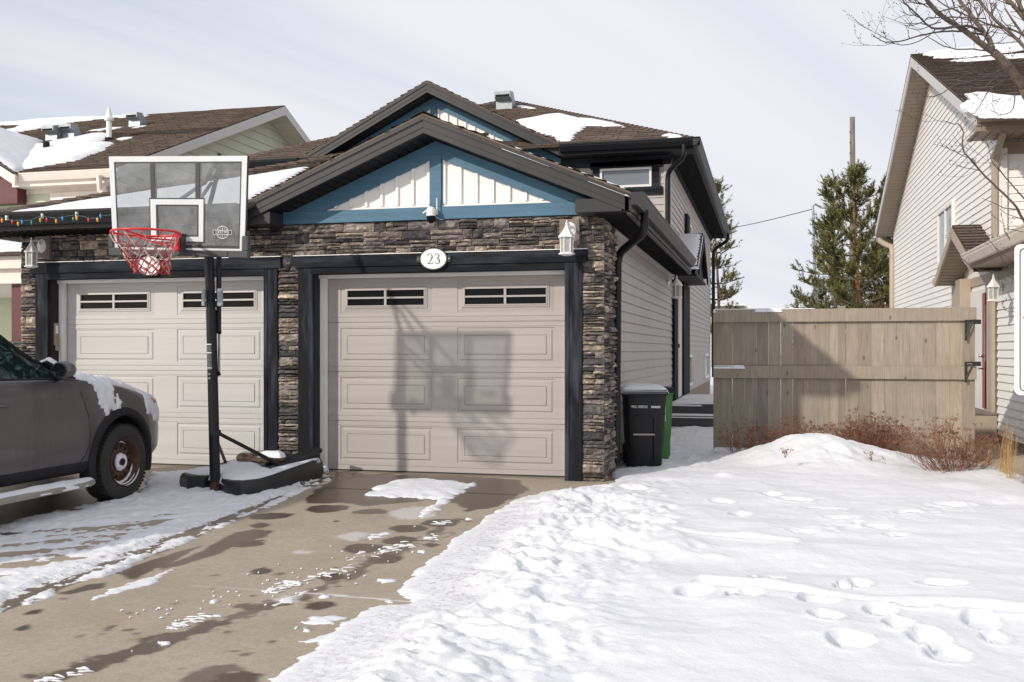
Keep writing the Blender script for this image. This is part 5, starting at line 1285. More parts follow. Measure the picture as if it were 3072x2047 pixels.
# pole: leans slightly, two sections
pb=PT(646,1470,9.44); pm=PT(633,920,9.43); ptp=PT(623,775,9.42)
top=Vector((PT(622,640,9.42)))
b=MB(); b.tube([pb,pm.lerp(pb,.02)],[.049,.047],20); b.build('pole',M['pole'],hoop,smooth=True,angle=50)
b=MB(); b.tube([pm.lerp(pb,.06),top],[.0435,.0425],20); b.build('pole',M['pole'],hoop,smooth=True,angle=50)
b=MB(); b.tube([pb+Vector((0,0,-.03)),pb+Vector((0,0,.075))],.0498,20); b.build('rusty_foot',mat('rusted_pole_foot',(.07,.03,.02),.8,var=.4,scale=20),hoop,smooth=True,angle=50)
# warning sticker
b=MB(); 
for i in range(9):
    a=math.radians(-118+i*6.5)
p0=PT(634,1032,9.36); p1=PT(637,1110,9.36)
st=MB(); k=8; arc=[]
for i in range(k+1):
    a=math.radians(-135+i*70/k); arc.append(Vector((math.cos(a)*.0478,math.sin(a)*.0478,0)))
ca=pm.lerp(pb,(p0.z-pm.z)/(pb.z-pm.z)); cb_=pm.lerp(pb,(p1.z-pm.z)/(pb.z-pm.z))
for i in range(k): st.quad(ca+arc[i]*1.01,ca+arc[i+1]*1.01,cb_+arc[i+1]*1.01,cb_+arc[i]*1.01)
st.build('sticker',mat('grey_warning_label',(.07,.075,.085),.5,var=.6,scale=70),hoop)
st=MB()
for f0,f1 in ((0.0,.03),(.33,.36),(.92,.94)):
    A_,B_2=ca.lerp(cb_,f0),ca.lerp(cb_,f1)
    for i in range(k): st.quad(A_+arc[i]*1.03,A_+arc[i+1]*1.03,B_2+arc[i+1]*1.03,B_2+arc[i]*1.03)
st.build('sticker_line',M['white'],hoop)
for yy in (1123,1136):
    p=PT(629,yy,9.39); b=MB(); b.sphere(p,.012,6); b.build('bolt',M['galv'],hoop,smooth=True)
# height adjuster: bracket, side plates, strut
def plate_(x0,y0,x1,y1,t):
    a=PT(x0,y0,t); c=PT(x1,y1,t); b=MB(); b.box(min(a.x,c.x),max(a.x,c.x),a.y-.012,a.y+.012,c.z,a.z); return b
b=plate_(605.5,868,617,919,9.38); b.build('adjuster_plate',M['galv'],hoop,bevel=.008)
b=plate_(652,866,671,920,9.38); b.build('adjuster_plate',M['galv'],hoop,bevel=.01)
for yy in (872,913):
    p=PT(666,yy,9.36); b=MB(); b.sphere(p,.012,6); b.build('bolt',M['galv'],hoop,smooth=True)
b=MB(); b.tube([PT(657,770,9.45),PT(656,998,9.47)],.024,12); b.build('strut_sleeve',M['pole'],hoop,smooth=True,angle=50)
b=MB(); b.tube([PT(657,990,9.47),PT(657,1122,9.47)],.012,10); b.build('strut',M['galv'],hoop,smooth=True,angle=50)
b=MB(); b.tube([PT(651,996,9.46),PT(663,998,9.46)],.018,8); b.build('strut_bracket',M['pole'],hoop,smooth=True,angle=50); b=MB(); b.tube([PT(648,1125,9.45),PT(660,1120,9.45)],.022,8); b.build('strut_bracket',M['pole'],hoop,smooth=True,angle=50)
# backboard: corners from the photograph, bilinear
kb=3.92
def bc(x,y): return (320+x/kb,450+y/kb)
C4=[(28,78,8.87),(1655,70,8.61),(1622,1205,8.65),(80,1182,8.92)]
Pc=[PT(*bc(x,y),t) for x,y,t in C4]
nb=((Pc[1]-Pc[0]).cross(Pc[3]-Pc[0])).normalized()
if nb.y>0: nb=-nb
def B(u,v,n=0.): return (Pc[0]*(1-u)*(1-v)+Pc[1]*u*(1-v)+Pc[2]*u*v+Pc[3]*(1-u)*v)+nb*n
def brect(mb,u0,v0,u1,v1,n0,n1):
    mb.add([B(u0,v0,n0),B(u1,v0,n0),B(u1,v1,n0),B(u0,v1,n0),B(u0,v0,n1),B(u1,v0,n1),B(u1,v1,n1),B(u0,v1,n1)],[(0,1,2,3),(7,6,5,4),(0,4,5,1),(1,5,6,2),(2,6,7,3),(3,7,4,0)])
ac=MB(); brect(ac,.003,.003,.997,.997,-.004,.0); ac.build('backboard',M['acrylic'],hoop)
f=MB(); bw,bh=.036,.058
for q in ((0,0,1,bh),(0,1-.035,1,1),(0,bh,bw,1-.035),(1-bw,bh,1,1-.035)): brect(f,*q,.001,.004)
f.build('white_border',M['boardwhite'],hoop)
f=MB(); l=.009
for q in ((bw,bh,1-bw,bh+.013),(bw,bh+.013,bw+l,.97),(1-bw-l,bh+.013,1-bw,.97),(.302,bh+.013,.332,.438),(.632,bh+.013,.662,.438),(bw,.935,1-bw,.965)): brect(f,*q,.0005,.003)
for q in ((.29,.438,.7,.452),(.29,.895,.7,.905),(.29,.452,.298,.895),(.692,.452,.70,.895),(.338,.508,.658,.522),(.338,.83,.658,.845),(.338,.522,.35,.83),(.646,.522,.658,.83)): brect(f,*q,.0012,.0035)
brect(f,.655,.905,.68,.935,.0012,.0035)
f.build('dark_outline',M['boardline'],hoop)
f=MB()
for q in ((.298,.452,.692,.508),(.298,.845,.692,.895),(.298,.508,.338,.845),(.658,.508,.692,.845)): brect(f,*q,.0012,.0042)
f.build('target_square',M['boardwhite'],hoop)
# steel frame behind
f=MB()
for q in ((0,0,1,.03),(0,0,.02,1),(.98,0,1,1),(.302,.03,.332,.9),(.632,.03,.662,.9),(0,.95,1,1)): brect(f,*q,-.035,-.006)
f.build('board_frame',M['boardline'],hoop)
# pads
f=MB(); brect(f,-.028,.97,.10,1.055,-.04,.022); brect(f,-.028,.83,.008,.97,-.04,.022); f.build('corner_pad',M['padgrey'],hoop,bevel=.006)
f=MB(); brect(f,.885,.985,1.03,1.06,-.04,.022); brect(f,.985,.83,1.03,.985,-.04,.022); f.build('corner_pad',M['padgrey'],hoop,bevel=.006)
f=MB(); brect(f,.103,.985,.882,1.052,-.035,.016); f.build('edge_pad',M['padgrey'],hoop,bevel=.006)
# arms from board to pole
cb0=B(.43,.75,-.04); cb1=B(.57,.75,-.04); ub0=B(.40,.55,-.04); ub1=B(.60,.55,-.04)
for q in (cb0,cb1,ub0,ub1):
    b=MB(); tgt=top+Vector((.04 if q in (cb1,ub1) else -.04,0,-.15 if q in (cb0,cb1) else .28)); b.tube([q,tgt],.017,8); b.build('arm',M['pole'],hoop,smooth=True,angle=40)
b=MB(); b.tube([top,top+Vector((0,.25,.55))],.022,8); b.build('arm',M['pole'],hoop,smooth=True,angle=40)
b=MB(); b.tube([top+Vector((-.03,0,.28)),top+Vector((-.08,.35,.62))],.02,8); b.build('arm',M['pole'],hoop,smooth=True,angle=40)
b=MB(); brect(b,.44,.62,.56,.86,-.07,-.036); b.build('mount_plate',M['pole'],hoop,bevel=.004)
# logo
uL,vL=.834,.795
lp=B(uL,vL,.0015); ex=(B(.9,vL)-B(.77,vL)).normalized(); ez=nb.cross(ex).normalized()
if ez.z<0: ez=-ez
ML=Matrix((( ex.x,ez.x,nb.x,lp.x),(ex.y,ez.y,nb.y,lp.y),(ex.z,ez.z,nb.z,lp.z),(0,0,0,1)))
def ringl(mb,r,w,cx=0,cy=0,a0=0,a1=2*PI,k=40,sx=1.,z=0.001):
    for i in range(k):
        a,b_=a0+(a1-a0)*i/k,a0+(a1-a0)*(i+1)/k
        mb.quad(*[ML@Vector((cx+sx*rr*math.cos(t_),cy+rr*math.sin(t_),z)) for rr,t_ in ((r,a),(r,b_),(r-w,b_),(r-w,a))])
lg=MB(); ringl(lg,.056,.004); ringl(lg,.056,.0028,sx=.45); 
for sg in (-1,1): ringl(lg,.075,.0028,cy=sg*.085,a0=-sg*PI/2-.62,a1=-sg*PI/2+.62,k=14)
lg.quad(*[ML@Vector(p) for p in ((-.0015,-.054,.001),(.0015,-.054,.001),(.0015,.054,.001),(-.0015,.054,.001))])
for (h0) in (.017,-.019): lg.quad(*[ML@Vector(p) for p in ((-.088,h0,.002),(.088,h0,.002),(.088,h0+.003,.002),(-.088,h0+.003,.002))])
for sx in (-1,1): lg.quad(*[ML@Vector(p) for p in ((sx*.088,-.019,.002),(sx*.085,-.019,.002),(sx*.085,.02,.002),(sx*.088,.02,.002))])
lg.build('logo',M['acrylic_f'],hoop)
lg=MB(); lg.quad(*[ML@Vector(p) for p in ((-.086,-.017,.0014),(.086,-.017,.0014),(.086,.017,.0014),(-.086,.017,.0014))]); lg.build('logo_band',M['boardline'],hoop)
textmesh('LIFETIME',.034,ML@Matrix.Translation((0,.0,.0022)),'logo_lettering',M['white'],hoop,.0003,.98)
# rim
rc=PT(438,702,8.33); rc.z=2.278; RR=.272
fwd=Vector((-.2,-1,0)).normalized()
ring=[rc+Vector((math.cos(a),math.sin(a),0))*RR for a in [2*PI*i/48 for i in range(49)]]
b=MB(); b.tube(ring,.0095,10,cap=False); b.build('rim',M['redmetal'],hoop,smooth=True)
att=B(.535,.895,.02); att2=B(.535,.79,.02)
b=MB(); b.tube([rc+Vector((-.19,.14,-.008)),rc+Vector((-.06,.15,-.055)),rc+Vector((.10,.20,-.09)),att+Vector((-.02,-.03,.0))],.008,8)
b.tube([rc+Vector((-.02,-RR*.98,-.006)),rc+Vector((.10,-.10,-.06)),att+Vector((.0,-.06,0))],.008,8); b.build('rim_brace',M['redmetal'],hoop,smooth=True,angle=60)
b=MB(); brect(b,.505,.85,.548,1.0,.018,.10); b.build('rim_bracket',M['redmetal'],hoop,bevel=.012)
b=MB(); brect(b,.542,.815,.565,1.01,.004,.075); b.build('bracket_plate',M['boardline'],hoop,bevel=.006)
b=MB(); b.tube([rc+Vector((RR,0,0)),att2+Vector((-.01,-.05,-.02))],.012,8); b.build('rim_arm',M['redmetal'],hoop,smooth=True)
# net: 12 anchor loops, diamond mesh
def netp(a,t,R_=random.Random(2)):
    r=RR*(1-.50*min(1,t*1.05)**.8) ; sag=Vector((.055*t*t*1.2-.01,.02*t,0))
    return rc+Vector((math.cos(a)*r,math.sin(a)*r,-.02-.32*t))+sag
NA=12; levels=[0,.26,.46,.62,.76,.88,1.0]
nr,nw=MB(),MB(); Rn=random.Random(4)
jit={}
def NP(i,l):
    key=(i%(2*NA),l)
    if key not in jit: jit[key]=Vector((Rn.gauss(0,.007),Rn.gauss(0,.007),Rn.gauss(0,.006)))*(0 if l==0 else 1)
    a=2*PI*(key[0])/(2*NA); return netp(a,levels[l])+jit[key]
for l in range(len(levels)-1):
    for i in range(NA):
        i0=2*i+(l%2); 
        for dlt in (-1,1):
            p,q=NP(i0,l),NP(i0+dlt,l+1); mid=(p+q)/2+Vector((Rn.gauss(0,.005),Rn.gauss(0,.005),-.012*(1 if l else 2)))
            cc_=(.58,.40,.37) if (l<3 and Rn.random()<.62) else ((.42,.035,.04) if Rn.random()<.75 else (.5,.2,.2)); tgt_=nr
            tgt_.tube([p,p.lerp(mid,.6),mid,q.lerp(mid,.5),q],.0040,5,c=cc_)
            if l>=1: (nr).tube([p+Vector((0,0,.004)),q+Vector((0,0,.005))],.0028,4,c=cc_)
nr.build('net',M['net'],hoop,smooth=True)
nl=MB()
for i in range(NA):
    a=2*PI*(2*i)/(2*NA); p=rc+Vector((math.cos(a),math.sin(a),0))*RR; nl.tube([p+Vector((0,0,-.005)),p+Vector((0,0,-.025))],.007,6)
nl.build('net_hooks',M['redmetal'],hoop)
# base
zb=zg(8.9)-.0
base_out=[(-5.49,8.63),(-5.33,8.50),(-5.16,8.52),(-5.10,8.62),(-4.97,8.60),(-4.93,8.42),(-4.78,8.28),(-4.64,8.27),(-4.53,8.42),(-4.48,8.72),(-4.46,9.05),(-4.44,9.42),(-4.47,9.64),(-4.60,9.70),(-5.02,9.86),(-5.2,9.82),(-5.33,9.5),(-5.45,9.0)]
bm=MB(); n=len(base_out); cxm=sum(p[0] for p in base_out)/n; cym=sum(p[1] for p in base_out)/n
def bh(x,y): return .125+.085*max(0,(y-8.45))/1.2
lev=[(1.0,0),(1.015,.35),(1.0,.75),(.965,.95),(.92,1.0),(.80,.96),(.6,.85)]
vs=[]
for k_,hz in lev:
    for x,y in base_out:
        X_,Y_=cxm+(x-cxm)*k_,cym+(y-cym)*k_; vs.append((X_,Y_,zb+.012+bh(x,y)*hz))
fs=[(j*n+i,j*n+(i+1)%n,(j+1)*n+(i+1)%n,(j+1)*n+i) for j in range(len(lev)-1) for i in range(n)]+[tuple((len(lev)-1)*n+i for i in range(n))]
bm.add(vs,fs); bm.build('base_tank',M['plastic'],hoop,smooth=True,angle=35)
b=MB() # raised ribs of the tank
b.prism([(-4.78,8.90,zb+.13),(-4.69,8.87,zb+.13),(-4.46,9.56,zb+.235),(-4.58,9.62,zb+.235)],(0,0,.05)); b.build('tank_rib',M['plastic'],hoop,bevel=.02)
b=MB(); b.prism([(-4.90,9.20,zb+.15),(-4.83,9.16,zb+.15),(-4.52,9.76,zb+.25),(-4.64,9.82,zb+.25)],(0,0,.055)); b.build('tank_rib',M['plastic'],hoop,bevel=.02)
for px_,py_ in ((583,1468),(697,1478)):
    p=G(px_,py_); b=MB(); b.lathe([(.001,-.022),(.034,-.022),(.04,-.014),(.04,.014),(.034,.022),(.001,.022)],(p[0]+.02,p[1]+.06,zg(p[1])+.045),16,axis='x'); b.build('wheel',mat('grey_wheel',(.05,.052,.05),.6) if px_<600 else M['step'],hoop,smooth=True,angle=40)
b=MB(); b.tube([PT(655,1300,9.43),PT(872,1412,9.95)],[.017,.020],8); b.build('brace',M['pole'],hoop,smooth=True,angle=40)
b=MB(); b.tube([PT(654,1330,9.46),PT(678,1391,10.15)],[.014,.016],8); b.build('brace',M['pole'],hoop,smooth=True,angle=40)
b=MB(); b.tube([PT(645,1293,9.44),PT(648,1306,9.44)],.052,18); b.build('collar',M['pole'],hoop,smooth=True,angle=40)
# snow on the base
zz=zb+.115
bsn=[(-5.42,8.66),(-5.14,8.60),(-5.05,8.64),(-4.94,8.48),(-4.78,8.34),(-4.66,8.34),(-4.59,8.5),(-4.58,8.78),(-4.78,8.92),(-4.86,9.22),(-4.90,9.5),(-4.95,9.76),(-5.15,9.78),(-5.32,9.4)]
Nb=Vector((0,-.085/1.2,1)).normalized()
snow_sheet('hoop_base_snow',[(x,y,zb+bh(x,y)*.94+.008) for x,y in bsn],Nb,'snow covering the black plastic base of the basketball hoop',h=.055,seed=71,rag=.14,res=.018)
snow_sheet('hoop_base_snow',[(x,y,zb+bh(x,y)*1.0+.010) for x,y in ((-4.68,8.9),(-4.56,8.75),(-4.49,9.2),(-4.47,9.58),(-4.50,9.56),(-4.56,9.3))],Nb,'thin snow on the right rear rib of the hoop base',h=.03,seed=72,rag=.03,res=.015)
# log
lc=PT(782,1370,10.05); lt=thing('firewood_log',(lc.x,lc.y,lc.z-.05),'rough brown split log with snow on top lying on the hoop base','log')
b=MB(); Rl=random.Random(9); prof=[]; ax_=Vector((1,.12,.05)).normalized()
vs=[];K_=18;NS=16
for i in range(NS+1):
    t_=i/NS; c_=lc+ax_*(t_-.5)*.46+Vector((0,0,-.01)); r_=.074*(1-.25*abs(t_-.45))*(.72 if i in (0,NS) else 1)
    for j in range(K_):
        a=2*PI*j/K_; rr=r_*(1+.16*math.sin(3*a+t_*5)+.10*math.sin(7*a-t_*9)+Rl.uniform(-.05,.05)); vs.append(c_+Vector((0,math.cos(a)*rr,math.sin(a)*rr*.82)))
b.add(vs,[(i*K_+j,i*K_+(j+1)%K_,(i+1)*K_+(j+1)%K_,(i+1)*K_+j) for i in range(NS) for j in range(K_)]+[tuple(range(K_))[::-1],tuple(NS*K_+j for j in range(K_))]); b.build('log_bark',M['log'],lt,smooth=True,angle=60)
snow_sheet('log_snow',[lc+Vector(p) for p in ((-.20,-.055,.032),(.23,-.045,.04),(.23,.05,.045),(-.17,.05,.035))],(0,0,1),'snow cap lying on the rough brown log',h=.045,seed=74,rag=.03,res=.012)
# =================================================================== YARD SIGN at the right edge
ST_=3.9
t=thing('yard_sign',PT(3160,1560,ST_),'white real estate sign with thin black outline cut off at the right edge','sign')
a=PT(3046,733,ST_); c=PT(3049,1186,ST_); w_=.62; d_=Vector((CT,ST,0))
def sg(u,z,n=0): return Vector((a.x,a.y,0))+d_*u+Vector((0,0,z))+Vector((ST,-CT,0))*n*1.0
def rrect(u0,u1,z0,z1,r,n,k=6):
    P=[]
    for cx_2,cz_2,a0 in ((u1-r,z1-r,0),(u0+r,z1-r,PI/2),(u0+r,z0+r,PI),(u1-r,z0+r,1.5*PI)):
        for i in range(k+1):
            an=a0+PI/2*i/k; P.append(sg(cx_2+r*math.cos(an),cz_2+r*math.sin(an),n))
    return P
z0_,z1_=c.z,a.z
b=MB(); b.prism(rrect(0,w_,z0_,z1_,.022,0),Vector((ST,-CT,0))*-.008); b.build('sign_panel',M['white'],t)
b=MB(); o_=rrect(.016,w_-.016,z0_+.016,z1_-.016,.016,.0015); i_=rrect(.0195,w_-.0195,z0_+.0195,z1_-.0195,.0135,.0015)
for i in range(len(o_)): j=(i+1)%len(o_); b.quad(o_[i],o_[j],i_[j],i_[i])
b.build('outline',M['plastic'],t)
b=MB(); q=PT(3067,953,ST_-.003); b.poly([q,q+d_*.012+Vector((0,0,.006)),q+d_*.05+Vector((0,0,.006)),q+d_*.05-Vector((0,0,.008)),q+d_*.012-Vector((0,0,.004))]); b.build('red_mark',M['redmetal'],t)
for u in (.1,.52):
    b=MB(); b.tube([sg(u,z0_+.02,-.02),sg(u,-.2,-.02)],.012,8); b.build('leg',M['whitemetal'],t)
# =================================================================== SUV
CXX,CYY=-6.62,6.60; CZZ=-.055
suv=thing('suv',(CXX,CYY,CZZ),'dirty dark grey SUV with snow on its hood parked facing the left garage door','car')
# stations: y, z_under, half width, belt z, half width at top, top z
STN=[(-2.30,.55,.70,.90,.55,1.02),(-2.22,.42,.84,1.02,.60,1.25),(-2.05,.36,.90,1.10,.62,1.60),(-1.7,.33,.925,1.13,.62,1.69),(-1.2,.32,.935,1.13,.63,1.73),(-.6,.32,.94,1.125,.64,1.745),(-.1,.32,.94,1.12,.64,1.70),(.2,.32,.94,1.115,.63,1.56),(.55,.32,.94,1.11,.66,1.355),(.80,.32,.94,1.10,.72,1.225),(.97,.32,.94,1.09,.78,1.165),(1.2,.32,.938,1.055,.76,1.125),(1.5,.32,.932,1.01,.74,1.085),(1.8,.32,.915,.945,.70,1.025),(2.02,.33,.875,.88,.64,.955),(2.17,.35,.80,.80,.56,.87),(2.27,.38,.66,.68,.45,.74),(2.30,.45,.50,.58,.30,.62)]
STN=[STN[0]]+STN+[STN[-1]]
def cr(a,b,c,d,t): return .5*((2*b)+(-a+c)*t+(2*a-5*b+4*c-d)*t*t+(-a+3*b-3*c+d)*t**3)
rowsS=[]
for i in range(1,len(STN)-2):
    for k in range(5):
        t=k/5; rowsS.append(tuple(cr(STN[i-1][j],STN[i][j],STN[i+1][j],STN[i+2][j],t) if j else STN[i][0]*(1-t)+STN[i+1][0]*t for j in range(6)))
rowsS.append(STN[-1])
def ringp(s):
    y,zu,w,bz,wt,tz=s
    dz=tz-bz
    P=[(0,zu),(.6*w,zu),(.93*w,zu+.02),(.985*w,zu+.08),(.995*w,zu+(bz-zu)*.3),(1.0*w,zu+(bz-zu)*.55),(.985*w,zu+(bz-zu)*.80),(.965*w,bz-.035),(.945*w,bz),(.92*w,bz+.02*min(1,dz/.3))]
    a=(.92*w,bz+.02*min(1,dz/.3)); b=(wt+.03,tz-min(.10,dz*.35))
    for f in (.33,.66): P.append((a[0]*(1-f)+b[0]*f+.012*min(1,dz/.3),a[1]*(1-f)+b[1]*f))
    P+= [b,(wt-.02,tz-min(.045,dz*.22)),(wt*.72,tz-min(.012,dz*.08)),(wt*.36,tz+.004),(0,tz+.008)]
    return P
RG=[ringp(s) for s in rowsS]; NRs=len(RG[0])
def SP(i,j,sx,off=0.): 
    x,z=RG[i][j]; return Vector((sx*(x+off),rowsS[i][0],z))
hull=MB(); full=[]
for i in range(len(RG)):
    ring=[SP(i,j,1) for j in range(NRs)]+[SP(i,j,-1) for j in range(NRs-2,0,-1)]
    full.append(ring)
n=len(full[0]); hull.add([p for r in full for p in r],[(i*n+j,i*n+(j+1)%n,(i+1)*n+(j+1)%n,(i+1)*n+j) for i in range(len(full)-1) for j in range(n)]+[tuple(range(n))[::-1],tuple((len(full)-1)*n+j for j in range(n))])
body=hull.build('body',M['paint'],suv,smooth=True,local=True)
# wheel wells by boolean with temporary cylinders
cut=MB(); WY=(1.42,-1.35)
for wy in WY:
    cut.lathe([(.001,-1.2),(.415,-1.2),(.415,1.2),(.001,1.2)],(0,wy,.36),40,axis='x')
co_=cut.build('cutter',M['lead'],None,local=True)
bm_=body.modifiers.new('b','BOOLEAN'); bm_.operation='DIFFERENCE'; bm_.object=co_; bm_.solver='EXACT'
body.parent=None; bpy.context.view_layer.update()
me2=bpy.data.meshes.new_from_object(body.evaluated_get(bpy.context.evaluated_depsgraph_get()))
body.modifiers.clear(); body.data=me2; me2.name='body'; bpy.data.objects.remove(co_); body.parent=suv
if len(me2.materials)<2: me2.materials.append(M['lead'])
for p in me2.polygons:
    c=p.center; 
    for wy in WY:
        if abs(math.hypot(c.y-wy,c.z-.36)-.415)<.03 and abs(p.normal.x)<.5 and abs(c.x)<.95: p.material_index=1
    p.use_smooth=True
me2.set_sharp_from_angle(angle=math.radians(35))
# glass
def yrow(y): return min(range(len(rowsS)),key=lambda i:abs(rowsS[i][0]-y))
def patch_(name,i0,i1,j0,j1,sx,m,off=.006,parent=suv,shape=None):
    b=MB(); 
    vs=[]; 
    for i in range(i0,i1+1):
        for j in range(j0,j1+1): vs.append(SP(i,j,sx,off))
    w_=j1-j0+1
    fs=[(a*w_+c,a*w_+c+1,(a+1)*w_+c+1,(a+1)*w_+c) for a in range(i1-i0) for c in range(w_-1)]
    b.add(vs,fs); return b.build(name,m,parent,smooth=True,local=True)
iA=yrow(-1.95); iB=yrow(.72)
for sx in (1,-1):
    g=patch_('side_window',iA,iB,9,12,sx,M['carglass'])
    # pillars and trim
    for yy in (-.62,-1.5):
        b=MB(); i=yrow(yy); pts=[SP(i,j,sx,.012) for j in (9,10,11,12)]; b.tube(pts,.030,4); b.build('pillar_trim',M['lead'],g,local=True)
    b=MB(); b.tube([SP(i,9,sx,.010)+Vector((0,0,-.012)) for i in range(iA,yrow(.95))],.013,5); b.build('belt_trim',M['clad'],suv,local=True,smooth=True)
    b=MB(); b.tube([SP(i,12,sx,.004) for i in range(iA,yrow(.97))],.022,5); b.build('roof_trim',M['lead'],suv,local=True,smooth=True)
# windscreen
ws=MB(); i0,i1=yrow(.22),yrow(.93)
vs=[]
for i in range(i0,i1+1):
    r=[SP(i,j,1)+Vector((0,.004,.008)) for j in (13,14,15,16)]; r=r+[Vector((-p.x,p.y,p.z)) for p in r[-2::-1]]; vs+=r
ws.add(vs,[(a*7+c,a*7+c+1,(a+1)*7+c+1,(a+1)*7+c) for a in range(i1-i0) for c in range(6)]); ws.build('windscreen',M['carglass'],suv,local=True,smooth=True)
# door shut lines, sills, cladding
def sidex(y,z):
    i=yrow(y); P=RG[i]
    for j in range(3,9):
        if P[j][1]<=z<=P[j+1][1]:
            t=(z-P[j][1])/(P[j+1][1]-P[j][1]+1e-9); return P[j][0]*(1-t)+P[j+1][0]*t
    return P[4][0]
for sx in (1,-1):
    b=MB(); pts=[(.80,1.09),(.86,.98),(.93,.80),(.955,.65),(.945,.54),(.90,.46),(.84,.41)]
    b.tube([Vector((sx*(sidex(y,z)+.0005),y,z)) for y,z in pts],.0035,4); b.build('shut_line',M['lead'],suv,local=True)
    b=MB(); b.tube([Vector((sx*(sidex(-.25,z)+.0005),-.25,z)) for z in (1.1,1.0,.85,.7,.55,.42)],.0035,4); b.build('shut_line',M['lead'],suv,local=True)
    # sill cladding
    b=MB(); ys_=[-.95+.1*i for i in range(20)]
    vs=[];
    for y in ys_:
        for z,o in ((.30,-.03),(.33,.012),(.40,.012),(.418,.003)): vs.append(Vector((sx*(.915+o+(.01 if 0 else 0)),y,z)))
    b.add(vs,[(a*4+c,a*4+c+1,(a+1)*4+c+1,(a+1)*4+c) for a in range(len(ys_)-1) for c in range(3)]); b.build('sill',M['clad'],suv,local=True,smooth=True)
    # arch cladding
    for wy in WY:
        b=MB(); vs=[];K_=34
        for k in range(K_+1):
            a=math.radians(-28+236*k/K_)
            for rr,o in ((.405,-.03),(.408,.022),(.44,.028),(.475,.020),(.482,.0)):
                y=wy+rr*math.cos(a); z=.36+rr*math.sin(a); y2=min(y,2.22)
                x=sidex(y2,max(z,.42))
                vs.append(Vector((sx*(x+o),y,max(z,.22))))
        b.add(vs,[(q*5+c,q*5+c+1,(q+1)*5+c+1,(q+1)*5+c) for q in range(K_) for c in range(4)]); b.build('arch_cladding',M['clad'],suv,local=True,smooth=True,)
    # mud flap / bumper skirt
    b=MB(); b.prism([(sx*.86,.90,.20),(sx*.955,.90,.20),(sx*.955,1.02,.30),(sx*.955,.985,.42),(sx*.955,.86,.42),(sx*.86,.86,.30)],(0,.0,.0)); 
    b=MB(); b.box(min(sx*.84,sx*.95),max(sx*.84,sx*.95),.93,.965,.17,.36); b.build('mud_flap',M['clad'],suv,local=True,bevel=.01)
    # mirror
    b=MB(); vs=[];
    mr=MB(); mr.lathe([(.001,-.0),(.07,.0),(.088,.02),(.09,.06),(.075,.12),(.04,.165),(.001,.18)],(0,0,0),18,axis='y',M=Matrix.Diagonal((1.0,1,.80)))
    mr.v=[(sx*1.045+p[0],.42+p[1],1.20+p[2]) for p in mr.v]; mo=mr.build('mirror',M['paint'],suv,smooth=True,local=True,angle=50)
    b=MB(); b.box(sx*.985-.0,sx*.985+.0,.4,.5,1.14,1.2) if 0 else b.tube([Vector((sx*.88,.60,1.125)),Vector((sx*.99,.50,1.16))],.03,6); b.build('mirror_stalk',M['clad'],mo,local=True)
    b=MB(); b.lathe([(.001,-.004),(.068,-.004),(.078,.004),(.001,.006)],(0,0,0),18,axis='y',M=Matrix.Diagonal((1,1,.78))); b.v=[(sx*1.045+p[0],.415+p[1],1.20+p[2]) for p in b.v]; b.build('mirror_glass',M['carglass'],mo,local=True)
    # running board
    b=MB(); ys_=[-1.0,-.5,0,.4,.7,.85,.95,1.0]; xo=[1.06,1.06,1.06,1.06,1.055,1.03,.985,.93]
    vs=[]
    for y,x in zip(ys_,xo): vs+= [Vector((sx*.86,y,.245)),Vector((sx*x,y,.245)),Vector((sx*(x+.008),y,.225)),Vector((sx*x,y,.20)),Vector((sx*.86,y,.20))]
    b.add(vs,[(a*5+c,a*5+(c+1)%5,(a+1)*5+(c+1)%5,(a+1)*5+c) for a in range(len(ys_)-1) for c in range(5)]+[(0,1,2,3,4),tuple(5*(len(ys_)-1)+c for c in range(5))[::-1]]); b.build('running_board',M['alu'],suv,local=True)
    # head light + tail
    i=yrow(1.98); b=MB(); b.prism([Vector((sx*.82,1.80,.93)),Vector((sx*.86,1.86,.86)),Vector((sx*.80,2.05,.76)),Vector((sx*.66,2.16,.74)),Vector((sx*.62,2.12,.84)),Vector((sx*.72,1.98,.90))],(sx*.035,.045,.02)); b.build('headlight',mat('headlight_lens',(.42,.40,.38),.15,var=.3,scale=14),suv,local=True,bevel=.012)
    b=MB(); b.tube([Vector((sx*.885,1.90,.90)),Vector((sx*.875,1.99,.86))],.014,6); b.build('amber_lamp',mat('amber_lens',(.45,.12,.03),.3),suv,local=True)
    b=MB(); b.box(min(sx*.72,sx*.88),max(sx*.72,sx*.88),-2.24,-2.15,.85,1.15); b.build('tail_light',mat('red_lens',(.25,.01,.01),.2),suv,local=True,bevel=.02)
    b=MB(); b.tube([Vector((sx*.935,-.02,.93)),Vector((sx*.965,-.05,.93)),Vector((sx*.965,-.2,.93)),Vector((sx*.935,-.22,.93))],.011,6); b.build('door_handle',M['paint'],suv,local=True,smooth=True)
b=MB(); b.box(-.62,.62,2.235,2.315,.30,.46); b.build('front_bumper',M['clad'],suv,local=True,bevel=.03)
b=MB(); b.box(-.42,.42,2.24,2.31,.56,.70); b.build('grille',M['lead'],suv,local=True,bevel=.02)
b=MB(); b.box(-.80,.80,-2.33,-2.2,.35,.62); b.build('rear_bumper',M['clad'],suv,local=True,bevel=.03)
b=MB(); b.box(-.55,.55,-2.245,-2.20,1.12,1.46); b.build('rear_window',M['carglass'],suv,local=True,bevel=.02)
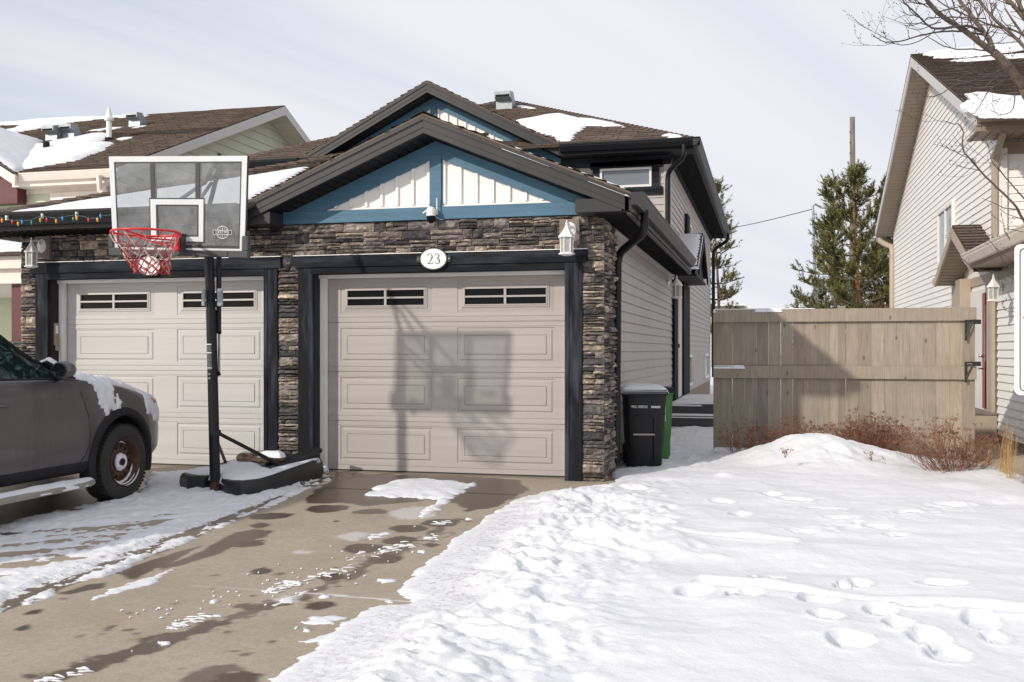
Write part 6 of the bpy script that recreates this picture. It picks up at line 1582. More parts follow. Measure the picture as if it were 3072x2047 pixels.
# wheels
wheel_src=[]
for wi,wy in enumerate(WY):
    for sx in (1,-1):
        cx_,cz_=sx*.845,.342
        t=MB(); t.lathe([(.205,-.10),(.30,-.112),(.335,-.095),(.342,-.05),(.342,.05),(.335,.095),(.31,.112),(.26,.118),(.222,.108),(.212,.095),(.207,.06),(.205,-.02)],(cx_,wy,cz_),48,axis='x',M=Matrix.Diagonal((sx,1,1)),cap=False)
        for k in range(60):
            a=2*PI*k/60; Mx=Matrix.Translation((cx_,wy,cz_))@Matrix.Rotation(a,4,'X')
            for o in (-.075,.0,.075): t.box(o-.03,o+.03,-.012,.010,.338,.347,M=Mx)
        wo=t.build('wheel',M['rubber'],suv,smooth=True,local=True,angle=35)
        if wi==1 and sx==-1: continue
        r=MB(); r.lathe([(.207,.100),(.214,.104),(.216,.112),(.208,.110),(.196,.085),(.190,.03),(.175,.022),(.165,.035),(.150,.048),(.105,.052),(.085,.040),(.070,.060),(.066,.070),(.040,.072),(.034,.085),(.001,.086)],(cx_,wy,cz_),48,axis='x',M=Matrix.Diagonal((sx,1,1)),cap=False)
        nf_=len(r.f); h=r
        for k in range(13):
            a=2*PI*k/13; p=Vector((cx_+sx*.0515,wy+.138*math.cos(a),cz_+.138*math.sin(a))); h.lathe([(.0005,-.006),(.0165,-.006),(.0165,.001),(.0005,.001)],tuple(p),12,axis='x',M=Matrix.Diagonal((sx,1,1)))
        h.lathe([(.001,.0),(.024,.0),(.024,.003),(.001,.003)],(cx_+sx*.0855,wy,cz_),16,axis='x',M=Matrix.Diagonal((sx,1,1))); ro=r.build('rim',M['rustrim'],wo,smooth=True,local=True,angle=50); ro.data.materials.append(M['lead'])
        for p_ in ro.data.polygons[nf_:]: p_.material_index=1
        if sx==1:
            h=MB(); h.lathe([(.036,.078),(.066,.076),(.078,.068),(.085,.052),(.036,.05)],(cx_,wy,cz_),30,axis='x',cap=False); 
            h.v=[(p[0]+.006*math.sin(p[1]*90),p[1],p[2]) for p in h.v]; 
            for k in range(5):
                a=2*PI*k/5+.3; h.lathe([(.001,0),(.010,0),(.010,.022),(.001,.022)],(cx_+.062,wy+.054*math.cos(a),cz_+.054*math.sin(a)),8,axis='x')
            h.build('hub_snow',M['snow'],wo,local=True,smooth=True)
            h=MB()
            for (a0,a1,rr,xx,th) in ((-165,-10,.188,.052,.013),(-150,-35,.200,.095,.007),(60,135,.183,.045,.008),(-95,-20,.212,.118,.006)):
                pp=[];ww=[]
                for k in range(25):
                    a=math.radians(a0+(a1-a0)*k/24); pp.append((cx_+xx,wy+rr*math.cos(a),cz_+rr*math.sin(a))); ww.append(th*(math.sin(PI*k/24)**.5+.05)*(1+.25*math.sin(k*2.1)))
                h.tube(pp,ww,6)
            h.build('rim_snow',M['snow'],wo,local=True,smooth=True)
# snow on the hood, fender, board
TR=Vector((CXX,CYY,CZZ))
def hood_snow():
    i0,i1=yrow(.88),yrow(2.22)
    J=[5,6,7,8,9,10,11,12,13,14,15,16]; sub=6; pts=[];wts=[]
    NI=(i1-i0)*3
    for a in range(NI+1):
        fi=i0+a/3; ia=int(min(fi,i1-1e-6)); fa=fi-ia; row=[];wr=[]
        for sx,seq in ((1,J),(-1,J[::-1][1:])):
            for q in range(len(seq)-1 if sx==1 else len(seq)-1):
                for s_ in range(sub):
                    u=s_/sub; j0,j1=seq[q],seq[q+1]
                    P=[Vector((SP(ia,j,sx)*(1-fa)+SP(ia+1,j,sx)*fa)) for j in (j0,j1)]
                    p=P[0]*(1-u)+P[1]*u; jj=j0*(1-u)+j1*u; row.append(p); wr.append(jj if sx==1 else 17)
        pts.append(row); wts.append(wr)
    W=len(pts[0]); X_=np.array([[p.x for p in r] for r in pts]); Y_=np.array([[p.y for p in r] for r in pts]); Z_=np.array([[p.z for p in r] for r in pts]); JJ=np.array(wts)
    nn=fbm(Y_*4+3,(Z_+X_)*4,91,5)-.5; nf=fbm(Y_*16,(Z_+X_)*16,92,4)-.5
    # full cover on top, ragged on the shoulder, a tongue down the fender
    c=(JJ-9.2)*.07+nn*.34+nf*.22
    tongue=1-np.abs((Y_-1.08-(8.8-JJ)*.045))/.14
    c=np.maximum(c,np.minimum(tongue*.4+nf*.5,(JJ-5.6)*.12)+nn*.15)
    c=np.maximum(c,np.minimum((1-np.abs(Y_-2.02)/.22)*.4,(JJ-5.5)*.1)+nn*.1)
    c=np.minimum(c,(Y_-.86)*2)
    bare=(1-np.hypot((Y_-1.50)/.20,(JJ-8.2)/2.0)); c=c-np.clip(bare,0,1)*.32+nf*.08
    h=np.where(c>0,.008+.042*(1-np.exp(-np.clip(c,0,9)*4))+nf*.02,-.02)
    nrm=np.stack([np.where(JJ<9,1.,.35)*np.sign(X_+1e-6),np.zeros_like(X_),np.where(JJ<8,.3,1.)],-1); nrm/=np.linalg.norm(nrm,axis=-1,keepdims=True)
    mb=MB(); mb.v=[(float(X_[a,b]+nrm[a,b,0]*h[a,b])+TR.x,float(Y_[a,b])+TR.y,float(Z_[a,b]+nrm[a,b,2]*h[a,b])+TR.z) for a in range(X_.shape[0]) for b in range(W)]
    ok=c>0
    mb.f=[(a*W+b,a*W+b+1,(a+1)*W+b+1,(a+1)*W+b) for a in range(X_.shape[0]-1) for b in range(W-1) if ok[a,b] or ok[a+1,b] or ok[a,b+1] or ok[a+1,b+1]]
    used=sorted({i for f in mb.f for i in f}); mp={q:i for i,q in enumerate(used)}; mb.v=[mb.v[i] for i in used]; mb.f=[tuple(mp[i] for i in f) for f in mb.f]
    o=mb.build('hood_snow',M['snow'],None,smooth=True); tag(o,'snow on the hood and fender of the dark grey SUV','snow',kind='stuff')
hood_snow()
snow_sheet('running_board_snow',[TR+Vector(p) for p in ((.94,-1.0,.246),(1.045,-1.0,.246),(1.045,.72,.246),(1.0,.92,.246),(.94,.94,.246))],(0,0,1),'snow strip lying along the running board of the SUV',h=.05,seed=81,rag=.03,res=.015)
snow_sheet('windscreen_snow',[TR+Vector(p) for p in ((.80,.60,1.30),(.86,.95,1.16),(.70,1.0,1.175),(.62,.72,1.30))],(0,.5,1),'small snow clump at the corner of the SUV windscreen by the mirror',h=.03,seed=82,rag=.06,res=.015)
# =================================================================== SHRUBS
def shrub(x,Y0,W,Hh,label,nst,seed,group='russet shrubs in front of the fence',dens=1.):
    R=random.Random(seed); X0=PY(x,1300,Y0).x
    zz=zg(Y0)+.04
    t=thing('shrub',(X0,Y0,zz),label,'shrub',group)
    st=MB(); hd=MB(); tips=[]
    for i in range(nst):
        a=R.uniform(0,2*PI); sp_=R.random()**.6; l=Hh*R.uniform(.55,1.0)*(1.05-.35*sp_)
        bx,by=X0+math.cos(a)*.10*R.random()*W/.8,Y0+math.sin(a)*.08*R.random()
        ex,ey=X0+math.cos(a)*W*.5*sp_,Y0+math.sin(a)*W*.30*sp_
        pts=[]; n=6
        for k in range(n+1):
            u=k/n; pts.append(Vector((bx+(ex-bx)*u**1.15+R.gauss(0,.006),by+(ey-by)*u**1.15+R.gauss(0,.006),zz-.05+l*(u*.96-.06*u*u*sp_))))
        r0=R.uniform(.0016,.0034); st.tube(pts,[r0*(1-.6*k/n) for k in range(n+1)],4,cap=False)
        for q in range(R.choice([1,2,3,3,4])):
            k=R.randint(2,n-1); p=pts[k]; d=Vector((R.gauss(0,1)+math.cos(a)*.8,R.gauss(0,.7)+math.sin(a)*.5,R.uniform(1.0,2.6))).normalized(); ln=R.uniform(.07,.20)
            e=p+d*ln; st.tube([p,p.lerp(e,.5)+Vector((R.gauss(0,.006),0,.004)),e],[r0*.6,r0*.5,r0*.35],3,cap=False); tips.append((e,d))
        tips.append((pts[-1],(pts[-1]-pts[-2]).normalized()))
    for e,d in tips:
        if R.random()>.62*dens: continue
        w=R.uniform(.02,.05)
        for q in range(R.randint(5,9)):
            o=Vector((R.gauss(0,1),R.gauss(0,1),0))*w*.55; e2=e+o+Vector((0,0,R.uniform(.012,.03))); st.tube([e,e2],.0012,3,cap=False)
            s=R.uniform(.004,.009); u1=Vector((R.gauss(0,1),R.gauss(0,1),R.gauss(0,.6))).normalized()*s; u2=Vector((R.gauss(0,1),R.gauss(0,1),R.gauss(0,.6))).normalized()*s
            hd.add([e2-u1,e2+u2,e2+u1,e2-u2],[(0,1,2,3)])
    st.build('stems',M['rust_shrub'],t); hd.build('flower_heads',M['rust_head'],t)
shrub(2235,11.9,.7,.50,'sparse russet shrub nearest the left end of the fence',46,1,dens=.9)
shrub(2385,12.1,1.0,.60,'russet shrub behind the left flank of the snow mound',120,2)
shrub(2610,12.1,1.25,.66,'russet shrub behind the crest of the snow mound',220,3)
shrub(2860,10.75,1.25,.72,'largest russet shrub beside the walkway at the right end of the fence',170,4,dens=.8)
def mini(x,y,label,seed):
    R=random.Random(seed); X0,Y0=G(x,y,.25 if x<2560 else .2); 
    p0=Vector((X0,Y0,.0)); 
    a=ray(x,y); t_=Y0/a[1]; p0.z=H+a[2]*t_-.02
    b=MB(); 
    for i in range(7):
        e=p0+Vector((R.gauss(0,.05),R.gauss(0,.02),R.uniform(.03,.09))); b.tube([p0,p0.lerp(e,.5)+Vector((R.gauss(0,.01),0,0)),e],.0018,3)
        for q in range(5):
            c=e+Vector((R.gauss(0,.012),R.gauss(0,.01),R.gauss(0,.008))); s=.006; b.add([c+Vector((-s,0,0)),c+Vector((0,0,s)),c+Vector((s,0,0)),c+Vector((0,-s,-s))],[(0,1,2,3)])
    o=b.build('dry_stalks',M['rust_shrub']); tag(o,label,'dry plant','dry stalks poking through the mound')
mini(2355,1368,'dry stalk tips poking through the left side of the snow mound',1); mini(2615,1378,'dark dry stalk tips on the right slope of the snow mound',2)
def tuft(x,y,hpx,n,label,seed):
    R=random.Random(seed); X0,Y0=G(x,y,.04); t_=math.hypot(X0,Y0); Hh=hpx/F*t_; b=MB()
    for i in range(n):
        bx,by=X0+R.gauss(0,.03),Y0+R.gauss(0,.02); l=Hh*R.uniform(.5,1.05); lean=R.gauss(.05,.07)
        pts=[Vector((bx+lean*l*u*u,by+R.gauss(0,.002),zg(by)+l*u)) for u in (0,.35,.7,1)]; b.tube(pts,[.0035,.003,.002,.001],3,cap=False)
    o=b.build('grass_tuft',M['straw']); tag(o,label,'dry grass','straw grass tufts by the walkway')
tuft(3008,1440,180,22,'taller straw coloured grass tuft beside the walkway',1); tuft(3032,1448,170,14,'straw grass tuft nearest the right picture edge',2); tuft(2975,1395,90,7,'short sparse straw grass tuft beside the largest shrub',3)
# =================================================================== CONIFERS
def shoots(nb,P,d,R,ln,nl,cnt):
    """bottle-brush shoot of needles"""
    d=d.normalized(); a=d.orthogonal().normalized(); b=d.cross(a)
    for i in range(cnt):
        u=R.random(); c=P+d*(ln*u); an=R.uniform(0,2*PI); o=(a*math.cos(an)+b*math.sin(an))
        e=c+(o*.8+d*.75).normalized()*nl*R.uniform(.7,1.1); w=o.cross(d)*.019
        nb.add([c-w,c+w,e],[(0,1,2)])
def pine(x,ytop,ybase_t,label,levels,seed,crown_w,zlow,nsh=14,dens=1.,lean=None,trunk_r=.16,side=None,m='needle',bark='pinebark'):
    R=random.Random(seed); t_=ybase_t; base=PT(x,1051,t_); base.z=0; topz=PT(x,ytop,t_).z
    t=thing('pine_tree',(base.x,base.y,0),label,'tree')
    tr=MB(); tr.tube([base+Vector((0,0,topz*u))+Vector((.10*math.sin(u*5),0,0)) for u in (0,.2,.4,.6,.8,.95)],[trunk_r,trunk_r*.9,trunk_r*.75,trunk_r*.5,trunk_r*.28,.03],9)
    nb=MB(); br=MB(); right=Vector((CT,ST,0)); fw=Vector((-ST,CT,0))
    for k in range(levels):
        u=(k+.5)/levels; z=zlow+(topz-zlow)*u**.92; rad=crown_w*(1-u)**.6*R.uniform(.5,1.2)
        nbk=R.randint(4,6)
        for q in range(nbk):
            a=2*PI*(q+R.random())/nbk; dr=(right*math.cos(a)+fw*math.sin(a)); rr=rad*R.uniform(.55,1.1)
            if side is not None and math.cos(a)*side<0: rr*=.45
            rise=R.uniform(.05,.40)+.45*u
            p0=base+Vector((0,0,z)); pts=[p0+dr*rr*s+Vector((0,0,rr*(rise*s*s-.10*s)))+Vector((R.gauss(0,.04),R.gauss(0,.04),0))*s for s in (0,.3,.6,.85,1.)]
            br.tube(pts,[.045*(1-u*.6),.035*(1-u*.6),.022,.014,.008],5,cap=False)
            for s in range(int((4+rr*5.5)*dens)):
                f=R.uniform(.28,1.0); i=min(int(f*4),3); P=pts[i].lerp(pts[i+1],min(1,max(0,f*4-i)))
                d2=(dr*R.uniform(.1,1.)+Vector((R.gauss(0,.6),R.gauss(0,.6),R.uniform(.3,1.2))))
                ln=R.uniform(.25,.55); 
                if R.random()<.35: br.tube([P,P+d2.normalized()*ln],.010,3,cap=False)
                shoots(nb,P,d2,R,ln,.17,int(nsh*1.6))
                shoots(nb,P+d2.normalized()*ln*.6,d2+Vector((R.gauss(0,.5),R.gauss(0,.5),.5)),R,ln*.8,.16,int(nsh*.9))
            shoots(nb,pts[-1]-dr*.1,dr*.3+Vector((0,0,.9)),R,.55,.17,nsh*2)
    shoots(nb,base+Vector((0,0,topz-.6)),Vector((.05,0,1)),R,.75,.14,60)
    tr.build('trunk',M[bark],t,smooth=True); br.build('branches',M['bark'],t); nb.build('crown',M[m],t)
    return t
pine(2568,520,42,'tall pine with orange trunk in front of the utility pole behind the fence',14,5,3.1,1.9,nsh=19,dens=1.15,trunk_r=.13)
pine(2500,545,46,'slimmer pine leaning out left of the orange trunked pine',10,15,2.1,2.2,nsh=16,dens=.8,trunk_r=.09,side=-1,bark='bark')
pine(2150,560,44,'dark pine peeking out behind the far corner of the dark roofed duplex',10,8,1.25,1.6,nsh=16,dens=.9,trunk_r=.09,bark='bark')
pine(2660,600,44,'dense dark conifer between the orange trunked pine and the cream house',14,12,1.9,.8,nsh=15,dens=1.3,m='needle2',bark='bark')
def spruce(x,ytop,t_,w,label,seed,m='needle2',n=900):
    R=random.Random(seed); base=PT(x,1051,t_); base.z=0; topz=PT(x,ytop,t_).z; t=thing('conifer',(base.x,base.y,0),label,'tree','distant conifers on the skyline')
    nb=MB(); 
    for i in range(n):
        u=R.random()**1.3; z=.3+(topz-.3)*u; r=w*(1-u)*R.uniform(.3,1.05)+.05; a=R.uniform(0,2*PI); P=base+Vector((math.cos(a)*r,math.sin(a)*r,z)); d=Vector((math.cos(a),math.sin(a),R.uniform(-.2,.5)))
        shoots(nb,P,d,R,.5,.22,7)
    nb.build('crown',M[m],t); b=MB(); b.tube([base,base+Vector((0,0,topz*.9))],[.15,.03],6); b.build('trunk',M['bark'],t)
spruce(2478,838,60,2.4,'dark conifer low behind the fence below the street light',1)
spruce(2400,905,95,1.9,'tiny distant conifer just above the fence top left of the street light',2,n=350)
spruce(2432,908,110,2.2,'small distant conifer beside the street light foot',3,n=350)
spruce(2366,915,120,1.6,'smallest distant conifer on the skyline over the fence',4,n=250)
spruce(2585,745,52,2.6,'bushy dark conifer behind the orange trunked pine',5,n=1300)
# reddish bare bush behind the fence
R=random.Random(31); base=PT(2630,1051,38); t=thing('bare_bush',(base.x,base.y,0),'reddish brown bare bush left of the cream house corner behind the fence','bush')
b=MB()
for i in range(420):
    a=R.uniform(0,2*PI); sp_=R.random()**.5; l=R.uniform(1.4,3.2)*(1.1-.4*sp_); e=Vector((base.x+math.cos(a)*1.5*sp_,base.y+math.sin(a)*1.3*sp_,l))
    m_=Vector((base.x,base.y,0)).lerp(e,.5)+Vector((R.gauss(0,.12),R.gauss(0,.12),.1)); b.tube([(base.x+R.gauss(0,.1),base.y,0),m_,e],[.02,.013,.005],3,cap=False)
    for q in range(3): f=e.lerp(m_,R.random())+Vector((R.gauss(0,.2),R.gauss(0,.2),R.uniform(0,.4))); b.tube([m_.lerp(e,R.random()),f],.007,3,cap=False)
b.build('stems',M['rust_shrub'],t)
# =================================================================== POLES, WIRE, DISTANT ROOF
p=PT(2557,352,45); tp=thing('utility_pole',(p.x,p.y,0),'weathered wooden utility pole rising above the tall pine','utility pole')
b=MB(); b.tube([(p.x+.05,p.y,0),(p.x+.03,p.y,p.z*.5),(p.x,p.y,p.z)],[.17,.145,.11],12); b.build('shaft',M['polewood'],tp,smooth=True,angle=50)
b=MB(); 
for f in (.86,.9,.94): b.box(p.x-.13,p.x-.09,p.y-.12,p.y-.1,p.z*f,p.z*f+.05)
b.build('bolts',M['lead'],tp)
a=PT(2451,1051,50); tp=thing('street_light',(a.x,a.y,0),'slim grey street light with curved top behind the fence','street light')
q0=PT(2440,640,50); q1=PT(2437,620,50); q2=PT(2446,613,50); q3=PT(2462,622,50)
b=MB(); b.tube([(a.x,a.y,0),(q0.x,q0.y,q0.z),(q1.x+.02,q1.y,q1.z),q2,q3],[.10,.065,.06,.055,.05],10); b.build('shaft',M['galv'],tp,smooth=True)
b=MB(); b.tube([q3,q3+Vector((.5,.1,-.04))],[.07,.10],8); b.build('lamp_head',M['galv'],tp,smooth=True)
c0=PT(2437,628,50); c1=PT(1990,700,75); b=MB(); b.tube([c0.lerp(c1,i/14)+Vector((0,0,-.35*math.sin(PI*i/14))) for i in range(15)],.022,4,cap=False)
o=b.build('overhead_wire',M['lead']); tag(o,'thin overhead wire running left from the street light','wire')
p0=PT(2136,930,80); p1=PT(2232,918,80); tb=thing('distant_building',(p0.x,p0.y,0),'low distant flat building just over the left end of the fence','building')
b=MB(); b.box(p0.x,p1.x,80,90,-1,PT(2200,921,80).z); b.build('wall',M['parging'],tb); b=MB(); b.box(p0.x-.3,p1.x+.2,79.5,90.5,PT(2200,921,80).z,PT(2200,917,80).z); b.build('roof',M['snow'],tb)
# =================================================================== BARE TREE upper right
K6=lambda x,y,t: PT(2600+x/4.481,y/4.481,t)
K7=lambda x,y,t: PT(2650+x/5.2275,450+y/5.2275,t)
K8=lambda x,y,t: PT(2650+x/5.2275,150+y/5.2275,t)
base=PT(3330,1400,8.6); base.z=-.05
tree=thing('bare_tree',(base.x,base.y,base.z),'bare deciduous tree reaching in from the upper right corner','tree')
lim=MB(); tw=MB(); R=random.Random(77)
def limb(P,r0,r1,mb=lim,k=8,tw_n=0,bud=False):
    n=len(P); Q=[]
    for i in range(n-1):
        p0=P[max(i-1,0)];p1=P[i];p2=P[i+1];p3=P[min(i+2,n-1)]
        for s in range(4):
            t=s/4; Q.append(Vector([cr(p0[a],p1[a],p2[a],p3[a],t) for a in range(3)]))
    Q.append(P[-1]); m=len(Q)
    rs=[r0+(r1-r0)*i/(m-1) for i in range(m)]
    if r0>.02: rs=[r*(1+R.uniform(-.07,.07)) for r in rs]
    mb.tube([q+Vector((R.gauss(0,.0015),R.gauss(0,.0015),R.gauss(0,.0015))) for q in Q],rs,k)
    for i in range(tw_n):
        j=R.randint(int(m*.15),m-2); twig(Q[j],(Q[j+1]-Q[j]).normalized(),R.uniform(.12,.42),min(rs[j]*.5,.006))
    return Q
def twig(p,d,l,r,depth=0):
    right=Vector((CT,ST,0)); up=Vector((0,0,1)); sg=R.choice([-1,1])
    d2=(d*.8+(right*R.gauss(0,.7)+up*R.uniform(-.5,.9))+Vector((0,R.gauss(0,.35),0))).normalized()
    pts=[p]; q=p; n=5
    for i in range(n):
        d2=(d2+Vector((R.gauss(0,.16),R.gauss(0,.10),R.gauss(.07,.16)))).normalized(); q=q+d2*l/n; pts.append(q)
    tw.tube(pts,[r*(1-.65*i/n) for i in range(n+1)],4)
    tw.sphere(q,.004,4)
    if depth<2:
        for i in range(R.choice([0,1,2,2])):
            j=R.randint(1,n-1); twig(pts[j],d2,l*R.uniform(.35,.7),r*.65,depth+1)
    for i in range(2):
        if R.random()<.5: tw.sphere(pts[R.randint(1,n-1)]+Vector((R.gauss(0,.003),0,.003)),.0045,4)
j1=K6(1700,700,8.4); j0=K6(2115,1170,8.5)
limb([base,PT(3290,1000,8.6),PT(3240,700,8.6),PT(3150,400,8.6),j0],.13,.048,k=12)
limb([j0,K6(1960,980,8.45),K6(1830,820,8.4),j1],.040,.034,k=10)
limb([j1,K6(1500,560,8.3),K6(1300,400,8.2),K6(1000,210,8.1),K6(820,20,8.0),K6(700,-180,7.9)],.026,.014,k=9,tw_n=12)
limb([j1,K6(1660,560,8.45),K6(1580,440,8.5),K6(1430,240,8.5),K6(1260,20,8.6),K6(1150,-180,8.6)],.024,.013,k=9,tw_n=12)
limb([K6(2200,760,8.8),K6(2080,590,8.8),K6(1900,420,8.8),K6(1700,240,8.8),K6(1520,20,8.9),K6(1400,-150,8.9)],.016,.010,k=8,tw_n=12)
limb([PT(3150,400,8.7),K6(2160,300,8.8),K6(2080,130,8.8),K6(2000,-50,8.8)],.022,.018,k=8,tw_n=6)
limb([K6(2160,300,8.8),K6(2000,110,8.9),K6(1850,0,8.9),K6(1700,-120,9)],.011,.008,k=6,tw_n=6)
limb([K6(2200,520,9.1),K6(1950,400,9.1),K6(1800,370,9.0),K6(1600,320,9.0),K6(1480,260,9.0),K6(1250,170,9),K6(1000,40,9),K6(900,-60,9)],.010,.005,tw_n=10,k=6)
limb([K6(1560,430,8.4),K6(1400,360,8.2),K6(1180,362,8.1),K6(930,388,8.0),K6(800,320,8),K6(640,160,7.9),K6(540,70,7.9),K6(470,-20,7.9)],.012,.005,tw,6,7)
limb([K6(1560,470,8.4),K6(1280,425,8.2),K6(1040,425,8.1),K6(760,470,8),K6(430,558,7.9),K6(250,565,7.9),K6(160,525,7.9),K6(60,455,7.9)],.009,.0025,tw,5,5)
limb([K6(930,388,8.0),K6(850,470,8),K6(700,560,8),K6(500,608,8),K6(390,590,8),K6(280,560,8)],.005,.0025,tw,5,3)
limb([K6(1640,690,8.3),K6(1450,668,8.2),K6(1200,662,8.1),K6(1040,620,8.1),K6(900,545,8),K6(800,480,8)],.007,.0025,tw,5,4)
limb([K6(1600,250,8.2),K6(900,235,8.0),K6(780,280,8),K6(640,340,8),K6(540,350,8),K6(500,330,8)],.005,.002,tw,5,4)
limb([K6(820,100,8),K6(660,10,8),K6(560,-10,8)],.005,.003,tw,5,3)
limb([K6(1000,300,8.1),K6(870,340,8),K6(720,400,8),K6(600,390,8),K6(510,340,8)],.0045,.002,tw,5,3)
limb([K6(660,205,7.95),K6(560,205,7.9),K6(445,145,7.9)],.004,.002,tw,5,1)
limb([K6(2200,790,8.3),K6(2060,815,8.2),K6(1900,905,8.1),K6(1700,985,8),K6(1540,1060,8),K6(1420,1095,8),K6(1300,1040,7.9),K6(1220,1060,7.9)],.008,.002,tw,5,7)
limb([K6(1980,1060,8.3),K6(1880,1075,8.1),K6(1740,1140,8),K6(1620,1260,8),K6(1540,1390,8),K6(1470,1500,8),K6(1420,1530,8),K6(1290,1460,8)],.006,.002,tw,5,3)
limb([K6(1960,900,8.3),K6(1800,1000,8.1),K6(1640,1120,8),K6(1560,1200,8)],.005,.002,tw,5,2)
limb([K6(1560,1060,8),K6(1200,1140,7.9),K6(1020,1250,7.9),K6(880,1300,7.9),K6(790,1295,7.9),K6(700,1260,7.9)],.0055,.002,tw,5,3)
limb([K6(2000,1240,8.2),K6(1970,1460,8),K6(1880,1530,8),K6(1760,1545,8),K6(1700,1440,8)],.005,.002,tw,5,2)
# hanging lower branches in front of the cream house
limb([PT(3190,860,8.2),K7(2206,1120,8.1),K7(2050,850,8),K7(1780,590,8),K7(1560,370,8),K7(1380,160,8),K7(1260,30,8),K8(1245,1400,8),K8(1255,1290,8),K8(1190,1170,8),K8(1090,1160,8),K8(950,1110,8)],.011,.0025,tw,6,8)
limb([K7(1500,325,8),K7(1300,285,8),K7(1140,240,8)],.004,.002,tw,4,2)
limb([K7(1260,30,8),K7(1150,30,8),K7(1040,5,8)],.003,.0018,tw,4,1)
limb([PT(3160,700,8.3),K7(2206,760,8.2),K7(2080,620,8.1),K7(1960,480,8.1),K7(1800,300,8),K7(1700,170,8),K8(1640,1500,8),K8(1460,990,8)],.007,.002,tw,5,5)
limb([PT(3130,680,8.2),K7(2150,1080,8.1),K7(1950,1010,8),K7(1860,950,8)],.004,.002,tw,4,3)
limb([K7(1980,1400,7.9),K7(1900,1240,7.9),K7(2206,1290,8)],.004,.003,tw,4,2)
limb([PT(3110,905,8),PT(3065,850,8),PT(3010,780,7.9),PT(2965,720,7.9),PT(2913,733,7.8)],.005,.002,tw,4,3)
limb([PT(3110,870,8),PT(3040,835,8),PT(2960,815,7.9),PT(2915,800,7.9),PT(2880,770,7.9)],.004,.002,tw,4,3)
limb([PT(3100,960,8),PT(3060,940,8),PT(3010,930,7.9)],.004,.002,tw,4,2)
limb([PT(3100,800,8),PT(3040,785,8),PT(2990,745,7.9)],.004,.002,tw,4,2)
# crown outside the frame (seen from other positions)
for i in range(16):
    a=R.uniform(0,2*PI); p0=Vector((base.x,base.y,R.uniform(2.5,3.6))); e=p0+Vector((math.cos(a)*R.uniform(.8,1.6)+.5,math.sin(a)*R.uniform(.6,1.4)+.4,R.uniform(1.4,2.6)))
    limb([p0,p0.lerp(e,.5)+Vector((0,0,.15)),e],.03,.008,k=6,tw_n=5)
limb([PT(3150,400,8.6),PT(3200,250,8.7),PT(3260,50,8.8),PT(3300,-200,8.9)],.08,.03,k=9,tw_n=6)
lim.build('trunk',M['bark'],tree,smooth=True); tw.build('twigs',M['twig'],tree,smooth=True)
# ---------------------------------------------------------------- light, sky, camera
SD=Vector((.74,1,-.63)).normalized()
sun=bpy.data.lights.new('sun','SUN'); sun.energy=3.2; sun.angle=math.radians(1.3); sun.color=(1,.93,.83)
so=bpy.data.objects.new('sun',sun); COL.objects.link(so); so.rotation_euler=SD.to_track_quat('-Z','Y').to_euler(); so.location=(-8,-10,12)
w=bpy.data.worlds.new('World'); sc.world=w; w.use_nodes=True; n=w.node_tree; n.nodes.clear()
sky=n.nodes.new('ShaderNodeTexSky'); sky.sky_type='NISHITA'; sky.sun_disc=False; sky.sun_elevation=math.asin(-SD.z); sky.sun_rotation=math.atan2(-SD.x,-SD.y)
sky.air_density=1.2; sky.dust_density=1.5
bg=n.nodes.new('ShaderNodeBackground'); bg2=n.nodes.new('ShaderNodeBackground'); mx=n.nodes.new('ShaderNodeMixShader'); out=n.nodes.new('ShaderNodeOutputWorld')
L(n,sky.outputs[0],bg.inputs[0]); bg.inputs[1].default_value=.15
tc=n.nodes.new('ShaderNodeTexCoord'); sp=n.nodes.new('ShaderNodeSeparateXYZ'); L(n,tc.outputs['Generated'],sp.inputs[0])
def mth(op,a,b=None,c=None):
    m=n.nodes.new('ShaderNodeMath'); m.operation=op
    for i,v in enumerate((a,b,c)):
        if v is None: continue
        if hasattr(v,'is_linked'): L(n,v,m.inputs[i])
        else: m.inputs[i].default_value=v
    return m.outputs[0]
dz=mth('ADD',mth('MAXIMUM',sp.outputs[2],0.),.12)
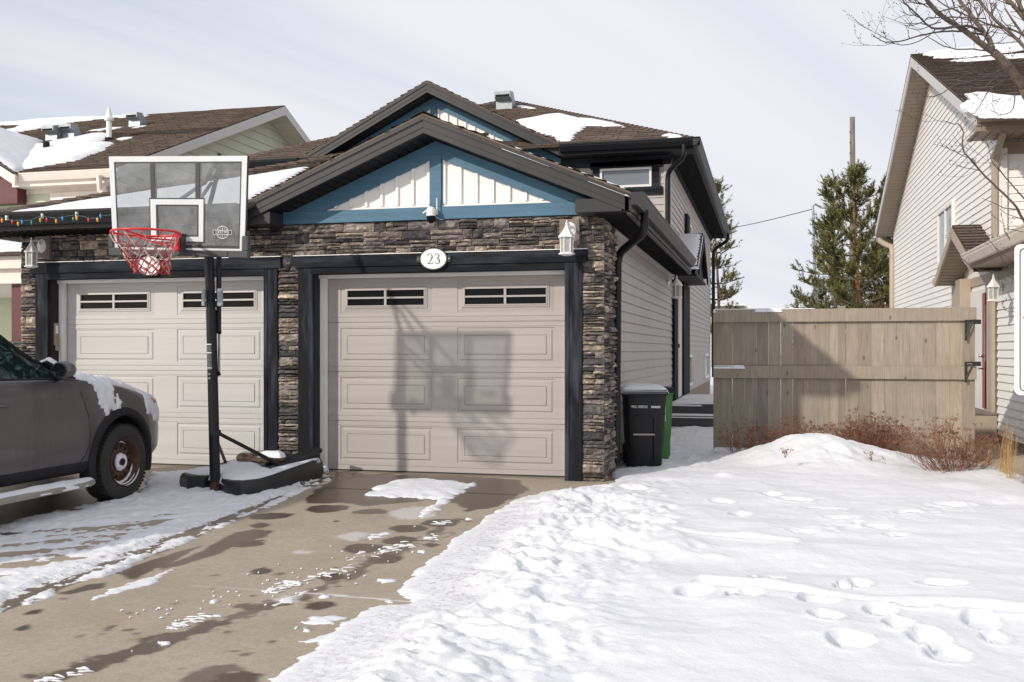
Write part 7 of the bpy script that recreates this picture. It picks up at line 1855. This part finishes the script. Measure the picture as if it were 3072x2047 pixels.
px=mth('DIVIDE',sp.outputs[0],dz); py=mth('DIVIDE',sp.outputs[1],dz)
cb=n.nodes.new('ShaderNodeCombineXYZ'); L(n,px,cb.inputs[0]); L(n,py,cb.inputs[1])
al=mth('ADD',mth('MULTIPLY',px,.44),mth('MULTIPLY',py,.9)); ac=mth('SUBTRACT',mth('MULTIPLY',px,.9),mth('MULTIPLY',py,.44))
cv=n.nodes.new('ShaderNodeCombineXYZ'); L(n,mth('MULTIPLY',al,.07),cv.inputs[0]); L(n,mth('MULTIPLY',ac,.85),cv.inputs[1])
t=noise(n,cv.outputs[0],1.7,6,.5,.5)
mp2=n.nodes.new('ShaderNodeMapping'); L(n,cb.outputs[0],mp2.inputs[0]); mp2.inputs['Location'].default_value=(3,1,0)
t2=noise(n,mp2.outputs[0],.35,3,.5)
az=mth('MULTIPLY_ADD',sp.outputs[0],1.45,1.18)   # thinner cloud toward the west
f=mth('MULTIPLY_ADD',mth('SUBTRACT',t.outputs[0],.5),1.15,mth('MULTIPLY_ADD',mth('SUBTRACT',t2.outputs[0],.5),.7,az))
fr=ramp(n,f,[(.10,.42),(.45,.80),(.75,1.)])
cc=mixc(n,ramp(n,t.outputs[0],[(.35,0.),(.65,1.)]),(.78,.815,.91),(.93,.935,.97))
L(n,cc,bg2.inputs[0]); bg2.inputs[1].default_value=.96
L(n,fr,mx.inputs[0]); L(n,bg.outputs[0],mx.inputs[1]); L(n,bg2.outputs[0],mx.inputs[2]); L(n,mx.outputs[0],out.inputs[0])
cam=bpy.data.cameras.new('camera'); co=bpy.data.objects.new('camera',cam); COL.objects.link(co); sc.camera=co
co.location=(0,0,H); co.rotation_euler=(PI/2,0,TH); cam.sensor_width=36; cam.lens=36*F/3072.; cam.shift_y=(HY-1023.5)/3072.; cam.clip_end=2000; cam.clip_start=.05
sc.view_settings.view_transform='Standard'; sc.view_settings.look='None'; sc.view_settings.exposure=0; sc.view_settings.gamma=1
sc.cycles.max_bounces=8; sc.cycles.transparent_max_bounces=12; sc.cycles.diffuse_bounces=4
